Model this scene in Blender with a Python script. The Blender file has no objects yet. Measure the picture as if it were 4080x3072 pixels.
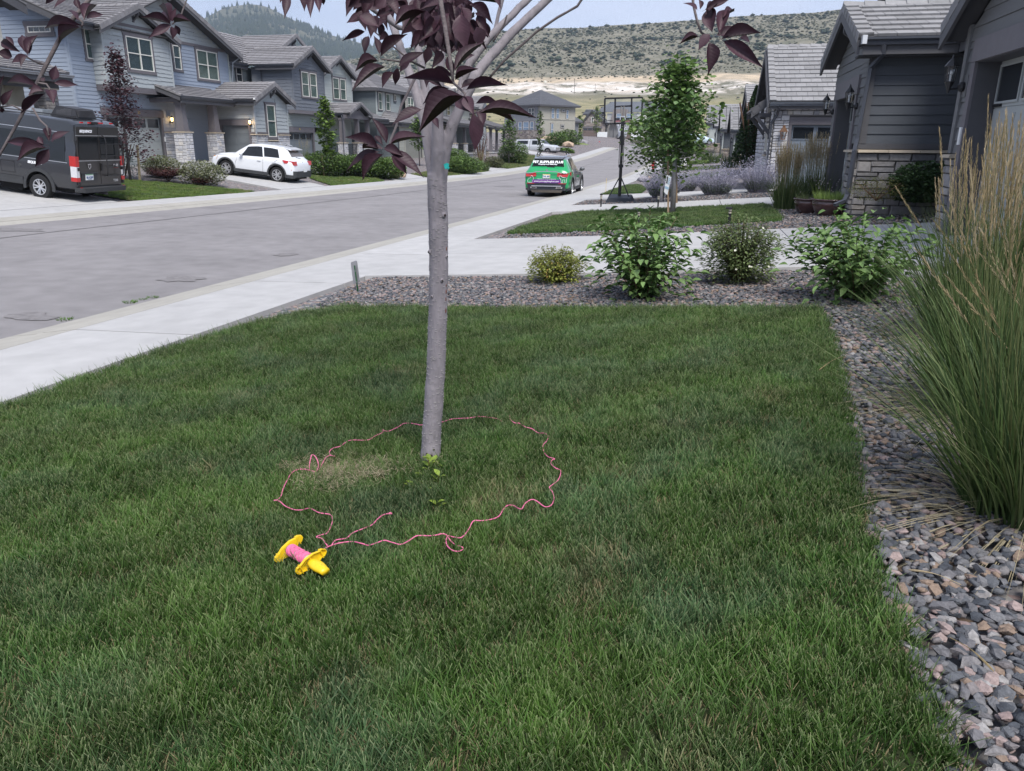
import bpy, bmesh, math, random
import numpy as np
from mathutils import Vector, Matrix
R=math.radians
random.seed(7); rng=np.random.default_rng(7)
scene=bpy.context.scene
COL=scene.collection
# ------------------------------------------------------------------ camera
EYE=np.array([0.,0.,1.6]); FPX=3050.; TILT=R(17.57); ROLL=R(0.4); YAW=R(13.0)
_f=np.array([-math.sin(YAW)*math.cos(TILT),math.cos(YAW)*math.cos(TILT),-math.sin(TILT)])
_r0=np.array([math.cos(YAW),math.sin(YAW),0.]); _u0=np.cross(_r0,_f)
_r=math.cos(ROLL)*_r0+math.sin(ROLL)*_u0; _u=math.cos(ROLL)*_u0-math.sin(ROLL)*_r0
cam=bpy.data.cameras.new('camera'); camo=bpy.data.objects.new('camera',cam); COL.objects.link(camo)
camo.matrix_world=Matrix(((_r[0],_u[0],-_f[0],0),(_r[1],_u[1],-_f[1],0),(_r[2],_u[2],-_f[2],1.6),(0,0,0,1)))
cam.sensor_fit='HORIZONTAL'; cam.sensor_width=36; cam.lens=36*FPX/4080; cam.clip_start=.05; cam.clip_end=12000
scene.camera=camo
scene.render.resolution_x=1024; scene.render.resolution_y=771
# ------------------------------------------------------------------ sky, sun, exposure
SUN_EL=R(56); SUN_AZ=R(150)          # azimuth measured from +Y towards +X
world=bpy.data.worlds.new('World'); scene.world=world; world.use_nodes=True
nt=world.node_tree; nt.nodes.clear()
out=nt.nodes.new('ShaderNodeOutputWorld'); bg=nt.nodes.new('ShaderNodeBackground')
sky=nt.nodes.new('ShaderNodeTexSky'); sky.sky_type='NISHITA'; sky.sun_disc=False
sky.sun_elevation=SUN_EL; sky.sun_rotation=SUN_AZ; sky.altitude=1800; sky.air_density=1.0; sky.dust_density=3.0; sky.ozone_density=1.5
tc=nt.nodes.new('ShaderNodeTexCoord'); mp=nt.nodes.new('ShaderNodeMapping'); mp.inputs['Scale'].default_value=(1,1,3.2)
no=nt.nodes.new('ShaderNodeTexNoise'); no.inputs['Scale'].default_value=1.6; no.inputs['Detail'].default_value=6; no.inputs['Roughness'].default_value=.55
cr=nt.nodes.new('ShaderNodeValToRGB'); cr.color_ramp.elements[0].position=.38; cr.color_ramp.elements[1].position=.66
cr.color_ramp.elements[0].color=(1.85,2.15,2.95,1); cr.color_ramp.elements[1].color=(3.0,3.2,3.95,1)
mx=nt.nodes.new('ShaderNodeMix'); mx.data_type='RGBA'; mx.inputs[0].default_value=.85
nt.links.new(tc.outputs['Generated'],mp.inputs[0]); nt.links.new(mp.outputs[0],no.inputs['Vector']); nt.links.new(no.outputs['Fac'],cr.inputs[0])
nt.links.new(sky.outputs[0],mx.inputs[6]); nt.links.new(cr.outputs[0],mx.inputs[7]); nt.links.new(mx.outputs[2],bg.inputs[0])
bg.inputs[1].default_value=.1
nt.links.new(bg.outputs[0],out.inputs[0])
sl=bpy.data.lights.new('sun','SUN'); sl.energy=1.8; sl.angle=R(28); sl.color=(1,.96,.91)
so=bpy.data.objects.new('sun',sl); COL.objects.link(so)
_sd=Vector((math.sin(SUN_AZ)*math.cos(SUN_EL),math.cos(SUN_AZ)*math.cos(SUN_EL),math.sin(SUN_EL)))
so.rotation_euler=_sd.to_track_quat('Z','Y').to_euler(); so.location=(0,0,60)
scene.view_settings.view_transform='Standard'; scene.view_settings.look='None'; scene.view_settings.gamma=1
scene.view_settings.use_curve_mapping=False; scene.view_settings.exposure=1.42
# ------------------------------------------------------------------ picture <-> place
def ray(px,py): return _f*FPX+_r*(px-2040)-_u*(py-1536)
def lerp(T,x):
    if x<=T[0][0]: return T[0][1]+(x-T[0][0])*(T[1][1]-T[0][1])/(T[1][0]-T[0][0])
    for (a,b),(c,d) in zip(T,T[1:]):
        if x<=c: return b+(d-b)*(x-a)/(c-a)
    return T[-1][1]
PR=[(-30,.1),(0,-.2),(30,-.54),(55,-.72),(75,-.65),(100,-.15),(130,.8),(160,1.5),(190,2.3),(400,6)]
XE=[(-100,-6.5),(5,-6.5),(20,-6.1),(60,-5.4),(100,-5.1),(200,-4)]
XL=[(-100,-16.1),(15,-16.1),(25,-15.5),(40,-14.6),(60,-13.8),(90,-13.3),(200,-13)]
def edge(y): return lerp(XE,y)
def edgeL(y): return lerp(XL,y)
def cross(u):
    if u<=0: return 0
    if u<.75: return .11*u/.75
    if u<2: return .11+.02*(u-.75)
    if u<5: return .135+.055*(u-2)
    if u<12: return .30+.07*(u-5)
    return .79+.02*(u-12)
def crossL(v):
    if v<=0: return 0
    if v<.75: return .11*v/.75
    if v<2.2: return .11+.02*(v-.75)
    if v<10: return .14+.1*(v-2.2)
    return .92+.01*(v-10)
def H(x,y):
    e=edge(y); z=lerp(PR,y)
    if x>=e: return z+cross(x-e)
    l=edgeL(y)
    if x<=l: return z+crossL(l-x)
    return z
def at(px,py,dz=0.):
    d=ray(px,py); d=d/np.linalg.norm(d); t=.5
    while t<600:
        q=EYE+d*t
        if q[2]<H(q[0],q[1])+dz:
            a=t-max(.02,t*.01); b=t
            for _ in range(24):
                m=(a+b)/2; q=EYE+d*m
                if q[2]<H(q[0],q[1])+dz: b=m
                else: a=m
            return EYE+d*b
        t+=max(.02,t*.01)
    return EYE+d*600
def onY(px,py,Y): d=ray(px,py); return EYE+d*(Y/d[1])
def onX(px,py,X): d=ray(px,py); return EYE+d*(X/d[0])
def onD(px,py,D): d=ray(px,py); return EYE+d*(D/FPX)      # at depth D along the view axis
# ------------------------------------------------------------------ materials
MATS={}
def _ramp(nt,cols):
    r=nt.nodes.new('ShaderNodeValToRGB'); e=r.color_ramp.elements
    while len(e)<len(cols): e.new(.5)
    for i,c in enumerate(cols): e[i].position=i/(len(cols)-1) if len(cols)>1 else 0; e[i].color=(*c,1)
    return r
def mat(name,col,rough=.7,var=.12,scale=6.,bump=0.,bscale=40.,spec=.3,metal=0.,objvar=0.,pal=None,attr=None,trans=0.,emit=0.,streak=None,big=None,coat=0.):
    """plain procedural surface: base colour, noise variation, per object variation or palette, fine relief"""
    if name in MATS: return MATS[name]
    m=bpy.data.materials.new(name); m.use_nodes=True; n=m.node_tree; b=n.nodes['Principled BSDF']; L=n.links
    b.inputs['Roughness'].default_value=rough; b.inputs['Specular IOR Level'].default_value=spec; b.inputs['Metallic'].default_value=metal
    if coat: b.inputs['Coat Weight'].default_value=coat; b.inputs['Coat Roughness'].default_value=.04
    g=n.nodes.new('ShaderNodeNewGeometry')
    tcn=n.nodes.new('ShaderNodeTexCoord')
    src=tcn.outputs['Object'] if streak else g.outputs['Position']
    ns=n.nodes.new('ShaderNodeTexNoise'); ns.inputs['Scale'].default_value=scale; ns.inputs['Detail'].default_value=5
    mpn=n.nodes.new('ShaderNodeMapping'); L.new(src,mpn.inputs[0]); L.new(mpn.outputs[0],ns.inputs['Vector'])
    if streak: mpn.inputs['Scale'].default_value=streak
    if pal:
        rp=_ramp(n,pal); rp.color_ramp.interpolation='LINEAR'
        if attr: a=n.nodes.new('ShaderNodeAttribute'); a.attribute_name=attr; L.new(a.outputs['Fac'],rp.inputs[0])
        else: a=n.nodes.new('ShaderNodeObjectInfo'); L.new(a.outputs['Random'],rp.inputs[0])
        base=rp.outputs[0]
    else:
        c=n.nodes.new('ShaderNodeRGB'); c.outputs[0].default_value=(*col,1); base=c.outputs[0]
    def mul(base,fac_out,lo,hi):
        mr=n.nodes.new('ShaderNodeMapRange'); mr.inputs['From Min'].default_value=.25; mr.inputs['From Max'].default_value=.75
        mr.inputs['To Min'].default_value=lo; mr.inputs['To Max'].default_value=hi; L.new(fac_out,mr.inputs['Value'])
        vm=n.nodes.new('ShaderNodeVectorMath'); vm.operation='SCALE'; L.new(base,vm.inputs[0]); L.new(mr.outputs[0],vm.inputs['Scale']); return vm.outputs[0]
    if var: base=mul(base,ns.outputs['Fac'],1-var,1+var)
    if big:
        n2=n.nodes.new('ShaderNodeTexNoise'); n2.inputs['Scale'].default_value=big[0]; n2.inputs['Detail'].default_value=3; L.new(g.outputs['Position'],n2.inputs['Vector']); base=mul(base,n2.outputs['Fac'],1-big[1],1+big[1])
    if objvar:
        oi=n.nodes.new('ShaderNodeObjectInfo'); mr=n.nodes.new('ShaderNodeMapRange'); mr.inputs['To Min'].default_value=1-objvar; mr.inputs['To Max'].default_value=1+objvar
        L.new(oi.outputs['Random'],mr.inputs['Value']); vm=n.nodes.new('ShaderNodeVectorMath'); vm.operation='SCALE'; L.new(base,vm.inputs[0]); L.new(mr.outputs[0],vm.inputs['Scale']); base=vm.outputs[0]
    L.new(base,b.inputs['Base Color'])
    if emit: L.new(base,b.inputs['Emission Color']); b.inputs['Emission Strength'].default_value=emit
    if trans:
        b.inputs['Subsurface Weight'].default_value=0; tr=n.nodes.new('ShaderNodeBsdfTranslucent'); ad=n.nodes.new('ShaderNodeMixShader'); ad.inputs[0].default_value=trans
        L.new(base,tr.inputs[0]); L.new(b.outputs[0],ad.inputs[1]); L.new(tr.outputs[0],ad.inputs[2]); L.new(ad.outputs[0],n.nodes['Material Output'].inputs[0])
    if bump:
        nb=n.nodes.new('ShaderNodeTexNoise'); nb.inputs['Scale'].default_value=bscale; nb.inputs['Detail'].default_value=4; L.new(mpn.outputs[0] if streak else g.outputs['Position'],nb.inputs['Vector'])
        bp=n.nodes.new('ShaderNodeBump'); bp.inputs['Strength'].default_value=bump; bp.inputs['Distance'].default_value=.01; L.new(nb.outputs['Fac'],bp.inputs['Height']); L.new(bp.outputs[0],b.inputs['Normal'])
    MATS[name]=m; return m
def glass(name,tint=(.9,.95,.95),alpha=.25):
    if name in MATS: return MATS[name]
    m=bpy.data.materials.new(name); m.use_nodes=True; n=m.node_tree; n.nodes.clear(); L=n.links
    o=n.nodes.new('ShaderNodeOutputMaterial'); t=n.nodes.new('ShaderNodeBsdfTransparent'); g=n.nodes.new('ShaderNodeBsdfGlossy'); x=n.nodes.new('ShaderNodeMixShader'); f=n.nodes.new('ShaderNodeFresnel')
    f.inputs[0].default_value=1.5; t.inputs[0].default_value=(*tint,1); g.inputs['Roughness'].default_value=.02
    ad=n.nodes.new('ShaderNodeMath'); ad.operation='ADD'; ad.use_clamp=True; ad.inputs[1].default_value=alpha; gb=n.nodes.new('ShaderNodeNewGeometry'); mb_=n.nodes.new('ShaderNodeMath'); mb_.operation='MULTIPLY_ADD'; mb_.inputs[1].default_value=-1; mb_.inputs[2].default_value=1; L.new(gb.outputs['Backfacing'],mb_.inputs[0]); m2_=n.nodes.new('ShaderNodeMath'); m2_.operation='MULTIPLY'; L.new(f.outputs[0],m2_.inputs[0]); L.new(mb_.outputs[0],m2_.inputs[1]); L.new(m2_.outputs[0],ad.inputs[0])
    L.new(ad.outputs[0],x.inputs[0]); L.new(t.outputs[0],x.inputs[1]); L.new(g.outputs[0],x.inputs[2]); L.new(x.outputs[0],o.inputs[0]); MATS[name]=m; return m
# ------------------------------------------------------------------ mesh helpers
class MB:
    def __init__(s): s.v=[]; s.f=[]
    def add(s,vs,fs):
        o=len(s.v); s.v+= [tuple(map(float,v)) for v in vs]; s.f+=[tuple(o+i for i in f) for f in fs]; return s
    def hexa(s,p): # 8 points: bottom 4 (ccw), top 4
        return s.add(p,[(3,2,1,0),(4,5,6,7),(0,1,5,4),(1,2,6,5),(2,3,7,6),(3,0,4,7)])
    def box(s,x0,x1,y0,y1,z0,z1): return s.hexa([(x0,y0,z0),(x1,y0,z0),(x1,y1,z0),(x0,y1,z0),(x0,y0,z1),(x1,y0,z1),(x1,y1,z1),(x0,y1,z1)])
    def tube(s,pts,rad,n=8,cap=True):
        pts=[Vector(p) for p in pts]
        if not hasattr(rad,'__len__'): rad=[rad]*len(pts)
        o=len(s.v); up=None
        for i,p in enumerate(pts):
            d=(pts[min(i+1,len(pts)-1)]-pts[max(i-1,0)])
            if d.length<1e-9: d=Vector((0,0,1))
            d.normalize()
            if up is None: up=Vector((0,0,1)) if abs(d.z)<.9 else Vector((1,0,0))
            a=d.cross(up); 
            if a.length<1e-6: a=d.cross(Vector((1,0,0)))
            a.normalize(); b=a.cross(d); up=b
            for k in range(n):
                t=2*math.pi*k/n; q=p+(a*math.cos(t)+b*math.sin(t))*rad[i]; s.v.append(tuple(q))
        for i in range(len(pts)-1):
            for k in range(n): s.f.append((o+i*n+k,o+i*n+(k+1)%n,o+(i+1)*n+(k+1)%n,o+(i+1)*n+k))
        if cap: s.f.append(tuple(o+k for k in range(n))[::-1]); s.f.append(tuple(o+(len(pts)-1)*n+k for k in range(n)))
        return s
    def bar(s,p,q,w,h=None,up=(0,0,1)):
        h=h or w; p=Vector(p); q=Vector(q); d=(q-p).normalized(); u=Vector(up); a=d.cross(u)
        if a.length<1e-4: a=d.cross(Vector((1,0,0)))
        a.normalize(); b=a.cross(d); a*=w/2; b*=h/2
        return s.hexa([p-a-b,p+a-b,p+a+b,p-a+b,q-a-b,q+a-b,q+a+b,q-a+b])
    def prism(s,poly,vec):
        n=len(poly); vec=Vector(vec); P=[Vector(p) for p in poly]
        return s.add(P+[p+vec for p in P],[tuple(range(n))[::-1],tuple(range(n,2*n))]+[(i,(i+1)%n,n+(i+1)%n,n+i) for i in range(n)])
    def ball(s,c,r,n=8,m=6,sq=(1,1,1)):
        o=len(s.v)
        for j in range(1,m):
            for k in range(n):
                t=math.pi*j/m; u=2*math.pi*k/n; s.v.append((c[0]+r*sq[0]*math.sin(t)*math.cos(u),c[1]+r*sq[1]*math.sin(t)*math.sin(u),c[2]+r*sq[2]*math.cos(t)))
        s.v+=[(c[0],c[1],c[2]+r*sq[2]),(c[0],c[1],c[2]-r*sq[2])]; T=len(s.v)-2
        for j in range(m-2):
            for k in range(n): s.f.append((o+j*n+k,o+(j+1)*n+k,o+(j+1)*n+(k+1)%n,o+j*n+(k+1)%n))
        for k in range(n): s.f.append((T,o+k,o+(k+1)%n)); s.f.append((T+1,o+(m-2)*n+(k+1)%n,o+(m-2)*n+k))
        return s
WL={}
def wl(o): return WL.get(o.name,Vector((0,0,0))) if o else Vector((0,0,0))
def mk(name,me,m=None,parent=None):
    o=bpy.data.objects.new(name,me); COL.objects.link(o)
    if m is not None and me is not None and not me.materials: me.materials.append(m)
    if parent is not None: o.parent=parent
    return o
def obj(name,mb,m,parent=None,smooth=False,local=False,kind=None,bevel=0):
    """one mesh object; vertices are given in world space unless local"""
    P=wl(parent); 
    me=bpy.data.meshes.new(name)
    vs=mb.v if (local or P.length==0) else [(v[0]-P.x,v[1]-P.y,v[2]-P.z) for v in mb.v]
    org=Vector((0,0,0))
    if not parent and not local and vs:      # own origin at the base of the thing
        a=np.array(vs); org=Vector(((a[:,0].min()+a[:,0].max())/2,(a[:,1].min()+a[:,1].max())/2,a[:,2].min())); vs=[(v[0]-org.x,v[1]-org.y,v[2]-org.z) for v in vs]
    me.from_pydata(vs,[],mb.f); me.update()
    if smooth: me.shade_smooth()
    o=mk(name,me,m,parent); o.location=org; WL[o.name]=P+org if not local else P
    if kind: o['kind']=kind
    if bevel: b=o.modifiers.new('bevel','BEVEL'); b.width=bevel; b.segments=2; b.limit_method='ANGLE'
    return o
def nobj(name,V,F,m,parent=None,kind=None,attr=None,smooth=False,org=None):
    """fast joined mesh from numpy arrays (all faces the same size)"""
    P=wl(parent); V=np.asarray(V,dtype=np.float64)
    if parent is None and org is not None: P0=Vector(org)
    else: P0=P
    V=(V-np.array(P0)).astype(np.float32); F=np.asarray(F,dtype=np.int32)
    me=bpy.data.meshes.new(name); k=F.shape[1]
    me.vertices.add(len(V)); me.vertices.foreach_set('co',V.ravel()); me.loops.add(F.size); me.loops.foreach_set('vertex_index',F.ravel())
    me.polygons.add(len(F)); me.polygons.foreach_set('loop_start',np.arange(0,F.size,k,dtype=np.int32))
    if attr:
        for an,av in attr.items():
            at_=me.attributes.new(an,'FLOAT','POINT'); at_.data.foreach_set('value',np.asarray(av,dtype=np.float32))
    me.update(calc_edges=True); me.validate()
    if smooth: me.shade_smooth()
    o=mk(name,me,m,parent)
    if parent is None and org is not None: o.location=org
    WL[o.name]=P0
    if kind: o['kind']=kind
    return o
def tag(o,label,cat,group=None,kind=None):
    if label: o['label']=label
    if cat: o['category']=cat
    if group: o['group']=group
    if kind: o['kind']=kind
    return o
def thing(name,loc,label,cat,group=None,rz=0.):
    o=bpy.data.objects.new(name,None); COL.objects.link(o); o.location=loc; o.rotation_euler=(0,0,rz); o.empty_display_size=.2
    WL[o.name]=Vector(loc) if not rz else Vector((0,0,0)); return tag(o,label,cat,group)
def copy_tree(o,parent=None):
    c=o.copy(); COL.objects.link(c)
    if parent is not None: c.parent=parent
    WL[c.name]=wl(o)
    for ch in list(o.children): copy_tree(ch,c)
    return c
def text_mesh(s,size,extrude=.002,shear=0.,bold=0.):
    cu=bpy.data.curves.new('lettering','FONT'); cu.body=s; cu.size=size; cu.extrude=extrude; cu.align_x='CENTER'; cu.align_y='CENTER'; cu.shear=shear; cu.offset=bold; cu.resolution_u=3
    t=bpy.data.objects.new('lettering',cu); COL.objects.link(t); bpy.context.view_layer.update()
    me=bpy.data.meshes.new_from_object(t.evaluated_get(bpy.context.evaluated_depsgraph_get())); bpy.data.objects.remove(t); bpy.data.curves.remove(cu); me.name='lettering'; me.materials.clear(); return me
class Fr:
    """wall frame: s along the wall, z up (world), d outwards"""
    def __init__(s,o,a,n): s.o=Vector(o); s.a=Vector(a); s.n=Vector(n)
    def p(s,a,z,d=0.): v=s.o+s.a*a+s.n*d; return (v.x,v.y,v.z+z)
    def box(s,mb,a0,a1,z0,z1,d0,d1): return mb.hexa([s.p(a0,z0,d0),s.p(a1,z0,d0),s.p(a1,z0,d1),s.p(a0,z0,d1),s.p(a0,z1,d0),s.p(a1,z1,d0),s.p(a1,z1,d1),s.p(a0,z1,d1)])
    def poly(s,mb,pts,d0,d1): # extruded polygon of (a,z)
        return mb.prism([s.p(a,z,d0) for a,z in pts],s.n*(d1-d0))
    def sh(s,d): return Fr(s.o+s.n*d,s.a,s.n)
def faceX(X,sgn): return Fr((X,0,0),(0,1,0),(sgn,0,0))
def faceY(Y,sgn=-1): return Fr((0,Y,0),(1,0,0),(0,sgn,0))
# vectorised ribbons (blades, stalks): base, start direction, length, width, bend vector
def ribbons(B,D,L,W,bend,seg=3,side=None,taper=1.0,mid=False):
    n=len(B); D=D/np.linalg.norm(D,axis=1,keepdims=True)
    if side is None:
        a=rng.uniform(0,2*np.pi,n); side=np.stack([np.cos(a),np.sin(a),np.zeros(n)],1)
    V=[];T=[]
    for i in range(seg+1):
        t=i/seg; c=B+D*(L*t)[:,None]+bend*(L*t*t)[:,None]; w=(W*(1-taper*t**1.6) if not mid else W*np.sin(np.pi*(.12+.86*t)))[:,None]*.5
        V+=[c-side*w,c+side*w]; T+=[np.full(n,t)]*2
    V=np.stack(V,1).reshape(-1,3); T=np.stack(T,1).ravel(); k=2*(seg+1)
    base=(np.arange(n)*k)[:,None]; F=np.concatenate([base+np.array([2*i,2*i+1,2*i+3,2*i+2]) for i in range(seg)],0)
    return V,F,T
def cat(parts):
    Vs=[];Fs=[];Ts=[];Rs=[];o=0
    for V,F,T,Rr in parts:
        Vs.append(V);Fs.append(F+o);Ts.append(T);Rs.append(Rr);o+=len(V)
    return np.concatenate(Vs),np.concatenate(Fs),np.concatenate(Ts),np.concatenate(Rs)
def scatter(V0,F0,pos,rot,scale):
    """copies of a small mesh: V0 (k,3), rot (n,3,3), scale (n,) or (n,3)"""
    k=len(V0); n=len(pos); sc=scale if np.ndim(scale)==2 else np.repeat(np.asarray(scale)[:,None],3,1)
    V=np.einsum('nij,nkj->nki',rot,V0[None]*sc[:,None,:])+pos[:,None,:]
    return V.reshape(-1,3),(F0[None]+(np.arange(n)*k)[:,None,None]).reshape(-1,F0.shape[1])
def rotmats(n,tilt=math.pi):
    a=rng.uniform(0,2*np.pi,n); b=rng.uniform(-tilt,tilt,n); c=rng.uniform(0,2*np.pi,n)
    def Rz(t): z=np.zeros_like(t); o=np.ones_like(t); return np.stack([np.stack([np.cos(t),-np.sin(t),z],-1),np.stack([np.sin(t),np.cos(t),z],-1),np.stack([z,z,o],-1)],-2)
    def Rx(t): z=np.zeros_like(t); o=np.ones_like(t); return np.stack([np.stack([o,z,z],-1),np.stack([z,np.cos(t),-np.sin(t)],-1),np.stack([z,np.sin(t),np.cos(t)],-1)],-2)
    return Rz(a)@Rx(b)@Rz(c)
def Hn(x,y): return np.array([H(a,b) for a,b in zip(x,y)])
# ================================================================== THE GROUND
M_road=mat('asphalt',(.235,.224,.226),.9,.13,3.,.6,260,.2,big=(.5,.12))
M_conc=mat('sidewalk_concrete',(.40,.395,.39),.85,.09,4.,.25,150,.25,big=(.5,.05),objvar=.03)
M_gut=mat('gutter_concrete',(.35,.335,.30),.88,.07,6.,.3,160,.25,big=(.8,.06),objvar=.03)
M_soil=mat('yard_rock_soil',(.17,.155,.155),.95,.35,22.,.8,60,.1)
M_far=mat('dry_meadow',(.20,.19,.10),.95,.3,.12,.0,1,.1,big=(.02,.25))
M_thatch=mat('lawn_soil',(.035,.045,.02),.95,.3,30.,.0,1,.1)
ys=list(np.arange(-12,70,1.5))+list(np.arange(70,242,6))+[300,420,600]
us=[0,.75,2,3.5,5,8.5,12,20,40,90,200,600]
mb=MB(); rows=[]
for y in ys:
    l,e=edgeL(y),edge(y)
    xs=[l-v for v in us[::-1]]+[l+(e-l)*k/4 for k in (1,2,3)]+[e+u for u in us]
    rows.append([(x,y,H(x,y)-.035) for x in xs])
n=len(rows[0]); mb.v=[p for r in rows for p in r]
mb.f=[(i*n+j,i*n+j+1,(i+1)*n+j+1,(i+1)*n+j) for i in range(len(rows)-1) for j in range(n-1)]
g=obj('ground',mb,M_soil,local=True,smooth=True); tag(g,None,None,kind='structure')
mb=MB(); mb.add([(-3100,-140,-5),(3100,-140,-5),(3100,2600,-5),(-3100,2600,-5)],[(0,1,2,3)]); tag(obj('plain',mb,M_far,local=True),None,None,kind='structure')
# road
mb=MB(); rows=[]; ry=list(np.arange(-12,150,2.))+[156,162,170,176]
for y in ry:
    l,e=edgeL(y),edge(y); rows.append([(l+(e-l)*k/6,y,H(l+(e-l)*k/6,y)+.012+.09*(1-(2*k/6-1)**2)*.6) for k in range(7)])
mb.v=[p for r in rows for p in r]; mb.f=[(i*7+j,i*7+j+1,(i+1)*7+j+1,(i+1)*7+j) for i in range(len(rows)-1) for j in range(6)]
road=obj('road',mb,M_road,local=True,smooth=True); road['kind']='structure'
# cross street at the far end
mb=MB()
for i in range(10):
    x0,x1=-90+i*13,-90+(i+1)*13
    def zz(y): return lerp(PR,y)+.03
    mb.add([(x0,172,zz(172)),(x1,172,zz(172)),(x1,184,zz(184)),(x0,184,zz(184))],[(0,1,2,3)])
o=obj('cross_street',mb,M_road,local=True); o['kind']='structure'
# asphalt patches: darker oil stains, thin tar lines, as thin sheets 4 mm up
M_stain=mat('oil_stain',(.19,.18,.18),.8,.25,14.,.3,200,.2)
def drape_poly(name,pts,dz,m,parent=None,kind=None):
    mb=MB(); c=np.mean(np.array(pts),0); P=[(x,y,H(x,y)+dz) for x,y in pts]; mb.add([(c[0],c[1],H(c[0],c[1])+dz)]+P,[(0,i+1,(i+1)%len(P)+1) for i in range(len(P))])
    o=obj(name,mb,m,parent,local=not parent)
    if kind: o['kind']=kind
    return o
def roadz(x,y):
    l,e=edgeL(y),edge(y); k=(x-l)/(e-l); return H(x,y)+.012+.054*(1-(2*k-1)**2)
for (px,py,w,h,sd) in ((722,1119,.34,.30,1),(120,1270,.30,.22,2),(1145,1020,.22,.25,3),(30,922,1.2,.5,4),(2010,748,.5,.9,5)):
    q=at(px,py); rr=random.Random(sd); pts=[]
    for k in range(16):
        a=2*math.pi*k/16; s=.6+.55*rr.random(); pts.append((q[0]+w*s*math.cos(a),q[1]+h*s*math.sin(a)))
    mb=MB(); mb.add([(q[0],q[1],roadz(q[0],q[1])+.006)]+[(x,y,roadz(x,y)+.006) for x,y in pts],[(0,i+1,(i+1)%16+1) for i in range(16)])
    o=obj('oil_stain',mb,M_stain,road); 
# long seam along the road
M_seam=mat('road_seam',(.165,.157,.158),.85,.2,5.,.3,200,.2)
mb=MB(); rr=random.Random(3); last=None
for i in range(60):
    y=8+i*1.6; x=edgeL(y)+2.6+.05*rr.uniform(-1,1)
    w=.035+.03*rr.random()
    if last: (lx,ly,lw)=last; mb.add([(lx-lw,ly,roadz(lx-lw,ly)+.005),(lx+lw,ly,roadz(lx+lw,ly)+.005),(x+w,y,roadz(x+w,y)+.005),(x-w,y,roadz(x-w,y)+.005)],[(0,1,2,3)])
    last=(x,y,w)
obj('road_seam',mb,M_seam,road)
mb=MB(); last=None
for (px,py) in ((1160,1600*.55),(1900,745),(2090,768),(2300,690)): pass
for i in range(26):
    x=-13.5+i*.25; y=30.4+.10*math.sin(i*.9)+i*.05; w=.02
    if last: (lx,ly)=last; mb.add([(lx,ly-w,roadz(lx,ly)+.005),(x,y-w,roadz(x,y)+.005),(x,y+w,roadz(x,y)+.005),(lx,ly+w,roadz(lx,ly)+.005)],[(0,1,2,3)])
    last=(x,y)
obj('road_crack',mb,M_seam,road)
# kerb sections and sidewalk slabs: every slab its own piece with an open joint
def strip_piece(name,fx,u0,u1,y0,y1,th,dz,m,parent,ny=2,round_top=False):
    mb=MB(); n=ny+1; top=[]
    for i in range(n):
        y=y0+(y1-y0)*i/ny
        for u in (u0,u1): x=fx(y,u); top.append((x,y,H(x,y)+dz))
    k=len(top); mb.v=top+[(a,b,c-th) for a,b,c in top]
    for i in range(ny):
        mb.f.append((2*i,2*i+1,2*i+3,2*i+2)); mb.f.append((2*i,2*i+2,k+2*i+2,k+2*i)); mb.f.append((2*i+1,k+2*i+1,k+2*i+3,2*i+3))
    mb.f.append((0,k,k+1,1)); mb.f.append((k-2,k-1,2*k-1,2*k-2))
    return obj(name,mb,m,parent)
nearx=lambda y,u:edge(y)+u
farx=lambda y,u:edgeL(y)-u
walks=[]
for nm,fx,w1,ylist in (('near',nearx,2.05,(-4,150)),('far',farx,2.25,(6,128))):
    kb=thing('kerb',(fx(20,.3),20,0),None,None); kb['kind']='structure'; sw=thing('sidewalk',(fx(20,1.4),20,0),None,None); sw['kind']='structure'
    y=ylist[0]+ (.9 if nm=='near' else .2)
    while y<ylist[1]:
        st=3.05 if y<60 else 9.1
        strip_piece('kerb_section',fx,-.02,.36,y+.011,y+st-.011,.12,.012,M_gut,kb,2 if st<4 else 4)
        strip_piece('kerb_section',fx,.36,.75,y+.011,y+st-.011,.12,.020,M_gut,kb,2 if st<4 else 4)
        strip_piece('concrete_slab',fx,.757,w1,y+.011,y+st-.011,.10,.020,M_conc,sw,2 if st<4 else 4)
        y+=st
# a few weeds in the kerb joint
M_weed=mat('kerb_weed',(.08,.16,.03),.7,.3,40.,trans=.2)
def tuftmesh(n,r,h,w,lean=.6,seg=2):
    a=rng.uniform(0,2*np.pi,n); q=r*np.sqrt(rng.random(n)); B=np.stack([q*np.cos(a),q*np.sin(a),np.zeros(n)],1)
    D=np.stack([np.cos(a)*lean*rng.random(n),np.sin(a)*lean*rng.random(n),np.ones(n)],1); L=h*rng.uniform(.55,1.1,n)
    return ribbons(B,D,L,np.full(n,w),np.stack([np.cos(a)*.25,np.sin(a)*.25,-.2*np.ones(n)],1),seg)
for px,py,s in ((260,1280,1.),(520,1210,1.1),(570,1198,.7),(610,1190,.9)):
    q=at(px,py); V,F,T=tuftmesh(60,.07*s,.06*s,.012); o=nobj('kerb_weed',V+q,F,M_weed,org=tuple(q))
    tag(o,{260:'small green weed in the kerb joint nearest the camera',520:'broad weed tuft in the kerb joint, second from the left',570:'smallest weed in the kerb joint',610:'weed farthest along the kerb joint, before the gravel'}[px],'weed')
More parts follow.
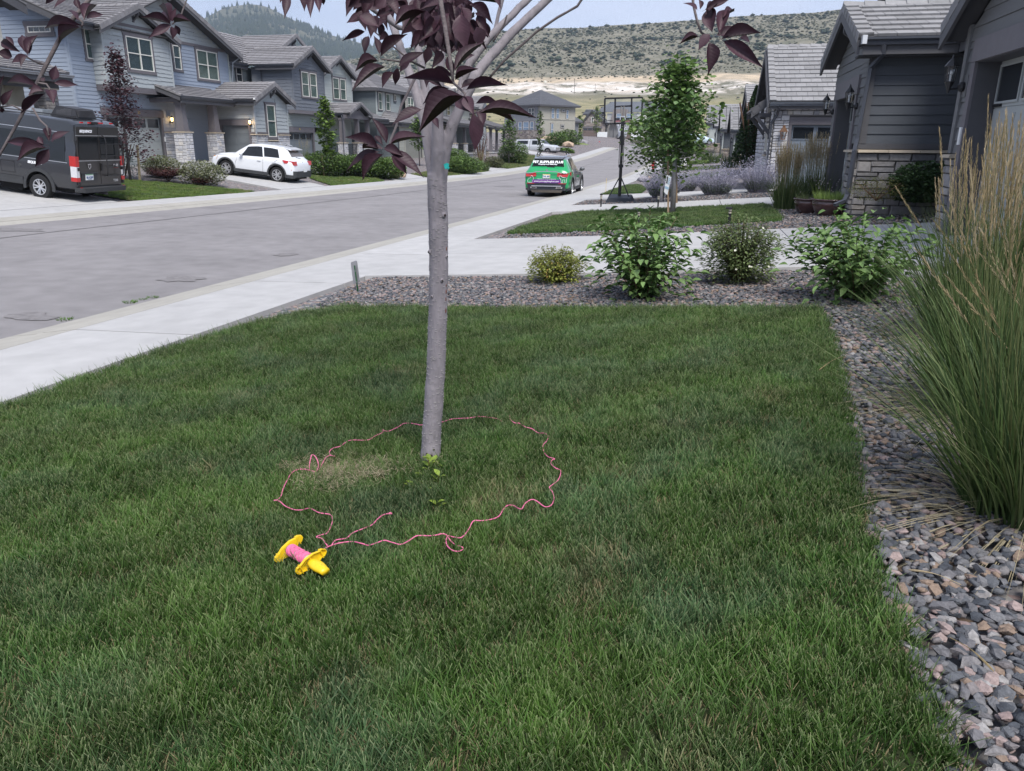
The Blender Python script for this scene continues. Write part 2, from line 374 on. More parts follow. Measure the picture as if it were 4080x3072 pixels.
# driveways: slabs draped on the slope
def drive(name,cornersA,cornersB,n,m=4,dz=.03,split=1):
    """A and B: the two long edges (each 2 points, street end first)"""
    t=thing(name,(*((np.array(cornersA[0])+np.array(cornersB[0]))/2),H(*cornersA[0])),None,None); t['kind']='structure'
    A0,A1=map(np.array,cornersA); B0,B1=map(np.array,cornersB)
    for i in range(n):
        for s in range(split):
            mb=MB(); g=.008*n/np.linalg.norm(A1-A0); g2=.008*split/max(.5,np.linalg.norm(B0-A0)); k=4; top=[]
            for a in range(k+1):
                for b in range(k+1):
                    tt=(i+(g if a==0 else 1-g if a==k else a/k))/n; ss=(s+(g2 if b==0 else 1-g2 if b==k else b/k))/split
                    p=(A0+(A1-A0)*tt)*(1-ss)+(B0+(B1-B0)*tt)*ss; top.append((p[0],p[1],H(p[0],p[1])+dz))
            N=len(top); mb.v=top+[(x,y,z-.1) for x,y,z in top]
            for a in range(k):
                for b in range(k): q=a*(k+1)+b; mb.f.append((q,q+1,q+k+2,q+k+1))
            for a in range(k):
                for q0,q1 in (((a*(k+1)),((a+1)*(k+1))),(a*(k+1)+k,(a+1)*(k+1)+k),(a,a+1),(k*(k+1)+a,k*(k+1)+a+1)): mb.f.append((q0,q1,N+q1,N+q0))
            obj('concrete_slab',mb,M_conc,t)
    return t
EX=lambda y:edge(y)+2.05
EL=lambda y:edgeL(y)-2.25
drive('driveway',[(EX(9.7),9.7),(4.4,9.75)],[(EX(14.6),14.6),(4.4,14.9)],3,split=2)
drive('driveway',[(EX(22.2),22.3),(3.1,22.2)],[(EX(25.2),25.4),(3.1,25.4)],3)
drive('driveway',[(EX(28.7),28.7),(1.7,28.9)],[(EX(32),32),(2.2,32)],2)
drive('driveway',[(EL(16.2),16.2),(-26.5,16.4)],[(EL(21.6),21.6),(-26.3,22.0)],3,split=2)
drive('driveway',[(EL(30.6),30.9),(-27.8,34.2)],[(EL(34.3),34.6),(-27.8,41.2)],4,split=2)
drive('driveway',[(EL(42.6),42.6),(-27,50.5)],[(EL(46.6),47.4),(-27,54.5)],3)
drive('driveway',[(EL(61),61.5),(-23,66)],[(EL(66),66.5),(-23,71)],2)
drive('driveway',[(EL(95),93),(-24,98)],[(EL(99),98),(-24,104)],2)
# ------------------------------------------------------------------ lawns
def blade_tuft(n,r,h,w,seed,pal_shift=0.):
    global rng
    a=rng.uniform(0,2*np.pi,n); q=r*np.sqrt(rng.random(n)); B=np.stack([q*np.cos(a),q*np.sin(a),np.zeros(n)],1)
    ld=rng.uniform(0,2*np.pi,n); lean=rng.uniform(.05,.75,n)
    D=np.stack([np.cos(ld)*lean,np.sin(ld)*lean,np.ones(n)],1); L=h*rng.uniform(.55,1.15,n)
    V,F,T=ribbons(B,D,L,w*rng.uniform(.7,1.3,n),np.stack([np.cos(ld)*.25*rng.random(n),np.sin(ld)*.25*rng.random(n),-.15*rng.random(n)],1),2,taper=.55)
    return V,F,T,np.repeat(rng.random(n),6)
def grass_material(name,c1,c2,c3,dry,drymask=.62,tip=(.35,.36,.20)):
    m=bpy.data.materials.new(name); m.use_nodes=True; n=m.node_tree; b=n.nodes['Principled BSDF']; L=n.links
    b.inputs['Roughness'].default_value=.55; b.inputs['Specular IOR Level'].default_value=.25
    a=n.nodes.new('ShaderNodeAttribute'); a.attribute_name='rnd'; t=n.nodes.new('ShaderNodeAttribute'); t.attribute_name='tip'
    r=_ramp(n,[c1,c2,c3]); oi=n.nodes.new('ShaderNodeObjectInfo'); ad=n.nodes.new('ShaderNodeMath'); ad.operation='MULTIPLY_ADD'; ad.inputs[1].default_value=.5
    mm=n.nodes.new('ShaderNodeMath'); mm.operation='MULTIPLY'; mm.inputs[1].default_value=.5; L.new(oi.outputs['Random'],mm.inputs[0]); L.new(a.outputs['Fac'],ad.inputs[0]); L.new(mm.outputs[0],ad.inputs[2]); L.new(ad.outputs[0],r.inputs[0])
    g=n.nodes.new('ShaderNodeNewGeometry')
    def noise(sc,det=3,off=0.):
        mp=n.nodes.new('ShaderNodeMapping'); mp.inputs['Location'].default_value=(off,off*.7,0); L.new(g.outputs['Position'],mp.inputs[0]); x=n.nodes.new('ShaderNodeTexNoise'); x.inputs['Scale'].default_value=sc; x.inputs['Detail'].default_value=det; L.new(mp.outputs[0],x.inputs['Vector']); return x.outputs['Fac']
    def rng_(f,a0,a1,b0=0,b1=1):
        q=n.nodes.new('ShaderNodeMapRange'); q.inputs['From Min'].default_value=a0; q.inputs['From Max'].default_value=a1; q.inputs['To Min'].default_value=b0; q.inputs['To Max'].default_value=b1; L.new(f,q.inputs['Value']); return q.outputs[0]
    def mixc(f,A,B,bc=None):
        q=n.nodes.new('ShaderNodeMix'); q.data_type='RGBA'; 
        if hasattr(f,'default_value') or hasattr(f,'links'): L.new(f,q.inputs[0])
        else: q.inputs[0].default_value=f
        L.new(A,q.inputs[6])
        if bc is not None: q.inputs[7].default_value=(*bc,1)
        else: L.new(B,q.inputs[7])
        return q.outputs[2]
    col=mixc(rng_(noise(2.2,4,3.),.48,.66,0,.5),r.outputs[0],None,(.080,.135,.078))     # bluish clumps
    col=mixc(rng_(noise(1.3,3,9.),.48,.66,0,.55),col,None,(.075,.138,.028))               # yellower clumps
    dm=rng_(noise(1.7,5,17.),drymask,drymask+.10,0,.8)
    rm=n.nodes.new('ShaderNodeMath'); rm.operation='MULTIPLY'; rr=rng_(a.outputs['Fac'],.25,.45,1,0); L.new(dm,rm.inputs[0]); L.new(rr,rm.inputs[1])
    col=mixc(rm.outputs[0],col,None,dry)
    wv=n.nodes.new('ShaderNodeTexWave'); wv.inputs['Scale'].default_value=.33; wv.inputs['Distortion'].default_value=2.2; wv.inputs['Detail'].default_value=2; wm=n.nodes.new('ShaderNodeMapping'); wm.inputs['Rotation'].default_value=(0,0,.9); L.new(g.outputs['Position'],wm.inputs[0]); L.new(wm.outputs[0],wv.inputs['Vector'])
    def scl(f,lo,hi,c):
        q=n.nodes.new('ShaderNodeMapRange'); q.inputs['To Min'].default_value=lo; q.inputs['To Max'].default_value=hi; L.new(f,q.inputs['Value']); v=n.nodes.new('ShaderNodeVectorMath'); v.operation='SCALE'; L.new(c,v.inputs[0]); L.new(q.outputs[0],v.inputs['Scale']); return v.outputs[0]
    col=scl(wv.outputs['Fac'],.86,1.2,col); col=scl(rng_(noise(5.,5,31.),.35,.65,0,1),.78,1.25,col)
    tp=rng_(t.outputs['Fac'],.8,1.,0,.55); col=mixc(tp,col,None,tip)
    L.new(col,b.inputs['Base Color'])
    tr=n.nodes.new('ShaderNodeBsdfTranslucent'); ms=n.nodes.new('ShaderNodeMixShader'); ms.inputs[0].default_value=.22; L.new(col,tr.inputs[0]); L.new(b.outputs[0],ms.inputs[1]); L.new(tr.outputs[0],ms.inputs[2]); L.new(ms.outputs[0],n.nodes['Material Output'].inputs[0])
    return m
M_grass=grass_material('lawn_blades',(.016,.046,.009),(.046,.106,.020),(.115,.190,.050),(.30,.25,.14))
M_grass2=grass_material('far_lawn_blades',(.08,.15,.02),(.11,.18,.03),(.14,.21,.04),(.32,.27,.13),.56)
M_grass3=grass_material('patchy_lawn_blades',(.05,.10,.014),(.08,.13,.02),(.12,.165,.03),(.42,.36,.19),.44)
def gn_grass(o,density,tufts,smin=.8,smax=1.25,seed=1):
    ng=bpy.data.node_groups.new('grass_scatter','GeometryNodeTree'); ng.interface.new_socket('Geometry',in_out='INPUT',socket_type='NodeSocketGeometry'); ng.interface.new_socket('Geometry',in_out='OUTPUT',socket_type='NodeSocketGeometry')
    N=ng.nodes; L=ng.links; gi=N.new('NodeGroupInput'); go=N.new('NodeGroupOutput'); d=N.new('GeometryNodeDistributePointsOnFaces'); d.inputs['Density'].default_value=density; d.inputs['Seed'].default_value=seed
    ci=N.new('GeometryNodeCollectionInfo'); ci.inputs['Collection'].default_value=tufts; ci.inputs['Separate Children'].default_value=True; ci.inputs['Reset Children'].default_value=True
    ip=N.new('GeometryNodeInstanceOnPoints'); ip.inputs['Pick Instance'].default_value=True
    rv=N.new('FunctionNodeRandomValue'); rv.data_type='FLOAT_VECTOR'; rv.inputs[0].default_value=(-.12,-.12,0); rv.inputs[1].default_value=(.12,.12,6.283)
    rs=N.new('FunctionNodeRandomValue'); rs.data_type='FLOAT'; rs.inputs[2].default_value=smin; rs.inputs[3].default_value=smax; rs.inputs['Seed'].default_value=5
    ri=N.new('FunctionNodeRandomValue'); ri.data_type='INT'; ri.inputs[4].default_value=0; ri.inputs[5].default_value=len(tufts.objects)-1; ri.inputs['Seed'].default_value=9
    jn=N.new('GeometryNodeJoinGeometry')
    L.new(gi.outputs[0],d.inputs['Mesh']); L.new(d.outputs['Points'],ip.inputs['Points']); L.new(ci.outputs[0],ip.inputs['Instance']); L.new(rv.outputs[0],ip.inputs['Rotation']); L.new(rs.outputs[1],ip.inputs['Scale']); L.new(ri.outputs[2],ip.inputs['Instance Index'])
    L.new(ip.outputs[0],jn.inputs[0]); L.new(gi.outputs[0],jn.inputs[0]); L.new(jn.outputs[0],go.inputs[0])
    md=o.modifiers.new('grass','NODES'); md.node_group=ng
def tuft_collection(name,m,specs):
    c=bpy.data.collections.new(name)       # not linked to the scene: only a source of tufts
    for i,(n,r,h,w) in enumerate(specs):
        V,F,T,Rn=blade_tuft(n,r,h,w,i)
        me=bpy.data.meshes.new(name); me.from_pydata([tuple(v) for v in V],[],[tuple(f) for f in F])
        a=me.attributes.new('rnd','FLOAT','POINT'); a.data.foreach_set('value',Rn.astype(np.float32)); a=me.attributes.new('tip','FLOAT','POINT'); a.data.foreach_set('value',T.astype(np.float32))
        me.materials.append(m); o=bpy.data.objects.new('grass_tuft',me); c.objects.link(o)
    return c
def drape_strip(name,A,B,m,dz,nx=10,sub=4):
    """sheet between two polylines (same number of points)"""
    AA=[];BB=[]
    for i in range(len(A)-1):
        for k in range(sub):
            t=k/sub; AA.append(np.array(A[i])*(1-t)+np.array(A[i+1])*t); BB.append(np.array(B[i])*(1-t)+np.array(B[i+1])*t)
    AA.append(np.array(A[-1])); BB.append(np.array(B[-1])); mb=MB()
    for a,b in zip(AA,BB):
        for j in range(nx+1): p=a+(b-a)*j/nx; mb.v.append((p[0],p[1],H(p[0],p[1])+dz))
    mb.f=[(i*(nx+1)+j,i*(nx+1)+j+1,(i+1)*(nx+1)+j+1,(i+1)*(nx+1)+j) for i in range(len(AA)-1) for j in range(nx)]
    return obj(name,mb,m,smooth=True)
near_t=tuft_collection('near_tufts',M_grass,[(34,.045,.062,.0034),(34,.045,.07,.0032),(30,.05,.052,.0038),(28,.04,.085,.0036),(34,.05,.06,.0030),(12,.06,.115,.0034)])
V,F,T,Rn=blade_tuft(16,.06,.045,.003,9); me=bpy.data.meshes.new('thatch'); me.from_pydata([tuple(v) for v in V],[],[tuple(f) for f in F]); a=me.attributes.new('rnd','FLOAT','POINT'); a.data.foreach_set('value',Rn.astype(np.float32)); me.materials.append(mat('thatch_blade',(.24,.20,.11),.85,.25,40.,trans=.15)); near_t.objects.link(bpy.data.objects.new('thatch_tuft',me))
mid_t=tuft_collection('mid_tufts',M_grass2,[(30,.10,.075,.010),(30,.10,.07,.010),(30,.12,.065,.012)])
dry_t=tuft_collection('dry_tufts',M_grass3,[(30,.16,.07,.018),(30,.16,.075,.018)])
mid1_t=tuft_collection('mid_dark_tufts',M_grass,[(30,.09,.075,.008),(30,.09,.07,.008)])
A=[(-4.5,-3),(-4.42,0),(-4.32,3),(-4.27,5.3),(-4.17,6.2),(-3.93,7.0),(-3.5,7.38)]
B=[(.68,-3),(.66,0),(.69,2.4),(.88,4.1),(1.01,5.3),(1.11,6.4),(1.14,7.10)]
lawn=drape_strip('lawn',A,B,M_thatch,.012,14,5); tag(lawn,None,None,kind='stuff'); gn_grass(lawn,1050,near_t,.72,1.15)
def add_lawn(A,B,tufts,dens,seed,s0=.8,s1=1.2):
    o=drape_strip('lawn',A,B,M_thatch,.012,8,3); o['kind']='stuff'; gn_grass(o,dens,tufts,s0,s1,seed); return o
add_lawn([(-3.75,15.5),(-3.75,18),(-3.55,20.3),(-3.1,21.9),(-2.5,22.0)],[(1.7,16.6),(1.85,18),(1.85,19.5),(1.9,21),(1.8,22.1)],mid1_t,120,3)
add_lawn([(-3.75,32.4),(-3.7,37),(-3.5,41.5)],[(-2.2,32.6),(-2.2,37),(-2.9,41.5)],mid1_t,90,4)
add_lawn([(-2.6,50),(-2.6,57)],[(2.0,50),(2.0,57)],mid_t,50,5)
add_lawn([(-2.9,66),(-2.9,73)],[(2.0,66),(2.0,73)],mid_t,50,6)
add_lawn([(-2.9,80),(-2.9,88)],[(2.0,80),(2.0,88)],mid_t,30,6)
add_lawn([(EL(22.3)+0,22.3),(EL(24)+0,24),(EL(27)+0,27),(EL(28.9)+0,28.9)],[(-20.6,22.6),(-22.6,24.8),(-22.4,27.2),(-17.9,29.0)],mid_t,80,7)
add_lawn([(EL(35.3),35.3),(EL(38),38),(EL(41),41)],[(-19.5,37.6),(-20.6,39.6),(-17.7,42.1)],mid_t,70,8)
add_lawn([(EL(48),48),(EL(54),54),(EL(60.3),60.4)],[(-17.9,48.2),(-18.4,54),(-18.6,62)],dry_t,40,9,.9,1.3)
add_lawn([(EL(67.3),67.5),(EL(80),80),(EL(92),92)],[(-18.8,68),(-19.5,80),(-20,93)],dry_t,35,10,.9,1.3)
# ------------------------------------------------------------------ rock mulch
ROCKPAL=[(.060,.066,.077),(.10,.105,.115),(.075,.08,.092),(.15,.15,.157),(.25,.19,.18),(.11,.115,.125),(.20,.19,.19),(.30,.235,.22),(.135,.132,.14),(.27,.26,.255),(.12,.12,.128),(.23,.17,.13),(.17,.155,.155),(.09,.093,.105)]
M_rock=mat('river_stone',(.2,.2,.2),.85,.28,90.,.5,220,.25,pal=ROCKPAL,attr='rnd'); 
M_rockp=mat('loose_stone',(.2,.2,.2),.85,.28,90.,.5,220,.25,pal=ROCKPAL)
for mm in (M_rock,M_rockp):
    for n_ in mm.node_tree.nodes:
        if n_.type=='VALTORGB': n_.color_ramp.interpolation='CONSTANT'
def gravel_sheet_mat(name,scale,gain=1.):
    m=mat(name,(.2,.2,.2),.92,.2,30.,.0,1,.15); n=m.node_tree; L=n.links; b=n.nodes['Principled BSDF']
    g=n.nodes.new('ShaderNodeNewGeometry'); v=n.nodes.new('ShaderNodeTexVoronoi'); v.inputs['Scale'].default_value=scale; L.new(g.outputs['Position'],v.inputs['Vector'])
    r=_ramp(n,[tuple(c*gain for c in q) for q in ROCKPAL]); r.color_ramp.interpolation='CONSTANT'; sp=n.nodes.new('ShaderNodeSeparateColor'); L.new(v.outputs['Color'],sp.inputs[0]); L.new(sp.outputs[0],r.inputs[0]); L.new(r.outputs[0],b.inputs['Base Color'])
    bp=n.nodes.new('ShaderNodeBump'); bp.inputs['Strength'].default_value=.9; bp.inputs['Distance'].default_value=.02; bp.invert=True; L.new(v.outputs['Distance'],bp.inputs['Height']); L.new(bp.outputs[0],b.inputs['Normal']); return m
M_gsheet=gravel_sheet_mat('small_rock_mulch',24.,1.15)
bpy.data.objects['ground'].data.materials[0]=M_gsheet
def ico():
    bm=bmesh.new(); bmesh.ops.create_icosphere(bm,subdivisions=1,radius=1.); V=np.array([v.co[:] for v in bm.verts]); F=np.array([[v.index for v in f.verts] for f in bm.faces]); bm.free(); return V,F
ICV,ICF=ico()
ROCKS=[]
for i in range(10):
    V=ICV*rng.uniform(.62,1.25,(12,1)); V=V@rotmats(1)[0].T*np.array([1.05,rng.uniform(.6,.9),rng.uniform(.38,.6)])
    for _ in range(3):
        nn=rng.normal(0,1,3); nn/=np.linalg.norm(nn); dd=V@nn; lim=.62*dd.max(); V=V-np.maximum(dd-lim,0)[:,None]*nn
    ROCKS.append(V)
def inpoly(x,y,P):
    c=np.zeros(len(x),bool); j=len(P)-1
    for i in range(len(P)):
        xi,yi=P[i]; xj,yj=P[j]; c^=((yi>y)!=(yj>y))&(x<(xj-xi)*(y-yi)/(yj-yi+1e-12)+xi); j=i
    return c
def rocks(P,dens,size,seed,layers=1.):
    P=np.array(P); a=np.abs(np.sum(P[:,0]*np.roll(P[:,1],-1)-np.roll(P[:,0],-1)*P[:,1]))/2
    (x0,y0),(x1,y1)=P.min(0),P.max(0); n=int(dens*(x1-x0)*(y1-y0)); x=rng.uniform(x0,x1,n); y=rng.uniform(y0,y1,n); k=inpoly(x,y,P); x=x[k];y=y[k]; n=len(x)
    s=size*rng.uniform(.55,1.25,n); z=Hn(x,y)+s*.25+rng.uniform(0,.02,n)
    return np.stack([x,y,z],1),rotmats(n,.5),s
bedP=[(.64,.3),(.67,2.4),(.86,4.1),(.99,5.3),(1.09,6.3),(1.1,7.12),(0,7.32),(-2,7.45),(-3.5,7.45),(-3.95,7.6),(-4.1,8.3),(-4.13,9.6),(-1,9.55),(4.0,9.6),(4.2,7),(2.9,5),(2.3,2.5),(1.9,.6)]
pos,rot,s=rocks(bedP,1600,.0265,1)
dist=np.linalg.norm(pos-EYE,axis=1); d2=_f@(pos-EYE).T; px_=FPX*((pos-EYE)@_r)/d2+2040; py_=1536-FPX*((pos-EYE)@_u)/d2
vis=(px_>0)&(px_<4080)&(py_<3072)&(d2>0); score=np.where(vis,s/dist,0); order=np.argsort(-score); near=order[:300]; rest=order[300:]
bed=thing('gravel_bed',(1.2,4.2,H(1.2,4.2)),None,None); bed['kind']='structure'
RM=[]
for i in range(10):
    me=bpy.data.meshes.new('stone'); me.from_pydata([tuple(v) for v in ROCKS[i]],[],[tuple(f) for f in ICF.tolist()]); me.materials.append(M_rockp); RM.append(me)
for q,i in enumerate(near):
    o=mk('stone',RM[q%10],None,bed); M3=Matrix(rot[i].tolist()).to_4x4(); o.matrix_local=Matrix.Translation(Vector(pos[i])-wl(bed))@M3@Matrix.Scale(float(s[i]),4)
def rock_stuff(name,pos,rot,s,parent=None,ret=False):
    Vs=[];Fs=[];As=[];o=0
    for k in range(10):
        m=np.arange(len(pos))%10==k
        if not m.any(): continue
        V,F=scatter(ROCKS[k],ICF,pos[m],rot[m],s[m]); Vs.append(V);Fs.append(F+o);o+=len(V);As.append(np.repeat(rng.random(m.sum()),12))
    if parent: return nobj(name,np.concatenate(Vs),np.concatenate(Fs),M_rock,parent,kind='stuff',attr={'rnd':np.concatenate(As)})
    return nobj(name,np.concatenate(Vs),np.concatenate(Fs),M_rock,kind='stuff',attr={'rnd':np.concatenate(As)},org=tuple(pos.mean(0)))
rock_stuff('loose_gravel',pos[rest],rot[rest],s[rest],bed)
for P,d,sz in (([(-3.75,14.75),(1.9,14.75),(2.0,16.4),(1.7,16.5),(-3.7,15.45)],420,.03),([(1.9,15.0),(3.2,15.0),(3.1,21.6),(1.95,22.0)],420,.03),([(3.1,15),(5.3,15),(5.3,17),(3.1,17)],300,.035),([(-3.85,25.5),(-1.0,25.5),(3.0,25.6),(3.0,28.4),(-1.5,28.4),(-3.8,28)],170,.04)):
    p_,r_,s_=rocks(P,d,sz,2); rock_stuff('loose_gravel',p_,r_,s_)
# ================================================================== HOUSE KIT
def sid(name,c,ov=.06): return mat(name,c,.75,.05,3.,.25,60,.25,objvar=ov,streak=(1,1,12))
M_trim=mat('grey_trim',(.145,.135,.145),.65,.08,5.,.15,80,.3); M_fas=mat('charcoal_fascia',(.085,.085,.092),.6,.08,5.,.1,80,.3)
M_gutm=mat('dark_gutter',(.05,.055,.068),.32,.05,5.,0,1,.5); M_white=mat('window_vinyl',(.72,.70,.64),.45,.03,5.,0,1,.4)
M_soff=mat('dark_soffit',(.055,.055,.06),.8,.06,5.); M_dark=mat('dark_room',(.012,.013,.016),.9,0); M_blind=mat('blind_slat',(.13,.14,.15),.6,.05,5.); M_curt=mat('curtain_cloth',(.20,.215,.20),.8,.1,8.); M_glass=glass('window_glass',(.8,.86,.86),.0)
M_gd=mat('window_glass_dark',(.02,.024,.028),.06,.2,1.,0,1,.9); M_gdl=mat('window_glass_pale',(.16,.22,.30),.08,.25,1.,0,1,.9)
M_tile=mat('roof_tile_grey',(.215,.209,.216),.85,.12,9.,.35,90,.2,objvar=.16); M_tileL=mat('roof_tile_pale',(.245,.242,.245),.85,.12,9.,.5,120,.2,objvar=.14)
M_deck=mat('roof_underlay',(.05,.05,.052),.9,0); M_shing=mat('asphalt_shingle_roof',(.13,.135,.15),.9,.2,9.,.3,60,.2,big=(.6,.06))
M_mort=mat('mortar',(.16,.155,.15),.95,.15,30.,.3,90,.1); M_mortd=mat('dark_mortar',(.10,.098,.095),.95,.15,30.,.3,90,.1)
STW=[(.40,.41,.44),(.52,.52,.54),(.33,.34,.37),(.60,.59,.58),(.44,.44,.46),(.55,.52,.48)]
STG=[(.19,.185,.185),(.29,.275,.265),(.14,.14,.15),(.34,.31,.28),(.22,.215,.22),(.36,.34,.32),(.17,.165,.17)]
STB=[(.22,.18,.16),(.33,.29,.25),(.15,.13,.13),(.28,.25,.23),(.38,.34,.30)]
M_stW=mat('pale_ledge_stone',(.4,.4,.4),.85,.14,22.,.6,60,.2,pal=STW); M_stG=mat('grey_field_stone',(.3,.3,.3),.85,.18,18.,.6,60,.2,pal=STG); M_stB=mat('brown_field_stone',(.3,.3,.3),.85,.2,12.,.5,60,.2,pal=STB)
M_stWa=mat('pale_ledge_stone_far',(.4,.4,.4),.85,.14,22.,0,1,.2,pal=STW,attr='rnd'); M_stBa=mat('brown_field_stone_far',(.3,.3,.3),.85,.2,12.,0,1,.2,pal=STB,attr='rnd')
M_cap=mat('sandstone_cap',(.43,.37,.29),.85,.12,14.,.4,60,.2,objvar=.1); M_black=mat('black_metal',(.018,.018,.02),.45,.1,9.,0,1,.4); M_found=mat('foundation_concrete',(.36,.37,.38),.9,.08,3.,.2,60,.2)
M_plast=mat('white_plastic',(.75,.76,.76),.4,.02,3.,0,1,.4)
def backing(root,F,poly,m,d=-.02,th=.18,name='wall'):
    mb=MB(); F.poly(mb,poly,d-th,d); return obj(name,mb,m,root)
def spans(s0,s1,z0,z1,holes):
    segs=[(s0,s1)]
    for h in holes:
        if h[2]<z1-.02 and h[3]>z0+.02:
            n=[]
            for a,b in segs:
                if h[1]<=a or h[0]>=b: n.append((a,b)); continue
                if h[0]>a: n.append((a,h[0]))
                if h[1]<b: n.append((h[1],b))
            segs=n
    return [(a,b) for a,b in segs if b-a>.03]
def boards(root,F,s0,s1,z0,z1,m,exp=.178,holes=(),prof=None):
    """lap siding, each board a piece; prof(z)->(s0,s1) clips under a gable"""
    z=z0
    while z<z1-.02:
        zt=min(z+exp,z1)
        if prof:
            a0,b0=prof(z); a1,b1=prof(zt)
            if b1-a1<.05: b1=a1=(a1+b1)/2; 
            if b0-a0<.1: break
        else: a0=a1=s0; b0=b1=s1
        for a,b in spans(a0,b0,z,zt,holes):
            ta=a1 if abs(a-a0)<1e-6 else a; tb=b1 if abs(b-b0)<1e-6 else b
            mb=MB(); mb.hexa([F.p(a,z,-.01),F.p(b,z,-.01),F.p(b,z,.024),F.p(a,z,.024),F.p(ta,zt-.003,-.01),F.p(tb,zt-.003,-.01),F.p(tb,zt-.003,.006),F.p(ta,zt-.003,.006)])
            obj('siding_board',mb,m,root)
        z+=exp
def shakes(root,F,s0,s1,z0,z1,m,exp=.19,holes=(),prof=None,seed=1):
    """shingle siding with staggered butts, one course per piece"""
    rr=random.Random(seed); z=z0; k=0
    while z<z1-.02:
        zt=min(z+exp,z1); a0,b0=prof(z+.03) if prof else (s0,s1); a1,b1=prof(zt) if prof else (s0,s1)
        if b0-a0<.15: break
        for a,b in spans(a0,b0,z,zt,holes):
            mb=MB(); x=a
            while x<b-.01:
                w=min(rr.choice((.16,.22,.3,.36)),b-x); dz=rr.choice((0,.0,.022,.03)) if k else 0
                ta=max(x,a1) if a==a0 else x; tb=min(x+w,b1) if b==b0 else x+w
                if tb>ta: mb.hexa([F.p(x+.002,z+dz,-.01),F.p(x+w-.002,z+dz,-.01),F.p(x+w-.002,z+dz,.026),F.p(x+.002,z+dz,.026),F.p(ta,zt+.01,-.01),F.p(tb,zt+.01,-.01),F.p(tb,zt+.01,.004),F.p(ta,zt+.01,.004)])
                x+=w
            if mb.v: obj('shingle_course',mb,m,root)
        z+=exp; k+=1
STM=[]
for i in range(8):
    V=np.array([(-1,-1,-1),(1,-1,-1),(1,1,-1),(-1,1,-1),(-1,-1,.4),(1,-1,.4),(1,1,.4),(-1,1,.4),(-.86,-.8,1),(.86,-.8,1),(.86,.8,1),(-.86,.8,1)],float)*.5
    V[:,:2]*=1; V+=rng.uniform(-.045,.045,V.shape); STM.append(V)
STF=[(3,2,1,0),(0,1,5,4),(1,2,6,5),(2,3,7,6),(3,0,4,7),(4,5,9,8),(5,6,10,9),(6,7,11,10),(7,4,8,11),(8,9,10,11)]
_stm={}
def stones(root,F,s0,s1,z0,z1,m,mort,holes=(),ch=(.09,.2),cw=(.16,.5),seed=1,d=.06,limit=300,stuff=None,prof=None):
    rr=random.Random(seed); mb=MB()
    segs=spans(s0,s1,z0,z1,[])
    # mortar backing in strips round the holes
    zs=sorted({z0,z1}|{min(max(h[k],z0),z1) for h in holes for k in (2,3)})
    for a,b in zip(zs,zs[1:]):
        if b-a<.01: continue
        for p,q in spans(s0,s1,a,b,holes):
            if prof:
                p2,q2=prof(b); p1,q1=prof(a); F.poly(mb,[(max(p,p1),a),(min(q,q1),a),(min(q,q2),b),(max(p,p2),b)],-.02,.03)
            else: F.box(mb,p,q,a,b,-.02,.03)
    obj('mortar',mb,mort,root)
    key=m.name
    if key not in _stm:
        L=[]
        for V in STM:
            me=bpy.data.meshes.new('stone'); me.from_pydata([tuple(v) for v in V],[],STF); me.materials.append(m); L.append(me)
        _stm[key]=L
    B=Matrix(((F.a.x,0,F.n.x),(F.a.y,0,F.n.y),(0,1,0))).to_4x4()
    z=z0; acc=[]
    while z<z1-.03:
        h=min(rr.uniform(*ch),z1-z); 
        if z1-(z+h)<.05: h=z1-z
        for a,b in spans(s0,s1,z,z+h,holes):
            if prof: p,q=prof(z+h*.7); a=max(a,p); b=min(b,q)
            x=a
            while x<b-.02:
                w=rr.uniform(*cw)*(.7+h*2.)
                if b-(x+w)<.08: w=b-x
                parts=[(z,h)] if (h<.15 or rr.random()<.6) else [(z,h/2),(z+h/2,h/2)]
                for zz,hh in parts: acc.append((x,w,zz,hh))
                x+=w
        z+=h
    g=.016
    if stuff:
        Vs=[];Fs=[];As=[];o=0; SF=np.array(STF)
        for i,(x,w,zz,hh) in enumerate(acc):
            V=STM[i%8]*np.array([w-g,hh-g,d]); c=F.p(x+w/2,zz+hh/2,.025+d*.3); V=V@np.array(B.to_3x3()).T+np.array(c); Vs.append(V);Fs.append(SF+o);o+=len(V);As.append(np.full(len(V),rr.random()))
        nobj('stone_veneer',np.concatenate(Vs),np.concatenate(Fs),stuff,root,kind='stuff',attr={'rnd':np.concatenate(As)}); return
    for i,(x,w,zz,hh) in enumerate(acc):
        o=mk('stone',_stm[key][i%8],None,root); c=Vector(F.p(x+w/2,zz+hh/2,.025+d*.3))-wl(root); o.matrix_local=Matrix.Translation(c)@B@Matrix.Diagonal((max(w-g,.03),max(hh-g,.03),d,1))
def caps(root,F,s0,s1,z,m=None,h=.06,d0=0,d1=.14,holes=(),step=.62):
    for a,b in spans(s0,s1,z,z+h,holes):
        n=max(1,round((b-a)/step))
        for i in range(n):
            mb=MB(); x0=a+(b-a)*i/n+.004; x1=a+(b-a)*(i+1)/n-.004; mb.hexa([F.p(x0,z,d0),F.p(x1,z,d0),F.p(x1,z+.008,d1),F.p(x0,z+.005,d1),F.p(x0,z+h,d0),F.p(x1,z+h,d0),F.p(x1,z+h-.012,d1-.01),F.p(x0,z+h-.01,d1-.012)]); obj('cap_stone',mb,m or M_cap,root)
def trimbox(root,F,a0,a1,z0,z1,d0,d1,m=None,name='trim_board',bevel=0): mb=MB(); F.box(mb,a0,a1,z0,z1,d0,d1); return obj(name,mb,m or M_trim,root,bevel=bevel)
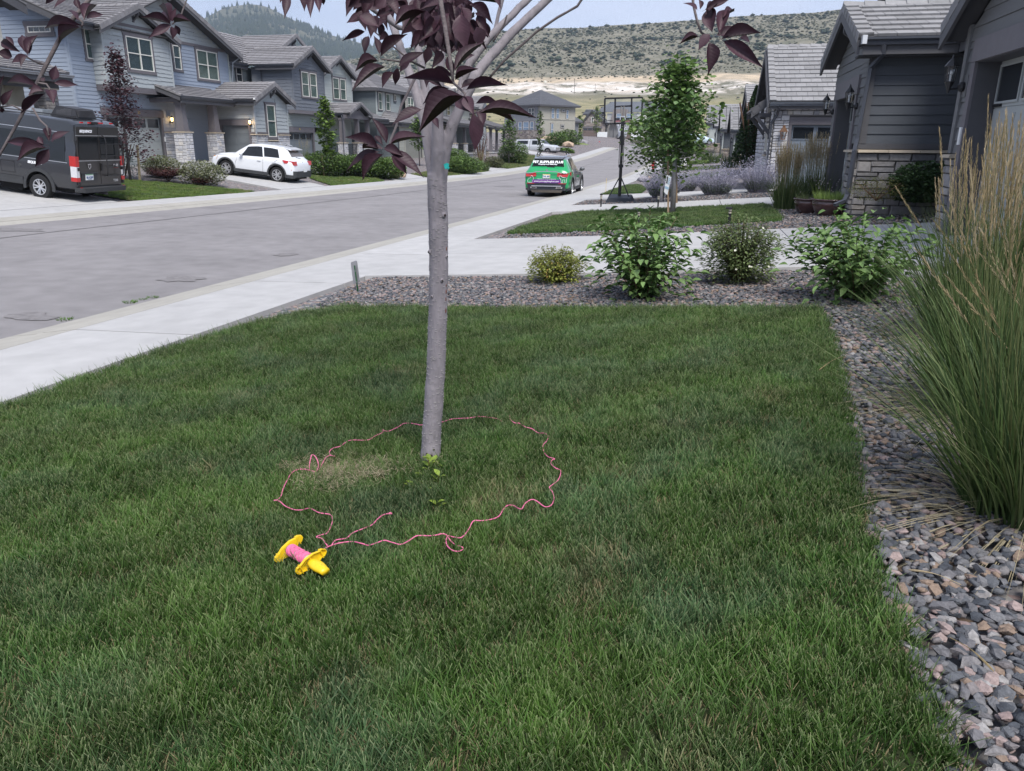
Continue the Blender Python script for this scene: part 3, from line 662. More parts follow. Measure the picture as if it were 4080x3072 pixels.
def window(root,F,a0,a1,z0,z1,cols=2,rail=True,trim=.11,tm=None,fill='blind',head=True,d=.03,grid=0,wm=None):
    """frame bars, one pane per opening, blinds or curtains behind the glass, trim boards"""
    tm=tm or M_trim; wm=wm or M_white; W_=MB(); f=.045
    for p in ((a0,a1,z0,z0+f),(a0,a1,z1-f,z1),(a0,a0+f,z0+f,z1-f),(a1-f,a1,z0+f,z1-f)): F.box(W_,*p,-.02,d+.035)
    xs=[a0+(a1-a0)*i/cols for i in range(cols+1)]
    for x in xs[1:-1]: F.box(W_,x-.03,x+.03,z0+f,z1-f,-.02,d+.037)
    zm=(z0+z1)/2
    if rail: F.box(W_,a0+f,a1-f,zm-.022,zm+.022,-.02,d+.033)
    if grid:
        for i in range(cols):
            for g in range(1,grid): x=xs[i]+(xs[i+1]-xs[i])*g/grid; F.box(W_,x-.009,x+.009,z0+f,z1-f,0,d+.012)
    w=obj('window',W_,wm,root)
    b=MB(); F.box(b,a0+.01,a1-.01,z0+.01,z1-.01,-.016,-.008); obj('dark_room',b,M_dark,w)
    for i in range(cols):
        for (u,v) in (((z0+f,zm-.022),(zm+.022,z1-f)) if rail else ((z0+f,z1-f),)):
            p=MB(); L_=xs[i]+(f if i==0 else .03); R_=xs[i+1]-(f if i==cols-1 else .03)
            F.box(p,L_,R_,u,v,d-.004,d+.002)
            obj('pane',p,M_glass if fill!='dark' and fill!='pale' else (M_gd if fill=='dark' else M_gdl),w)
    if fill=='blind':
        bl=MB(); z=z0+.06
        while z<z1-.05:
            F.poly(bl,[(a0+.05,z),(a1-.05,z),(a1-.05,z+.034),(a0+.05,z+.034)],.002,.006); z+=.05
        obj('blind',bl,M_blind,w)
    if fill=='curtain':
        cu=MB(); n=int((a1-a0)/.035)
        for k in range(n):
            x=a0+.04+(a1-a0-.08)*k/n; dd=.022*math.sin(k*1.9)+.01*math.sin(k*.7)
            x2=a0+.04+(a1-a0-.08)*(k+1)/n; d2=.022*math.sin((k+1)*1.9)+.01*math.sin((k+1)*.7)
            cu.add([F.p(x,z0+.05,.004+dd*.3),F.p(x2,z0+.05,.004+d2*.3),F.p(x2,z1-.04,.004+d2*.3),F.p(x,z1-.04,.004+dd*.3)],[(0,1,2,3)])
        obj('curtain',cu,M_curt,w)
    if trim:
        t=MB()
        F.box(t,a0-trim,a0-.002,z0,z1,0,d+.02); F.box(t,a1+.002,a1+trim,z0,z1,0,d+.02); F.box(t,a0-trim-.03,a1+trim+.03,z0-trim*1.1,z0-.002,0,d+.03)
        if head: F.poly(t,[(a0-trim-.02,z1+.002),(a1+trim+.02,z1+.002),(a1+trim+.07,z1+trim*1.3),(a0-trim-.07,z1+trim*1.3)],0,d+.03)
        obj('window_trim',t,tm,w)
    return w
def garage(root,F,a0,a1,z0,z1,m,cols=4,rows=4,lites=True,d=-.12,glassm=None,frame=.14,hd=.28,tm=None,hw=.12,liteidx=None,lfrac=.62):
    tm=tm or M_trim
    mb=MB(); F.box(mb,a0,a1,z0,z1,d-.06,d); g=obj('garage_door',mb,m,root)
    ph=(z1-z0)/rows; pw=(a1-a0)/cols
    for r in range(rows):
        sc=MB(); F.box(sc,a0+.004,a1-.004,z0+r*ph+.006,z0+(r+1)*ph-.006,d,d+.012); obj('door_section',sc,m,g)
        for c in range(cols):
            x0=a0+c*pw+.07; x1=a0+(c+1)*pw-.07; u=z0+r*ph+.08; v=z0+(r+1)*ph-.08
            if lites and r==rows-1 and (liteidx is None or c in liteidx):
                fr=MB(); F.box(fr,x0-.03,x1+.03,u-.03,u,d+.012,d+.035); F.box(fr,x0-.03,x1+.03,v,v+.03,d+.012,d+.035); F.box(fr,x0-.03,x0,u,v,d+.012,d+.035); F.box(fr,x1,x1+.03,u,v,d+.012,d+.035); obj('lite_frame',fr,m,g)
                p=MB(); F.box(p,x0,x1,u,v,d+.012,d+.02); obj('pane',p,glassm or M_gd,g)
            else:
                p=MB(); F.poly(p,[(x0,u),(x1,u),(x1,v),(x0,v)],d+.012,d+.02); obj('door_panel',p,m,g)
    # reveal, jambs and header
    j=MB(); F.box(j,a0-.03,a0+.006,z0,z1,d+.021,.012); F.box(j,a1-.006,a1+.03,z0,z1,d+.021,.012); F.box(j,a0+.007,a1-.007,z1-.006,z1+.03,d+.021,.012); obj('door_reveal',j,M_fas,root)
    trimbox(root,F,a0-frame,a0-.002,z0,z1,0,.05,tm,'door_jamb'); trimbox(root,F,a1+.002,a1+frame,z0,z1,0,.05,tm,'door_jamb'); trimbox(root,F,a0-frame-hw,a1+frame+hw,z1+.002,z1+hd,0,.06,tm,'door_header')
    return g
def tiles(root,A0,A1,B0,B1,m,mode='tile',exp=.33,tw=.30,th=.045,deck=True,stag=True,seed=1,name=None):
    """one roof slope: eave A0-A1, ridge B0-B1. Every tile a piece ('tile') or one piece per course ('course')."""
    A0,A1,B0,B1=map(Vector,(A0,A1,B0,B1)); L=((B0-A0).length+(B1-A1).length)/2; n=max(1,round(L/exp)); rr=random.Random(seed)
    N=(A1-A0).cross(B0-A0); 
    if N.length<1e-6: N=(A1-A0).cross(B1-A0)
    N.normalize()
    if N.z<0: N=-N
    if deck:
        mb=MB(); mb.hexa([A0-N*.06,A1-N*.06,B1-N*.06,B0-N*.06,A0,A1,B1,B0]); obj('roof_deck',mb,M_deck if m is not M_shing else m,root)
    for i in range(n):
        t0=i/n; t1=min(1,(i+1.12)/n); p0=A0.lerp(B0,t0); p1=A1.lerp(B1,t0); q0=A0.lerp(B0,t1); q1=A1.lerp(B1,t1)
        if mode=='tile':
            W_=(p1-p0).length; k=max(1,round(W_/tw)); off=(.5 if (i%2 and stag) else 0)
            js=[0]+[ (j+off)/k for j in range(1 if not off else 0,k)]+[1] if True else []
            js=sorted(set(round(x,5) for x in js if 0<=x<=1))
            for a,b in zip(js,js[1:]):
                if b-a<.15/k: continue
                e=.004/W_; lift=rr.uniform(0,.006)
                a_,b_=a+e,b-e; u0=p0.lerp(p1,a_);u1=p0.lerp(p1,b_);v0=q0.lerp(q1,a_);v1=q0.lerp(q1,b_); 
                mb=MB(); mb.hexa([u0+N*.012,u1+N*.012,v1+N*.0,v0+N*.0,u0+N*(.012+th+lift),u1+N*(.012+th+lift),v1+N*.018,v0+N*.018]); obj('roof_tile',mb,m,root)
        else:
            mb=MB(); k=max(1,round((p1-p0).length/.6)) if mode=='course' else 1
            for j in range(k):
                a,b=j/k,(j+1)/k; l0=rr.uniform(0,.012); u0=p0.lerp(p1,a);u1=p0.lerp(p1,b-.006);v0=q0.lerp(q1,a);v1=q0.lerp(q1,b-.006)
                mb.hexa([u0+N*.01,u1+N*.01,v1,v0,u0+N*(.012+th+l0),u1+N*(.012+th+l0),v1+N*.016,v0+N*.016])
            obj('tile_course',mb,m,root)
def rake(root,P,Q,outn,m,exp=.33,name='rake_tile',drop=.16,w=.17):
    """barge tiles up a gable edge from P (eave) to Q (ridge); outn points away from the house"""
    P,Q=Vector(P),Vector(Q); L=(Q-P).length; n=max(1,round(L/exp)); d=(Q-P).normalized(); o=Vector(outn); N=o.cross(d); 
    if N.z<0: N=-N
    for i in range(n):
        a=P+(Q-P)*(i/n); b=P+(Q-P)*min(1,(i+1.1)/n); mb=MB()
        mb.hexa([a-o*w,a+o*.02,b+o*.015,b-o*w,a-o*w+N*.085,a+o*.02+N*.085,b+o*.015+N*.05,b-o*w+N*.05])
        mb.hexa([a-o*.02-N*drop,a+o*.03-N*drop,b+o*.02-N*drop,b-o*.02-N*drop,a-o*.02+N*.06,a+o*.03+N*.06,b+o*.02+N*.03,b-o*.02+N*.03]); obj(name,mb,m,root)
def ridge(root,P,Q,m,exp=.4):
    P,Q=Vector(P),Vector(Q); n=max(1,round((Q-P).length/exp)); d=(Q-P).normalized(); s=d.cross(Vector((0,0,1))).normalized()
    for i in range(n):
        a=P+(Q-P)*(i/n); b=P+(Q-P)*min(1,(i+1.15)/n); mb=MB(); u=Vector((0,0,.05)); v=Vector((0,0,.03))
        mb.add([a-s*.13-u*.6,a+u*1.6,a+s*.13-u*.6,b-s*.12-u,b+v*1.6,b+s*.12-u],[(0,1,4,3),(1,2,5,4),(0,2,1),(3,4,5),(0,3,5,2)]); obj('ridge_tile',mb,m,root)
def bargeboard(root,P,Q,outn,h=.2,th=.04,m=None):
    P,Q=Vector(P),Vector(Q); o=Vector(outn); mb=MB(); z=Vector((0,0,h)); mb.hexa([P-o*th-z,P-z,Q-z,Q-o*th-z,P-o*th,P,Q,Q-o*th]); obj('barge_board',mb,m or M_fas,root)
def gutter(root,P,Q,outn,m=None,h=.12,fas=.18):
    P,Q=Vector(P),Vector(Q); o=Vector(outn); mb=MB(); s=[(0,0),(.0,-h),(.07,-h),(.085,-h*.55),(.12,-h*.3),(.12,0),(.108,0),(.108,-h*.25),(.07,-h*.5),(.06,-h+.01),(.012,-h+.01),(.012,0)]
    mb.prism([P+o*a+Vector((0,0,b)) for a,b in s],Q-P); obj('gutter',mb,m or M_gutm,root)
    f=MB(); f.prism([P+Vector((0,0,-.0)),P+Vector((0,0,-h-fas)),P-o*.03+Vector((0,0,-h-fas)),P-o*.03],Q-P); obj('fascia_board',f,M_fas,root)
def soffit(root,pts,th=.03,m=None): mb=MB(); mb.prism([Vector(p) for p in pts],Vector((0,0,-th))); obj('soffit',mb,m or M_soff,root)
def bracket(root,c,outn,s=.5,m=None):
    """knee bracket under a gable peak: c on the wall, reaching out"""
    c=Vector(c); o=Vector(outn); m=m or M_fas; mb=MB(); u=Vector((0,0,1))
    mb.bar(c,c-u*s,.11,.11,up=o); mb.bar(c-u*.06,c+o*s*.85-u*.06,.11,.12); mb.bar(c-u*(s-.06),c+o*s*.75-u*.1,.09,.09); obj('bracket',mb,m,root)
def downspout(root,pts,m=None,w=.07):
    mb=MB()
    for a,b in zip(pts,pts[1:]):
        d=(Vector(b)-Vector(a)).normalized()*.02; mb.bar(Vector(a)-d,Vector(b)+d,w,w*.8)
    obj('downspout',mb,m or M_gutm,root)
M_lampg=glass('lantern_glass',(.9,.92,.92),.1); M_bulb=mat('bulb',(.85,.85,.86),.3,0); M_lit=mat('lit_lantern_glass',(1.,.58,.2),.3,0,emit=6.)
M_copper=mat('copper_lantern',(.30,.17,.10),.4,.2,9.,0,1,.5,metal=.7)
def lantern(root,c,outn,s=1.,lit=False,m=None):
    """hexagonal coach lantern on a wall arm; c = plate on the wall"""
    m=m or M_black; c=Vector(c); o=Vector(outn); mb=MB(); u=Vector((0,0,1)); q=c+o*.17*s
    mb.ball(c+o*.015,.055*s,8,5,(1,1,1.2)); mb.tube([c,c+o*.06*s-u*.02*s,q-u*.03*s,q+u*.02*s],.014*s,6); mb.tube([q-u*.08*s,q-u*.02*s,q+u*.05*s],[.008*s,.03*s,.055*s],6)
    mb.tube([q+u*.05*s,q+u*.062*s],[.06*s,.066*s],6); 
    for k in range(6):
        t=math.pi*k/3; a=q+Vector((math.cos(t),math.sin(t),0))*.058*s+u*.06*s; b=q+Vector((math.cos(t),math.sin(t),0))*.075*s+u*.25*s; mb.bar(a,b,.009*s,.009*s)
    mb.tube([q+u*.25*s,q+u*.26*s,q+u*.30*s,q+u*.345*s,q+u*.36*s,q+u*.40*s],[.092*s,.09*s,.06*s,.02*s,.018*s,.004*s],6); w=obj('wall_lantern',mb,m,root)
    g=MB(); g.tube([q+u*.06*s,q+u*.25*s],[.053*s,.07*s],6,cap=False); obj('lantern_glass',g,M_lit if lit else M_lampg,w)
    b=MB(); b.ball(q+u*.17*s,.03*s,8,6); b.tube([q+u*.07*s,q+u*.15*s],.015*s,6); obj('bulb',b,M_lit if lit else M_bulb,w)
    if lit:
        pl=bpy.data.lights.new('lantern_light','POINT'); pl.energy=2.2; pl.color=(1,.62,.28); pl.shadow_soft_size=.05; lo=bpy.data.objects.new('lantern_light',pl); COL.objects.link(lo); lo.location=q+o*.16*s+u*.12*s
def railing(root,P,Q,h=.85,gap=.11,m=None):
    P,Q=Vector(P),Vector(Q); m=m or M_black; n=int((Q-P).length/gap); z=Vector((0,0,1))
    mb=MB(); mb.bar(P+z*h,Q+z*h,.06,.05); mb.bar(P+z*.1,Q+z*.1,.05,.04); r=obj('railing',mb,m,root)
    for i in range(1,n): a=P+(Q-P)*i/n; mb=MB(); mb.bar(a+z*.12,a+z*(h-.02),.022,.022,up=(1,0,0)); obj('baluster',mb,m,r)
def column(root,c,w0,w1,z0,z1,m=None,cap=True):
    x,y=c; mb=MB(); mb.hexa([(x-w0/2,y-w0/2,z0),(x+w0/2,y-w0/2,z0),(x+w0/2,y+w0/2,z0),(x-w0/2,y+w0/2,z0),(x-w1/2,y-w1/2,z1),(x+w1/2,y-w1/2,z1),(x+w1/2,y+w1/2,z1),(x-w1/2,y+w1/2,z1)])
    if cap: mb.box(x-w1/2-.05,x+w1/2+.05,y-w1/2-.05,y+w1/2+.05,z1-.12,z1-.002); mb.box(x-w0/2-.03,x+w0/2+.03,y-w0/2-.03,y+w0/2+.03,z0+.002,z0+.1)
    obj('column',mb,m or M_trim,root)
def pier(root,x0,x1,y0,y1,z0,z1,m,mort,seed=1,cap=True,stuff=None,sides='xXyY'):
    mb=MB(); mb.box(x0+.03,x1-.03,y0+.03,y1-.03,z0,z1); obj('pier_core',mb,mort,root)
    if 'X' in sides: stones(root,Fr((x1-.04,0,0),(0,1,0),(1,0,0)),y0,y1,z0,z1,m,mort,seed=seed,cw=(.12,.3),d=.05,stuff=stuff)
    if 'y' in sides: stones(root,Fr((0,y0+.04,0),(1,0,0),(0,-1,0)),x0,x1,z0,z1,m,mort,seed=seed+1,cw=(.12,.3),d=.05,stuff=stuff)
    if cap: mb=MB(); mb.box(x0-.06,x1+.06,y0-.06,y1+.06,z1+.002,z1+.062); obj('cap_stone',mb,M_cap,root)
def gable_prof(s0,s1,ze,sa,za):
    """returns prof(z) giving wall span at height z under a gable with eaves height ze and apex (sa,za)"""
    def f(z):
        if z<=ze: return (s0,s1)
        t=min(1,(z-ze)/(za-ze)); return (s0+(sa-s0)*t,s1+(sa-s1)*t)
    return f
# ================================================================== HOUSES, LEFT SIDE
S_blue=sid('blue_siding',(.29,.335,.405)); S_pale=mat('pale_shingle',(.37,.40,.41),.8,.06,3.,.3,60,.25,objvar=.05,streak=(1,1,9)); S_sage=sid('sage_siding',(.26,.29,.29)); S_dk=mat('slate_shingle',(.155,.17,.195),.8,.06,3.,.3,60,.25,objvar=.05,streak=(1,1,9))
S_pgrn=sid('pale_green_siding',(.40,.43,.41)); S_teal=sid('teal_grey_siding',(.155,.18,.19)); S_beig=sid('beige_siding',(.38,.38,.33)); D_grey=mat('grey_door_paint',(.32,.345,.345),.5,.04,3.,.08,60,.35); D_dark=mat('dark_door_paint',(.15,.17,.185),.5,.05,3.,.08,60,.35)
D_beig=mat('beige_door_paint',(.27,.27,.235),.5,.05,3.,.08,60,.35); M_cream=mat('cream_stucco',(.46,.44,.37),.9,.05,4.,.3,90,.2); M_batten=mat('cream_batten',(.42,.40,.33),.8,.05,4.,.2,60,.2); M_brass=mat('brass_numeral',(.55,.45,.15),.4,.1,9.)
NL=300
def house1():
    h=thing('blue_house',(-28,38,.3),'two storey blue and pale grey house with side garage wing, behind the white car','house')
    F=faceX(-28,1); z0=.3
    mb=MB(); mb.box(-38,-28.2,31.9,44.65,0,.42); obj('foundation',mb,M_found,h)
    backing(h,F,[(31.9,z0),(33.6,z0),(33.6,6.5),(31.9,6.5)],S_blue); backing(h,F,[(33.6,2.78),(44.65,2.78),(44.65,6.6),(39,8.85),(33.6,6.6)],S_blue); backing(h,F,[(37.75,z0),(44.65,z0),(44.65,2.77),(37.75,2.77)],S_blue)
    backing(h,faceY(31.9),[(-38,z0),(-28.2,z0),(-28.2,6.5),(-33.3,8.9),(-38,6.7)],S_blue); 
    boards(h,faceY(31.9),-34,-28.04,z0+2,8.6,S_blue,holes=[(-30.1,-28.55,6.1,6.7)],prof=lambda z:(-34,-28.05-max(0,z-6.5)*2.3))
    boards(h,F,31.98,33.35,z0+1.2,6.5,S_blue,holes=[(32.9,33.35,5.1,6.65)])
    boards(h,F,33.35,38.45,3.16,3.88,S_blue)
    boards(h,F,37.87,38.9,2.08,3.14,S_blue,holes=[(37.87,38.3,2.8,3.16)])
    boards(h,F,38.45,44.62,3.9,6.64,S_blue,holes=[(39.2,40.15,5.15,6.64),(41.35,43.6,4.85,6.64)])
    trimbox(h,F,38.4,44.65,6.64,6.78,0,.06)
    shakes(h,F,33.4,44.6,6.79,8.8,S_pale,prof=gable_prof(33.4,44.6,6.6,39,8.85),seed=4)
    trimbox(h,F,31.88,31.98,z0,6.6,-.02,.05,S_blue,'corner_board'); trimbox(h,faceY(31.9),-28.1,-28.0,z0,6.5,0,.04,S_blue,'corner_board'); trimbox(h,F,44.58,44.68,3.9,6.6,-.02,.05,S_pgrn,'corner_board')
    window(h,F,33.0,33.7,5.22,6.5,1,fill='curtain'); window(h,F,39.4,40.0,5.3,6.52,1,fill='blind'); window(h,F,41.5,43.45,5.0,6.52,2,fill='curtain')
    window(h,faceY(31.9),-29.92,-28.7,6.21,6.48,1,rail=False,grid=4,fill='dark',trim=.16)
    # shingled bay over the garage
    B=faceX(-27.4,1); b0,b1=33.35,38.38
    mb=MB(); mb.box(-28.05,-27.42,b0+.03,b1-.03,3.9,6.55); obj('bay_core',mb,S_pale,h); backing(h,B,[(b0,6.5),(b1,6.5),(35.75,7.62)],S_pale)
    shakes(h,B,b0,b1,4.12,7.5,S_pale,exp=.2,prof=gable_prof(b0,b1,6.5,35.75,7.62),holes=[(34.85,37.02,4.75,6.6)],seed=6)
    shakes(h,Fr((0,b0,0),(1,0,0),(0,-1,0)),-28,-27.4,4.12,6.5,S_pale,exp=.2,seed=8)
    trimbox(h,B,b0-.02,b1+.02,3.85,4.1,-.6,.05); trimbox(h,B,b0-.0,b0+.1,4.12,6.5,.0,.045,S_pale,'corner_board'); trimbox(h,B,b1-.1,b1,4.12,6.5,.0,.045,S_pale,'corner_board'); trimbox(h,B,b0+.4,b1-.4,6.84,6.97,.0,.05)
    window(h,B,35.0,36.85,4.93,6.43,2,fill='blind',trim=.13)
    garage(h,F,33.65,37.7,.36,2.76,D_grey,4,4,hd=.36)
    bn=MB(); bn.add([],[]); 
    me=text_mesh('53',.2,.01); o=mk('house_number',me,M_brass,h); o.matrix_local=Matrix.Translation(Vector((-27.93,36.0,2.95))-wl(h))@Matrix(((0,0,1),(1,0,0),(0,1,0))).to_4x4()
    stones(h,F,37.86,38.92,.45,2.0,M_stW,M_mort,seed=2,limit=NL); caps(h,F,37.86,38.92,2.0)
    lantern(h,(-27.96,38.42,2.55),(1,0,0),.9,True)
    k=MB(); k.box(-27.94,-27.9,37.76,37.83,1.55,1.8); obj('door_keypad',k,M_plast,h)
    # porch
    mb=MB(); mb.box(-29.5,-25.9,38.95,41.9,.2,.52); mb.box(-27.98,-25.9,37.0,38.95,.2,.5); obj('porch_step',mb,M_conc,h)
    bk=faceX(-28.9,1); backing(h,bk,[(38.95,.5),(42,.5),(42,3.8),(38.95,3.8)],S_sage); boards(h,bk,38.95,42,2.08,3.8,S_sage); stones(h,bk,39.,41.95,.5,2.0,M_stW,M_mort,seed=3); caps(h,bk,39,41.95,2.0)
    pier(h,-26.75,-26.1,36.95,37.6,.5,2.0,M_stW,M_mort,seed=5); column(h,(-26.42,37.28),.46,.32,2.07,3.5)
    pier(h,-26.75,-26.1,39.8,40.45,.5,2.0,M_stW,M_mort,seed=9); column(h,(-26.42,40.12),.46,.32,2.07,3.5)
    pm=MB(); pm.box(-26.6,-26.3,37.0,41.9,3.5,3.72); pm.box(-28,-26.6,37.0,37.25,3.5,3.72); obj('porch_beam',pm,M_trim,h)
    tiles(h,(-25.95,36.75,3.78),(-25.95,42.2,3.78),(-28,36.75,4.5),(-28,42.2,4.5),M_tile,'course'); gutter(h,(-25.95,36.75,3.76),(-25.95,41.65,3.76),(1,0,0)); bargeboard(h,(-25.95,36.75,3.74),(-28,36.75,4.46),(0,-1,0)); rake(h,(-25.95,36.8,3.8),(-28,36.8,4.52),(0,-1,0),M_tile)
    soffit(h,[(-26,36.8,3.72),(-26,42,3.72),(-28.9,42,3.72),(-28.9,36.8,3.72)])
    # side garage wing
    Wf=faceX(-25,1); Ws=faceY(42); 
    backing(h,Wf,[(42.02,.2),(45.8,.2),(45.8,3.8),(43.95,4.62),(42.02,3.8)],S_pale); backing(h,Ws,[(-28,2.5),(-25.02,2.5),(-25.02,3.8),(-28,3.8)],S_pale); backing(h,Ws,[(-25.4,.3),(-25.02,.3),(-25.02,2.49),(-25.4,2.49)],S_pale); backing(h,Ws,[(-28,.3),(-27.16,.3),(-27.16,2.49),(-28,2.49)],S_pale)
    shakes(h,Ws,-28,-25.02,2.85,3.78,S_pale,exp=.21,seed=12); shakes(h,Ws,-25.27,-25.05,2.12,2.85,S_pale,exp=.21,seed=13); 
    shakes(h,Wf,42.05,45.8,2.12,4.5,S_pale,exp=.21,prof=gable_prof(42.05,45.8,3.78,43.95,4.62),holes=[(43.1,44.45,1.7,3.85)],seed=14)
    trimbox(h,Wf,42.0,42.1,2.1,3.75,0,.05,S_pale,'corner_board'); trimbox(h,Wf,45.72,45.82,2.1,3.75,0,.05,S_pale,'corner_board'); trimbox(h,Wf,42.0,43.15,2.03,2.12,.0,.07); trimbox(h,Wf,44.4,45.82,2.03,2.12,.0,.07); trimbox(h,Ws,-25.28,-25.0,2.03,2.12,0,.07)
    garage(h,Ws,-27.14,-25.42,.38,2.47,D_dark,2,4,lites=False,hd=.33,frame=.14,hw=.08,d=-.1)
    stones(h,Wf,42.0,45.8,.25,1.95,M_stW,M_mort,holes=[(43.2,44.4,1.6,2.3)],seed=21); stones(h,Ws,-25.27,-24.95,.25,1.95,M_stW,M_mort,seed=22); caps(h,Wf,41.95,45.85,1.95,holes=[(43.15,44.45,1.5,2.5)]); caps(h,Ws,-25.27,-24.88,1.95)
    window(h,Wf,43.33,44.27,1.86,3.66,1,fill='curtain',trim=.12); caps(h,Wf,43.2,44.4,1.62)
    tiles(h,(-24.62,41.6,3.86),(-28.6,41.6,3.86),(-24.62,43.95,4.88),(-28.6,43.95,4.88),M_tile,'course'); tiles(h,(-24.62,46.3,3.86),(-28.6,46.3,3.86),(-24.62,43.95,4.88),(-28.6,43.95,4.88),M_tile,'course')
    rake(h,(-24.62,41.6,3.86),(-24.62,43.95,4.88),(1,0,0),M_tile); rake(h,(-24.62,46.3,3.86),(-24.62,43.95,4.88),(1,0,0),M_tile); bargeboard(h,(-24.62,41.6,3.78),(-24.62,43.95,4.8),(1,0,0),.24); bargeboard(h,(-24.62,46.3,3.78),(-24.62,43.95,4.8),(1,0,0),.24)
    gutter(h,(-24.7,41.6,3.84),(-25.95,41.6,3.84),(0,-1,0)); bracket(h,(-25,43.95,4.5),(1,0,0),.45); ridge(h,(-24.6,43.95,4.9),(-28,43.95,4.9),M_tile)
    soffit(h,[(-24.64,41.65,3.8),(-25,41.65,3.8),(-25,43.95,4.78),(-24.64,43.95,4.78)]); soffit(h,[(-24.64,46.25,3.8),(-25,46.25,3.8),(-25,43.95,4.78),(-24.64,43.95,4.78)])
    downspout(h,[(-24.85,41.72,3.7),(-24.85,41.75,3.55),(-24.95,41.9,3.3),(-24.93,42.05,.35)],M_plast if 0 else mat('pale_downspout',(.30,.33,.36),.4,.04,3.),.08)
    lantern(h,(-25.2,41.95,2.5),(0,-1,0),.9,True)
    cm=MB(); cm.box(-24.72,-24.6,41.56,41.66,3.85,3.93); obj('security_light',cm,M_plast,h)
    # roofs
    tiles(h,(-27.3,31.15,6.66),(-27.3,39,6.66),(-33.3,31.15,9.1),(-33.3,39,9.1),M_tile,'course'); gutter(h,(-27.3,31.15,6.66),(-27.3,33.0,6.66),(1,0,0)); bargeboard(h,(-27.3,31.15,6.6),(-33.3,31.15,9.04),(0,-1,0),.24); rake(h,(-27.3,31.2,6.66),(-33.3,31.2,9.1),(0,-1,0),M_tile)
    soffit(h,[(-27.35,31.2,6.52),(-27.35,33.2,6.52),(-28.1,33.2,6.52),(-28.1,31.2,6.52)]); soffit(h,[(-27.35,31.2,6.52),(-28.1,31.9,6.72),(-33.3,31.9,8.9),(-33.3,31.2,8.9)])
    tiles(h,(-26.95,32.85,6.56),(-31.5,32.85,6.56),(-26.95,35.75,7.88),(-31.5,35.75,7.88),M_tile,'course'); tiles(h,(-26.95,38.75,6.56),(-28.6,38.75,6.56),(-26.95,35.75,7.88),(-28.6,35.75,7.88),M_tile,'course')
    for y in (32.85,38.75): rake(h,(-26.95,y,6.56),(-26.95,35.75,7.88),(1,0,0),M_tile); bargeboard(h,(-26.95,y,6.48),(-26.95,35.75,7.8),(1,0,0),.24); soffit(h,[(-26.97,y,6.46),(-27.42,y,6.46),(-27.42,35.75,7.74),(-26.97,35.75,7.74)])
    ridge(h,(-26.95,35.75,7.9),(-31,35.75,7.9),M_tile); bracket(h,(-27.4,35.75,7.55),(1,0,0),.45)
    tiles(h,(-27.25,33.3,6.5),(-36,33.3,6.5),(-27.25,39,9.0),(-36,39,9.0),M_tile,'course'); tiles(h,(-27.25,45.1,6.5),(-36,45.1,6.5),(-27.25,39,9.0),(-36,39,9.0),M_tile,'course')
    rake(h,(-27.25,45.1,6.5),(-27.25,39,9.0),(1,0,0),M_tile); bargeboard(h,(-27.25,45.1,6.42),(-27.25,39,8.92),(1,0,0),.26); bargeboard(h,(-27.25,38.6,8.75),(-27.25,39,8.92),(1,0,0),.26)
    soffit(h,[(-27.27,45.05,6.42),(-28,45.05,6.42),(-28,39,8.9),(-27.27,39,8.9)]); gutter(h,(-27.4,45.1,6.5),(-30,45.1,6.5),(0,1,0)); downspout(h,[(-27.5,45.0,6.35),(-27.75,44.75,6.1),(-27.9,44.72,4.9)],mat('pale_downspout',(.30,.33,.36),.4,.04,3.),.07)
    return h
def house0():
    h=thing('cream_house',(-26,24,.3),'cream stucco house with stone column at the far left edge, behind the van','house')
    F=faceX(-26.4,1)
    backing(h,F,[(20,.2),(26.9,.2),(26.9,4.0),(20,4.0)],M_cream); mb=MB(); mb.box(-34,-26.6,18,27.6,0.1,3.9); obj('core_wall',mb,M_cream,h)
    y=20.2
    while y<26.9: trimbox(h,F,y,y+.05,.4,3.7,0,.03,M_batten,'batten'); y+=.42
    U=faceX(-26.2,1); backing(h,U,[(18,4.3),(26.55,4.3),(26.55,6.35),(18,8.5)],M_cream); mb=MB(); mb.box(-33,-26.42,18,26.55,4.0,6.4); obj('upper_wall',mb,M_cream,h)
    mb=MB(); mb.box(-26.2,-26.16,26.35,26.58,4.3,5.9); obj('corner_board',mb,mat('light_cream_trim',(.55,.53,.46),.8,.04,3.),h)
    bargeboard(h,(-25.6,27.4,6.5),(-25.6,18,9.4),(1,0,0),.3); soffit(h,[(-25.62,27.4,6.4),(-26.4,27.4,6.4),(-26.4,18,9.3),(-25.62,18,9.3)]); tiles(h,(-25.6,27.4,6.55),(-33,27.4,6.55),(-25.6,18,9.5),(-33,18,9.5),M_tile,'course')
    bracket(h,(-26.18,25.7,6.3),(1,0,0),.55,M_batten)
    tiles(h,(-25,19,4.12),(-25,28.35,4.12),(-26.4,19,4.62),(-26.4,28.35,4.62),M_tile,'course'); gutter(h,(-25,19,4.1),(-25,28.5,4.1),(1,0,0),mat('bright_gutter',(.30,.31,.33),.25,.04,3.,metal=.4)); rake(h,(-25,28.35,4.14),(-26.4,28.35,4.64),(0,1,0),M_tile); soffit(h,[(-25.05,19,3.85),(-25.05,28.3,3.85),(-26.4,28.3,3.85),(-26.4,19,3.85)]); mb=MB(); mb.box(-25.7,-25.45,19,28.2,3.55,3.84); obj('porch_beam',mb,M_fas,h)
    pier(h,-25.95,-25.35,27.3,27.95,.2,3.5,M_stG,M_mort,seed=31,cap=True)
    return h
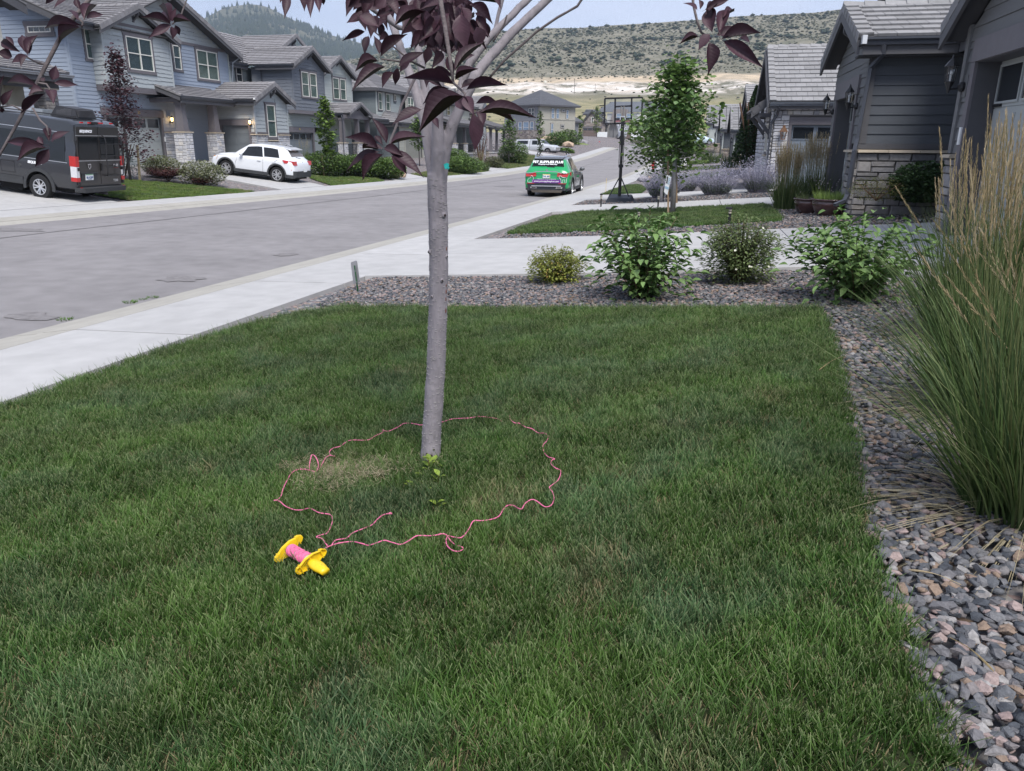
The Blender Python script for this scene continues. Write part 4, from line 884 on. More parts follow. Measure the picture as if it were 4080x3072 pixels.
def house2():
    h=thing('slate_house',(-27.5,55,.1),'dark slate shingled house with a pale second gable, next beyond the blue house','house')
    B=faceX(-27,1); b0,b1=50.5,55.25; G=faceX(-27.5,1)
    backing(h,B,[(b0,3.5),(b1,3.5),(b1,6.45),(53.0,7.55),(b0,6.45)],S_dk); mb=MB(); mb.box(-30,-27.2,50.52,55.2,3.5,6.4); obj('bay_core',mb,S_dk,h)
    shakes(h,B,b0,b1,3.68,7.5,S_dk,exp=.21,prof=gable_prof(b0,b1,6.45,52.95,7.55),holes=[(51.6,54.15,4.4,6.35)],seed=41); shakes(h,faceY(50.5),-29.3,-27.02,3.68,6.4,S_dk,exp=.21,seed=42); trimbox(h,B,b0-.02,b1+.02,3.45,3.67,-.4,.05); trimbox(h,B,b0-.01,b0+.09,3.68,6.4,0,.045,S_dk,'corner_board'); trimbox(h,B,b1-.1,b1,3.68,6.4,0,.045,S_dk,'corner_board')
    window(h,B,51.78,52.78,4.6,6.2,1,fill='curtain',trim=.1); window(h,B,53.0,53.98,4.6,6.2,1,fill='curtain',trim=.1)
    backing(h,G,[(49.6,2.24),(55.2,2.24),(55.2,3.5),(49.6,3.5)],S_sage); backing(h,G,[(54.1,0),(56,0),(56,3.5),(54.1,3.5)],S_sage); backing(h,G,[(49.4,0),(50.25,0),(50.25,2.23),(49.4,2.23)],S_sage); boards(h,G,49.6,55.2,2.6,3.45,S_sage)
    garage(h,G,50.3,53.95,.0,2.22,D_dark,4,4,hd=.36,hw=.1); me=text_mesh('71',.2,.01); o=mk('house_number',me,M_brass,h); o.matrix_local=Matrix.Translation(Vector((-27.43,51.9,2.42))-wl(h))@Matrix(((0,0,1),(1,0,0),(0,1,0))).to_4x4()
    S1=faceY(48.5); backing(h,S1,[(-36,0),(-30.4,0),(-30.4,6.5),(-33.5,7.9),(-36,6.7)],S_sage); boards(h,S1,-33.6,-30.42,4.4,7.3,S_sage,prof=lambda z:(-33.6,-30.42-max(0,z-6.4)*2.2)); F1=faceX(-30.4,1); backing(h,F1,[(48.5,0),(50.6,0),(50.6,6.45),(48.5,6.45)],S_sage); boards(h,F1,48.6,50.5,4.4,6.45,S_sage,holes=[(49.0,50.1,5.2,6.45)]); window(h,F1,49.25,49.95,5.4,6.35,1,fill='dark',trim=.09)
    trimbox(h,F1,48.48,48.58,4.2,6.45,0,.05,S_pgrn,'corner_board')
    mb=MB(); mb.box(-36,-30.5,48.6,64,0,6.4); obj('core_wall',mb,S_sage,h)
    tiles(h,(-29.95,47.9,6.55),(-29.95,66,6.55),(-33.6,47.9,8.95),(-33.6,66,8.95),M_tile,'course'); bargeboard(h,(-29.95,47.9,6.47),(-33.6,47.9,8.85),(0,-1,0),.26); rake(h,(-29.95,47.95,6.55),(-33.6,47.95,8.95),(0,-1,0),M_tile); gutter(h,(-29.95,47.9,6.5),(-29.95,50.1,6.5),(1,0,0)); soffit(h,[(-30,47.95,6.42),(-30.4,48.5,6.45),(-33.6,48.5,8.8),(-33.6,47.95,8.8)])
    tiles(h,(-26.55,50.05,6.5),(-31,50.05,6.5),(-26.55,52.95,7.85),(-31,52.95,7.85),M_tile,'course'); tiles(h,(-26.55,55.85,6.5),(-31,55.85,6.5),(-26.55,52.95,7.85),(-31,52.95,7.85),M_tile,'course'); gutter(h,(-26.6,50.05,6.48),(-29.4,50.05,6.48),(0,-1,0)); downspout(h,[(-29.25,50.1,6.35),(-29.2,50.4,6.15),(-29.2,50.42,3.7)])
    for y in (50.05,55.85): rake(h,(-26.55,y,6.5),(-26.55,52.95,7.85),(1,0,0),M_tile); bargeboard(h,(-26.55,y,6.42),(-26.55,52.95,7.77),(1,0,0),.24); soffit(h,[(-26.57,y,6.4),(-27,y,6.4),(-27,52.95,7.72),(-26.57,52.95,7.72)])
    bracket(h,(-27,52.95,7.45),(1,0,0),.42); ridge(h,(-26.55,52.95,7.87),(-31,52.95,7.87),M_tile)
    # second high gable behind the first
    G2=faceX(-29.6,1); backing(h,G2,[(53,7.2),(58.3,7.2),(55.8,8.8)],S_dk); tiles(h,(-29.2,52.7,7.55),(-33.5,52.7,7.55),(-29.2,55.8,9.05),(-33.5,55.8,9.05),M_tile,'course'); rake(h,(-29.2,52.7,7.55),(-29.2,55.8,9.05),(1,0,0),M_tile); rake(h,(-29.2,58.9,7.55),(-29.2,55.8,9.05),(1,0,0),M_tile); bargeboard(h,(-29.2,58.9,7.47),(-29.2,55.8,8.97),(1,0,0)); bargeboard(h,(-29.2,52.7,7.47),(-29.2,55.8,8.97),(1,0,0)); bracket(h,(-29.6,55.8,8.7),(1,0,0),.4)
    # pale gable
    P=faceX(-28.4,1); p0,p1=57.9,63.15; backing(h,P,[(p0,3.6),(p1,3.6),(p1,6.6),(60.5,7.8),(p0,6.6)],S_pgrn); mb=MB(); mb.box(-31,-28.6,57.95,63.1,0,6.5); obj('core_wall',mb,S_pgrn,h); boards(h,P,p0,p1,4.3,7.7,S_pgrn,exp=.2,prof=gable_prof(p0,p1,6.6,60.5,7.8),holes=[(59.4,62.0,4.6,6.6)]); window(h,P,59.58,60.66,4.85,6.42,1,fill='curtain',trim=.1); window(h,P,60.88,61.9,4.85,6.42,1,fill='curtain',trim=.1)
    trimbox(h,P,p0,p0+.1,4.3,6.6,0,.05,S_pale,'corner_board'); trimbox(h,P,p1-.1,p1,4.3,6.6,0,.05,S_pale,'corner_board')
    tiles(h,(-28.0,57.4,6.62),(-32,57.4,6.62),(-28.0,60.5,8.05),(-32,60.5,8.05),M_tile,'course'); tiles(h,(-28.0,63.7,6.62),(-32,63.7,6.62),(-28.0,60.5,8.05),(-32,60.5,8.05),M_tile,'course')
    for y in (57.4,63.7): rake(h,(-28.0,y,6.62),(-28.0,60.5,8.05),(1,0,0),M_tile); bargeboard(h,(-28.0,y,6.54),(-28.0,60.5,7.97),(1,0,0),.24); soffit(h,[(-28.02,y,6.5),(-28.4,y,6.5),(-28.4,60.5,7.9),(-28.02,60.5,7.9)])
    bracket(h,(-28.4,60.5,7.7),(1,0,0),.42)
    # porch
    mb=MB(); mb.box(-28.6,-25.9,56.0,61.5,0,.5); obj('porch_base',mb,M_found,h); mb=MB(); mb.box(-28.7,-25.8,55.9,61.6,.5,.6); obj('porch_floor',mb,M_conc,h)
    stones(h,faceX(-28.42,1),56.4,57.5,.6,3.5,M_stW,M_mort,seed=51); stones(h,Fr((0,56.3,0),(1,0,0),(0,-1,0)),-28.5,-27.6,.6,3.4,M_stW,M_mort,seed=52); window(h,faceX(-28.38,1),57.6,58.5,1.2,3.0,1,fill='blind',trim=.1)
    for i,y in enumerate((56.2,58.9,60.9)): pier(h,-26.5,-25.95,y-.3,y+.28,.6,1.5,M_stW,M_mort,seed=60+i); column(h,(-26.22,y),.34,.28,1.57,3.3,M_trim)
    railing(h,(-28.3,56.05,.6),(-26.5,56.05,.6)); railing(h,(-26.1,56.6,.6),(-26.1,58.55,.6))
    mb=MB(); mb.box(-26.45,-25.98,56.0,61.2,3.3,3.55); obj('porch_beam',mb,M_trim,h); backing(h,faceX(-26.0,1),[(57,3.52),(60.2,3.52),(58.65,4.2)],M_trim,th=.1,name='porch_gable')
    tiles(h,(-25.65,56.5,3.66),(-29,56.5,3.66),(-25.65,58.65,4.5),(-29,58.65,4.5),M_tile,'course'); tiles(h,(-25.65,60.8,3.66),(-29,60.8,3.66),(-25.65,58.65,4.5),(-29,58.65,4.5),M_tile,'course'); gutter(h,(-26,56.0,3.62),(-28.6,56.0,3.62),(0,-1,0)); tiles(h,(-25.9,56.0,3.64),(-28.8,56.0,3.64),(-27.1,57.4,4.3),(-28.8,57.4,4.3),M_tile,'course')
    for y in (56.5,60.8): rake(h,(-25.65,y,3.66),(-25.65,58.65,4.5),(1,0,0),M_tile,drop=.12); bargeboard(h,(-25.65,y,3.6),(-25.65,58.65,4.44),(1,0,0),.2)
    bracket(h,(-25.98,58.65,4.2),(1,0,0),.3); tiles(h,(-25.7,60.8,3.4),(-25.7,64.3,3.4),(-28.4,60.8,4.4),(-28.4,64.3,4.4),M_tile,'course'); gutter(h,(-25.7,60.9,3.38),(-25.7,64.3,3.38),(1,0,0)); downspout(h,[(-26.1,55.95,3.5),(-26.0,55.85,3.3),(-26.0,55.85,.1)])
    return h
def hiproof(root,x0,x1,y0,y1,z,rise,m,mode='course',ov=.45,along='y',exp=.4):
    x0-=ov;x1+=ov;y0-=ov;y1+=ov
    if along=='y': d=(x1-x0)/2; a=((x0+x1)/2,y0+d,z+rise); b=((x0+x1)/2,y1-d,z+rise)
    else: d=(y1-y0)/2; a=(x0+d,(y0+y1)/2,z+rise); b=(x1-d,(y0+y1)/2,z+rise)
    c=[(x0,y0,z),(x1,y0,z),(x1,y1,z),(x0,y1,z)]
    if along=='y': sl=[(c[1],c[2],a,b),(c[0],c[1],a,a),(c[0],c[3],a,b),(c[3],c[2],b,b)]
    else: sl=[(c[0],c[1],a,b),(c[1],c[2],b,b),(c[0],c[3],a,a),(c[3],c[2],a,b)]
    for p in sl: tiles(root,*p,m,mode,exp=exp)
    for p,q in ((c[0],a),(c[1],a if along=='y' else b),(c[2],b),(c[3],b if along=='y' else a),(a,b)):
        if (Vector(p)-Vector(q)).length>.2: ridge(root,p,q,m)
    mb=MB()
    for p,q in zip(c,c[1:]+c[:1]): mb.bar(Vector(p)-Vector((0,0,.1)),Vector(q)-Vector((0,0,.1)),.06,.24)
    obj('fascia_board',mb,M_fas,root); soffit(root,[(x,y,z-.2) for x,y,_ in c])
def house3():
    h=thing('green_grey_house',(-27,69,.2),'grey green hipped house with beige garage, partly behind the leaf cluster left of the trunk','house')
    mb=MB(); mb.box(-36,-27.02,64.82,75,0,5.85); obj('core_wall',mb,S_teal,h); F=faceX(-27,1); S=faceY(64.8); boards(h,S,-31,-27.02,3.2,5.85,S_teal,exp=.2); boards(h,F,64.85,70.6,3.3,5.85,S_pgrn,exp=.2,holes=[(65.1,66.3,4.1,5.85),(66.85,68.15,4.1,5.85),(68.8,69.5,5.05,5.75)])
    trimbox(h,F,64.78,64.9,3.3,5.85,0,.05,S_pgrn,'corner_board'); window(h,F,65.3,66.08,4.27,5.66,1,fill='curtain',trim=.08); window(h,F,67.0,67.9,4.25,5.65,1,fill='curtain',trim=.08); window(h,F,68.95,69.4,5.15,5.68,1,rail=False,fill='dark',trim=.08); F2=faceX(-26.6,1); boards(h,F2,70.8,75,3.3,5.85,S_beig,exp=.2); window(h,F2,71.3,73.6,4.3,5.6,3,fill='curtain',trim=.08)
    hiproof(h,-36,-27,64.8,75,5.95,2.4,M_tile)
    G=faceX(-25.3,1); mb=MB(); mb.box(-27,-25.5,65.6,71.9,0,3.0); obj('garage_core',mb,S_beig,h); backing(h,G,[(65.6,2.5),(71.9,2.5),(71.9,3.1),(65.6,3.1)],S_beig); backing(h,G,[(65.6,0),(66.9,0),(66.9,2.49),(65.6,2.49)],S_beig); backing(h,G,[(71.4,0),(71.9,0),(71.9,2.49),(71.4,2.49)],S_beig); boards(h,G,65.6,66.75,.4,3.1,S_beig,exp=.2); boards(h,faceY(65.6),-27,-25.32,.4,3.1,S_teal,exp=.2)
    garage(h,G,66.95,71.35,.0,2.45,D_beig,4,4,hd=.2,hw=.1,tm=S_beig,d=-.1)
    tiles(h,(-24.9,65.1,3.2),(-24.9,72.4,3.2),(-27.1,66.6,4.2),(-27.1,72.4,4.2),M_tile,'course'); tiles(h,(-24.9,65.1,3.2),(-27.1,65.1,3.2),(-27.1,66.6,4.2),(-27.1,66.6,4.2),M_tile,'course'); gutter(h,(-24.9,65.1,3.18),(-24.9,72.4,3.18),(1,0,0)); gutter(h,(-24.9,65.1,3.18),(-27.1,65.1,3.18),(0,-1,0)); downspout(h,[(-25.4,65.2,3.05),(-25.35,65.5,2.8),(-25.35,65.55,.2)])
    pier(h,-25.8,-25.1,72.2,72.9,.0,3.0,M_stG,M_mortd,seed=71,stuff=M_stWa)
    return h
def house4():
    h=thing('porch_house',(-24,84,.3),'pale house with long covered porch, seen between the trunk and the green car','house')
    F=faceX(-25.6,1); mb=MB(); mb.box(-34,-25.65,74.5,96,0,5.5); obj('core_wall',mb,S_beig,h); boards(h,F,74.6,95.9,3.3,5.5,S_beig,exp=.3,holes=[(y-.1,y+1.3,4.2,5.4) for y in (77,80,84,88.5,90.2)]); boards(h,F,74.6,95.9,.5,3.2,S_beig,exp=.3,holes=[(78,80,.5,2.9),(84,86.6,.9,2.8)])
    for y in (77,80,84,88.5,90.2): window(h,F,y,y+1.1,4.3,5.3,1,fill='dark',trim=.1)
    window(h,F,84.1,86.4,1.1,2.6,2,fill='dark',trim=.1)
    mb=MB(); F.box(mb,78.2,79.4,.6,2.8,0,.05); obj('front_door',mb,mat('brown_door',(.16,.075,.035),.5,.1,5.),h)
    hiproof(h,-34,-25.6,74.5,96,5.5,2.6,M_tile,exp=.55)
    for i,y in enumerate((80.5,93.5)):
        G2=faceX(-25.2,1); backing(h,G2,[(y-2.4,5.3),(y+2.4,5.3),(y,6.6)],S_pale); tiles(h,(-24.8,y-2.9,5.3),(-28,y-2.9,5.3),(-24.8,y,6.9),(-28,y,6.9),M_tile,'course'); rake(h,(-24.8,y-2.9,5.3),(-24.8,y,6.9),(1,0,0),M_tile); rake(h,(-24.8,y+2.9,5.3),(-24.8,y,6.9),(1,0,0),M_tile); bargeboard(h,(-24.8,y-2.9,5.2),(-24.8,y,6.8),(1,0,0)); bargeboard(h,(-24.8,y+2.9,5.2),(-24.8,y,6.8),(1,0,0))
    mb=MB(); mb.box(-25.7,-22.9,74.5,82.5,0,.5); mb.box(-25.7,-22.9,88.5,95.5,0,.5); obj('porch_base',mb,M_found,h); mb=MB(); mb.box(-25.7,-22.8,74.4,82.6,.5,.62); mb.box(-25.7,-22.8,88.4,95.6,.5,.62); obj('porch_floor',mb,M_conc,h)
    for i,y in enumerate((74.9,78.3,82.1)): pier(h,-23.5,-22.95,y-.3,y+.3,.62,1.5,M_stW,M_mort,seed=80+i,stuff=M_stWa); column(h,(-23.2,y),.32,.26,1.56,3.1,M_trim)
    for y in (88.8,91.6,95.2): column(h,(-23.2,y),.3,.26,.62,3.1,M_trim); pass
    railing(h,(-23.2,75.2,.62),(-23.2,78,.62)); railing(h,(-23.2,78.6,.62),(-23.2,81.8,.62)); 
    for a,b in ((89,91.4),(91.8,95)):
        mb=MB(); mb.bar((-23.2,a,1.4),(-23.2,b,1.4),.07); mb.bar((-23.2,a,.75),(-23.2,b,.75),.07); mb.bar((-23.2,a,.75),(-23.2,b,1.4),.05); mb.bar((-23.2,a,1.4),(-23.2,b,.75),.05); obj('railing',mb,M_trim,h)
    mb=MB(); mb.box(-23.4,-23.0,74.6,82.4,3.1,3.32); mb.box(-23.4,-23.0,88.5,95.5,3.1,3.32); obj('porch_beam',mb,M_trim,h)
    for y0,y1 in ((74.1,83),(88,96)): tiles(h,(-22.5,y0,3.36),(-22.5,y1,3.36),(-25.6,y0,4.25),(-25.6,y1,4.25),M_tile,'course',exp=.4); gutter(h,(-22.5,y0,3.34),(-22.5,y1,3.34),(1,0,0)); bargeboard(h,(-22.5,y0,3.3),(-25.6,y0,4.2),(0,-1,0)); soffit(h,[(-22.6,y0,3.3),(-22.6,y1,3.3),(-25.6,y1,3.3),(-25.6,y0,3.3)])
    mb=MB(); mb.box(-25.55,-23.6,83.2,88.2,0,3.3); obj('garage_core',mb,S_pale,h)
    return h
house0(); house1(); house2(); house3(); house4()
# hipped stucco house beyond the pickup, turned to the bend of the street
def local_house(name,loc,rz,label,cat='house'):
    t=thing(name,loc,label,cat); t.rotation_euler=(0,0,rz); WL[t.name]=Vector((0,0,0)); return t
M_stuc=mat('tan_stucco',(.36,.345,.30),.9,.05,3.,.2,60,.2); M_stucg=mat('grey_stucco',(.21,.215,.23),.9,.05,3.,.2,60,.2)
def house5():
    A=onY(*(1980+830*.2041,300+1230*.2041),132.); Bq=onY(*(1980+1520*.2041,300+1200*.2041),139.); d=Vector((Bq[0]-A[0],Bq[1]-A[1],0)); L=d.length; ang=math.atan2(d.y,d.x)
    h=local_house('stucco_house',(A[0],A[1],2.3),ang,'two storey tan and grey stucco house with a hipped roof behind the silver pickup')
    W_=8.6; Hh=5.25
    mb=MB(); mb.box(0.02,L-.02,.02,W_,-1.5,Hh); obj('core_wall',mb,M_stuc,h); F=Fr((0,0,0),(1,0,0),(0,-1,0)); S=Fr((0,0,0),(0,1,0),(-1,0,0))
    mb=MB(); S.box(mb,-.05,W_,1.4,3.3,-.02,.25); obj('grey_front',mb,M_stucg,h); mb=MB(); S.box(mb,.4,W_,3.3,Hh,-.02,.1); obj('grey_front',mb,M_stucg,h)
    stones(h,S.sh(.25),-.1,W_,0,1.4,M_stB,M_mortd,ch=(.2,.4),cw=(.25,.6),seed=91,stuff=M_stBa); stones(h,F,-.25,1.2,0,1.4,M_stB,M_mortd,ch=(.2,.4),cw=(.25,.6),seed=92,stuff=M_stBa); stones(h,F,L-1.4,L,0,1.3,M_stB,M_mortd,ch=(.2,.4),cw=(.25,.6),seed=93,stuff=M_stBa)
    trimbox(h,F,0,L,3.1,3.24,0,.05,M_stuc,'band_board'); trimbox(h,S,0,W_,1.4,1.5,0,.34,M_stucg,'band_board')
    for a,b,u,v in ((1.15,2.05,.95,2.75),(2.35,3.75,.95,2.75),(4.05,4.95,.95,2.75)): window(h,S.sh(.25),a,b,u,v,1,fill='pale',trim=.08,rail=True)
    window(h,S.sh(.1),1.2,2.6,3.6,4.9,2,fill='dark',trim=.1)
    for a,b,u,v in ((3.0,3.75,3.3,4.9),(4.3,5.05,3.3,4.9),(7.0,7.6,3.35,4.75),(2.95,3.55,.6,2.5)): window(h,F,a*L/9.6,b*L/9.6,u,v,1,fill='dark' if u>3.31 and a<7 else 'pale',trim=.07)
    for a,b,u,v in ((5.8,6.7,4.45,4.8),(5.6,6.5,1.9,2.3)): window(h,F,a*L/9.6,b*L/9.6,u,v,1,rail=False,fill='dark',trim=.06)
    hiproof(h,0,L,0,W_,Hh+.15,2.6,M_shing,'strip',ov=.6,along='y' if W_>L else 'x',exp=.35)
    mb=MB(); mb.box(L,L+3,2,W_+2,-1.5,3.); obj('wing',mb,M_stucg,h); hiproof(h,L,L+3,2,W_+2,3.,1.6,M_shing,'strip',ov=.5)
    # retaining blocks
    mb=MB(); mb.box(-3,1.4,-2.0,-1.4,-2.4,-.5); obj('retaining_wall',mb,M_found,h)
house5()
M_gar=mat('brown_garage_paint',(.15,.115,.10),.6,.05,3.)
def house6():
    Y=196.; z0=onY(2280+365*.217,360+878*.217,Y)[2]
    def P(x,y): q=onY(2280+x*.217,360+y*.217,Y); return q[0],q[2]
    h=thing('stone_gable_house',(P(400,870)[0],Y,z0),'brown stone gabled house at the street end, left of the basketball pole','house')
    F=faceY(Y); x0,_=P(185,870); x1,_=P(600,870); ax,az=P(372,385); ze=P(190,560)[1]
    backing(h,F,[(x0,z0),(x1,z0),(x1,ze),(ax,az),(x0,ze)],M_mortd,th=6); gx0,gx1=P(200,870)[0],P(525,870)[0]; gz=P(300,695)[1]
    stones(h,F,x0,x1,z0,az-.3,M_stB,M_mortd,holes=[(gx0,gx1,z0-.1,gz)],ch=(.3,.5),cw=(.3,.7),seed=95,stuff=M_stBa,prof=gable_prof(x0,x1,ze,ax,az))
    garage(h,F.sh(.1),gx0,gx1,z0,gz,M_gar,4,4,d=-.05,hd=.4,frame=.1)
    wx0,wz0=P(352,580); wx1,wz1=P(386,495); window(h,F.sh(.08),wx0,wx1,wz0,wz1,1,rail=False,fill='dark',trim=.1,tm=M_white)
    for a,b in ((x0-.5,ze-.5),(x1+.5,ze-.5)): tiles(h,(a,Y-.6,b),(a,Y+9,b),(ax,Y-.6,az+.3),(ax,Y+9,az+.3),M_shing,'strip',exp=.5); bargeboard(h,(a,Y-.6,b),(ax,Y-.6,az+.3),(0,-1,0),.35)
    # main body with porch, right wing
    bx0,bx1=x1,P(1160,870)[0]; bz=P(700,600)[1]; tz=P(500,180)[1]
    mb=MB(); mb.box(bx0,bx1,Y+3,Y+12,z0,bz+2.3); obj('core_wall',mb,mat('white_board_siding',(.55,.54,.52),.8,.05,3.),h); tiles(h,(bx0-3,Y+2.5,bz+2.6),(bx1+10,Y+2.5,bz+2.6),(bx0+.5,Y+8,tz),(bx1+8,Y+8,tz),M_shing,'strip',exp=.5)
    G=faceY(Y+1.5); q0,q1=P(680,450)[0],P(1060,450)[0]; backing(h,G,[(q0,bz),(q1,bz),(q1-.8,bz+3.2),(q0+.8,bz+3.2)],mat('brown_board_siding',(.20,.165,.15),.8,.1,6.),th=2); window(h,G,q0+1.6,q0+2.8,bz+.9,bz+2.2,1,fill='pale',trim=.1); window(h,G,q0+4,q0+5.2,bz+.9,bz+2.2,1,fill='pale',trim=.1)
    g0,g1=P(975,870)[0],P(1130,870)[0]; garage(h,faceY(Y+1.2),g0,g1,z0,gz,M_gar,3,4,d=-.05,hd=.4,frame=.2)
    mb=MB(); mb.box(P(740,870)[0],P(755,870)[0],Y+.3,Y+.6,z0,bz); mb.box(P(860,870)[0],P(875,870)[0],Y+.3,Y+.6,z0,bz); mb.box(x1,g0,Y+.3,Y+1.2,bz-.3,bz+.05); obj('porch_beam',mb,M_fas,h)
    mb=MB(); mb.box(g1+.3,g1+11,Y+2,Y+9,z0,bz+2); obj('wing',mb,mat('white_board_siding',(.55,.54,.52),.8,.05,3.),h)
    b2=thing('low_roof_house',(P(50,560)[0]-5,Y+12,z0),'low roofed house half hidden between the stucco house and the stone gabled one','house'); u0,u1=P(130,420)[0],P(380,420)[0]; zz=P(200,400)[1]
    mb=MB(); mb.box(u0,u1,Y+12,Y+20,z0,zz-.1); obj('wall',mb,M_stuc,b2); hiproof(b2,u0,u1,Y+12,Y+20,zz,1.2,M_shing,'strip',ov=.8,along='x'); window(b2,faceY(Y+12),u0+2.5,u0+4,zz-3,zz-1,2,fill='dark',trim=.1)
house6()
# ================================================================== HOUSES, RIGHT SIDE
S_char=sid('charcoal_siding',(.078,.086,.098),.04); S_wgry=sid('warm_grey_siding',(.15,.152,.155),.05); D_pale=mat('pale_grey_door',(.37,.39,.385),.45,.03,3.,.08,60,.4); D_blue=mat('blue_grey_door',(.19,.225,.265),.45,.03,3.,.08,60,.4)
def house_a():
    h=thing('charcoal_house',(4.2,15,.4),'charcoal sided house with stone base, nearest on the right behind the tall feather grass','house')
    W_=faceY(17); gz=.42
    backing(h,W_,[(3.12,gz),(5.6,gz),(5.6,3.4),(3.12,3.4)],S_char); boards(h,W_,3.12,5.3,1.64,3.42,S_char,exp=.178); trimbox(h,W_,3.1,5.3,1.535,1.64,0,.035,M_fas); stones(h,W_,3.08,5.3,gz-.15,1.46,M_stG,M_mortd,ch=(.12,.24),cw=(.2,.44),seed=101,d=.08); caps(h,W_,3.05,5.3,1.465,d1=.16,step=.58)
    F=faceX(3.1,-1); y0,y1=17,20.9; backing(h,F,[(y0+.02,gz),(18.0,gz),(18.0,3.3),(y0+.02,3.3)],S_wgry); backing(h,F,[(20.35,gz),(y1,gz),(y1,3.3),(20.35,3.3)],S_wgry); backing(h,F,[(18.0,2.6),(20.35,2.6),(20.35,3.31),(18.95,4.15),(18.0,3.6)],S_wgry); backing(h,F.sh(-.02),[(y0,3.3),(y1,3.3),(18.95,4.15)],S_wgry)
    boards(h,F,y0+.1,17.85,1.64,4.0,S_wgry,prof=None,holes=[(17,18,3.35,5)]); boards(h,F,y0,y1,2.97,4.1,S_wgry,prof=gable_prof(y0+.1,y1,3.3,18.95,4.15)); boards(h,F,20.5,y1,.5,2.9,S_wgry)
    stones(h,F,y0-.06,17.84,gz-.15,1.46,M_stG,M_mortd,ch=(.10,.2),cw=(.2,.5),seed=103,d=.08); caps(h,F,y0-.1,17.86,1.465,d1=.16)
    trimbox(h,F,y0-.04,y0+.1,1.54,3.35,-.02,.05,M_fas,'corner_board'); trimbox(h,W_,3.06,3.19,1.64,3.4,0,.045,M_fas,'corner_board')
    garage(h,F,18.0,20.3,gz,2.6,D_pale,3,4,d=-.32,hd=.36,frame=.16,hw=.1,tm=M_trim)
    for y in (17.62,20.62): lantern(h,(3.06,y,2.36),(-1,0,0),1.05); 
    for y in (17.62,): trimbox(h,F,y-.1,y+.1,2.2,2.52,0,.035,S_wgry,'mounting_block')
    k=MB(); k.box(3.02,3.06,20.4,20.5,1.55,1.8); obj('door_keypad',k,M_plast,h)
    # gabled tile roof over it
    e=3.52; rx=2.74
    tiles(h,(rx,16.6,e),(6.4,16.6,e),(rx,18.92,4.4),(6.4,18.92,4.4),M_tileL,'tile',tw=.345,exp=.345); tiles(h,(rx,21.3,e),(6.4,21.3,e),(rx,18.92,4.4),(6.4,18.92,4.4),M_tileL,'course')
    for y in (16.6,21.3): rake(h,(rx+.02,y,e),(rx+.02,18.92,4.4),(-1,0,0),M_tileL,exp=.34,w=.24,drop=.1); bargeboard(h,(rx,y,e-.06),(rx,18.92,4.34),(-1,0,0),.24,.05); soffit(h,[(rx+.03,y,e-.14),(3.1,y,e-.14),(3.1,18.92,4.26),(rx+.03,18.92,4.26)])
    ridge(h,(rx,18.92,4.42),(6.4,18.92,4.42),M_tileL); gutter(h,(rx+.1,16.58,e-.01),(4.47,16.58,e-.01),(0,-1,0),h=.13,fas=.16); gutter(h,(4.45,16.46,e-.01),(4.45,13.3,e-.01),(-1,0,0),h=.13,fas=.16); soffit(h,[(rx+.05,16.65,e-.3),(6,16.65,e-.3),(6,17,e-.3),(rx+.05,17,e-.3)]); bracket(h,(3.1,18.92,4.0),(-1,0,0),.34)
    tiles(h,(4.48,13.2,e),(4.48,16.9,e),(6.5,13.2,4.3),(6.5,16.9,4.3),M_tileL,'tile',tw=.345)
    en=MB(); en.box(rx+.05,rx+.13,16.42,16.57,e-.13,e+.02); obj('gutter_end_cap',en,mat('bright_zinc',(.7,.72,.74),.3,.05,3.,metal=.3),h)
    downspout(h,[(3.2,16.55,e-.14),(3.22,16.6,e-.28),(3.08,16.88,e-.5),(3.02,16.9,1.75),(2.98,16.82,1.5),(2.96,16.8,.66),(2.90,16.72,.55),(2.72,16.6,.48)],w=.075)
    backing(h,faceX(4.85,-1),[(13.2,gz),(17,gz),(17,3.4),(13.2,3.4)],S_char); 
    # nearest garage gable
    A=faceX(3.7,-1); a0,a1=8.2,13.2; g0=.28
    backing(h,A,[(12.65,g0),(a1,g0),(a1,3.2),(12.65,3.2)],S_wgry); backing(h,A,[(a0,2.72),(12.65,2.72),(12.65,3.45),(10.7,4.45),(a0,3.3)],S_wgry); backing(h,A,[(a0,g0),(9.9,g0),(9.9,2.71),(a0,2.71)],S_wgry); mb=MB(); mb.box(4.05,9,8.2,13.18,g0-.2,3.2); obj('core_wall',mb,S_char,h)
    boards(h,A,12.8,a1-.1,1.5,3.02,S_wgry); boards(h,A,a0,a1-.1,3.02,4.3,S_wgry,prof=gable_prof(a0,a1-.1,3.2,10.7,4.45))
    boards(h,faceY(13.2,1),3.75,4.8,1.5,3.3,S_wgry)
    trimbox(h,A,a1-.12,a1+.02,1.5,3.25,-.03,.05,S_wgry,'corner_board'); stones(h,A,12.82,a1+.02,g0-.1,1.42,M_stG,M_mortd,seed=105,cw=(.14,.34)); caps(h,A,12.8,a1+.06,1.43)
    garage(h,A,9.9,12.65,g0,2.72,D_pale,3,4,d=-.3,hd=.3,frame=.16,hw=.0,tm=M_trim)
    hg=MB(); hg.box(3.955,3.985,12.35,12.62,2.12,2.16); obj('strap_hinge',hg,M_black,h)
    lantern(h,(3.65,13.02,2.42),(-1,0,0),1.1); trimbox(h,A,12.92,13.1,2.28,2.58,0,.03,S_wgry,'mounting_block'); k=MB(); k.box(3.63,3.66,12.7,12.78,1.62,1.86); obj('door_keypad',k,M_plast,h)
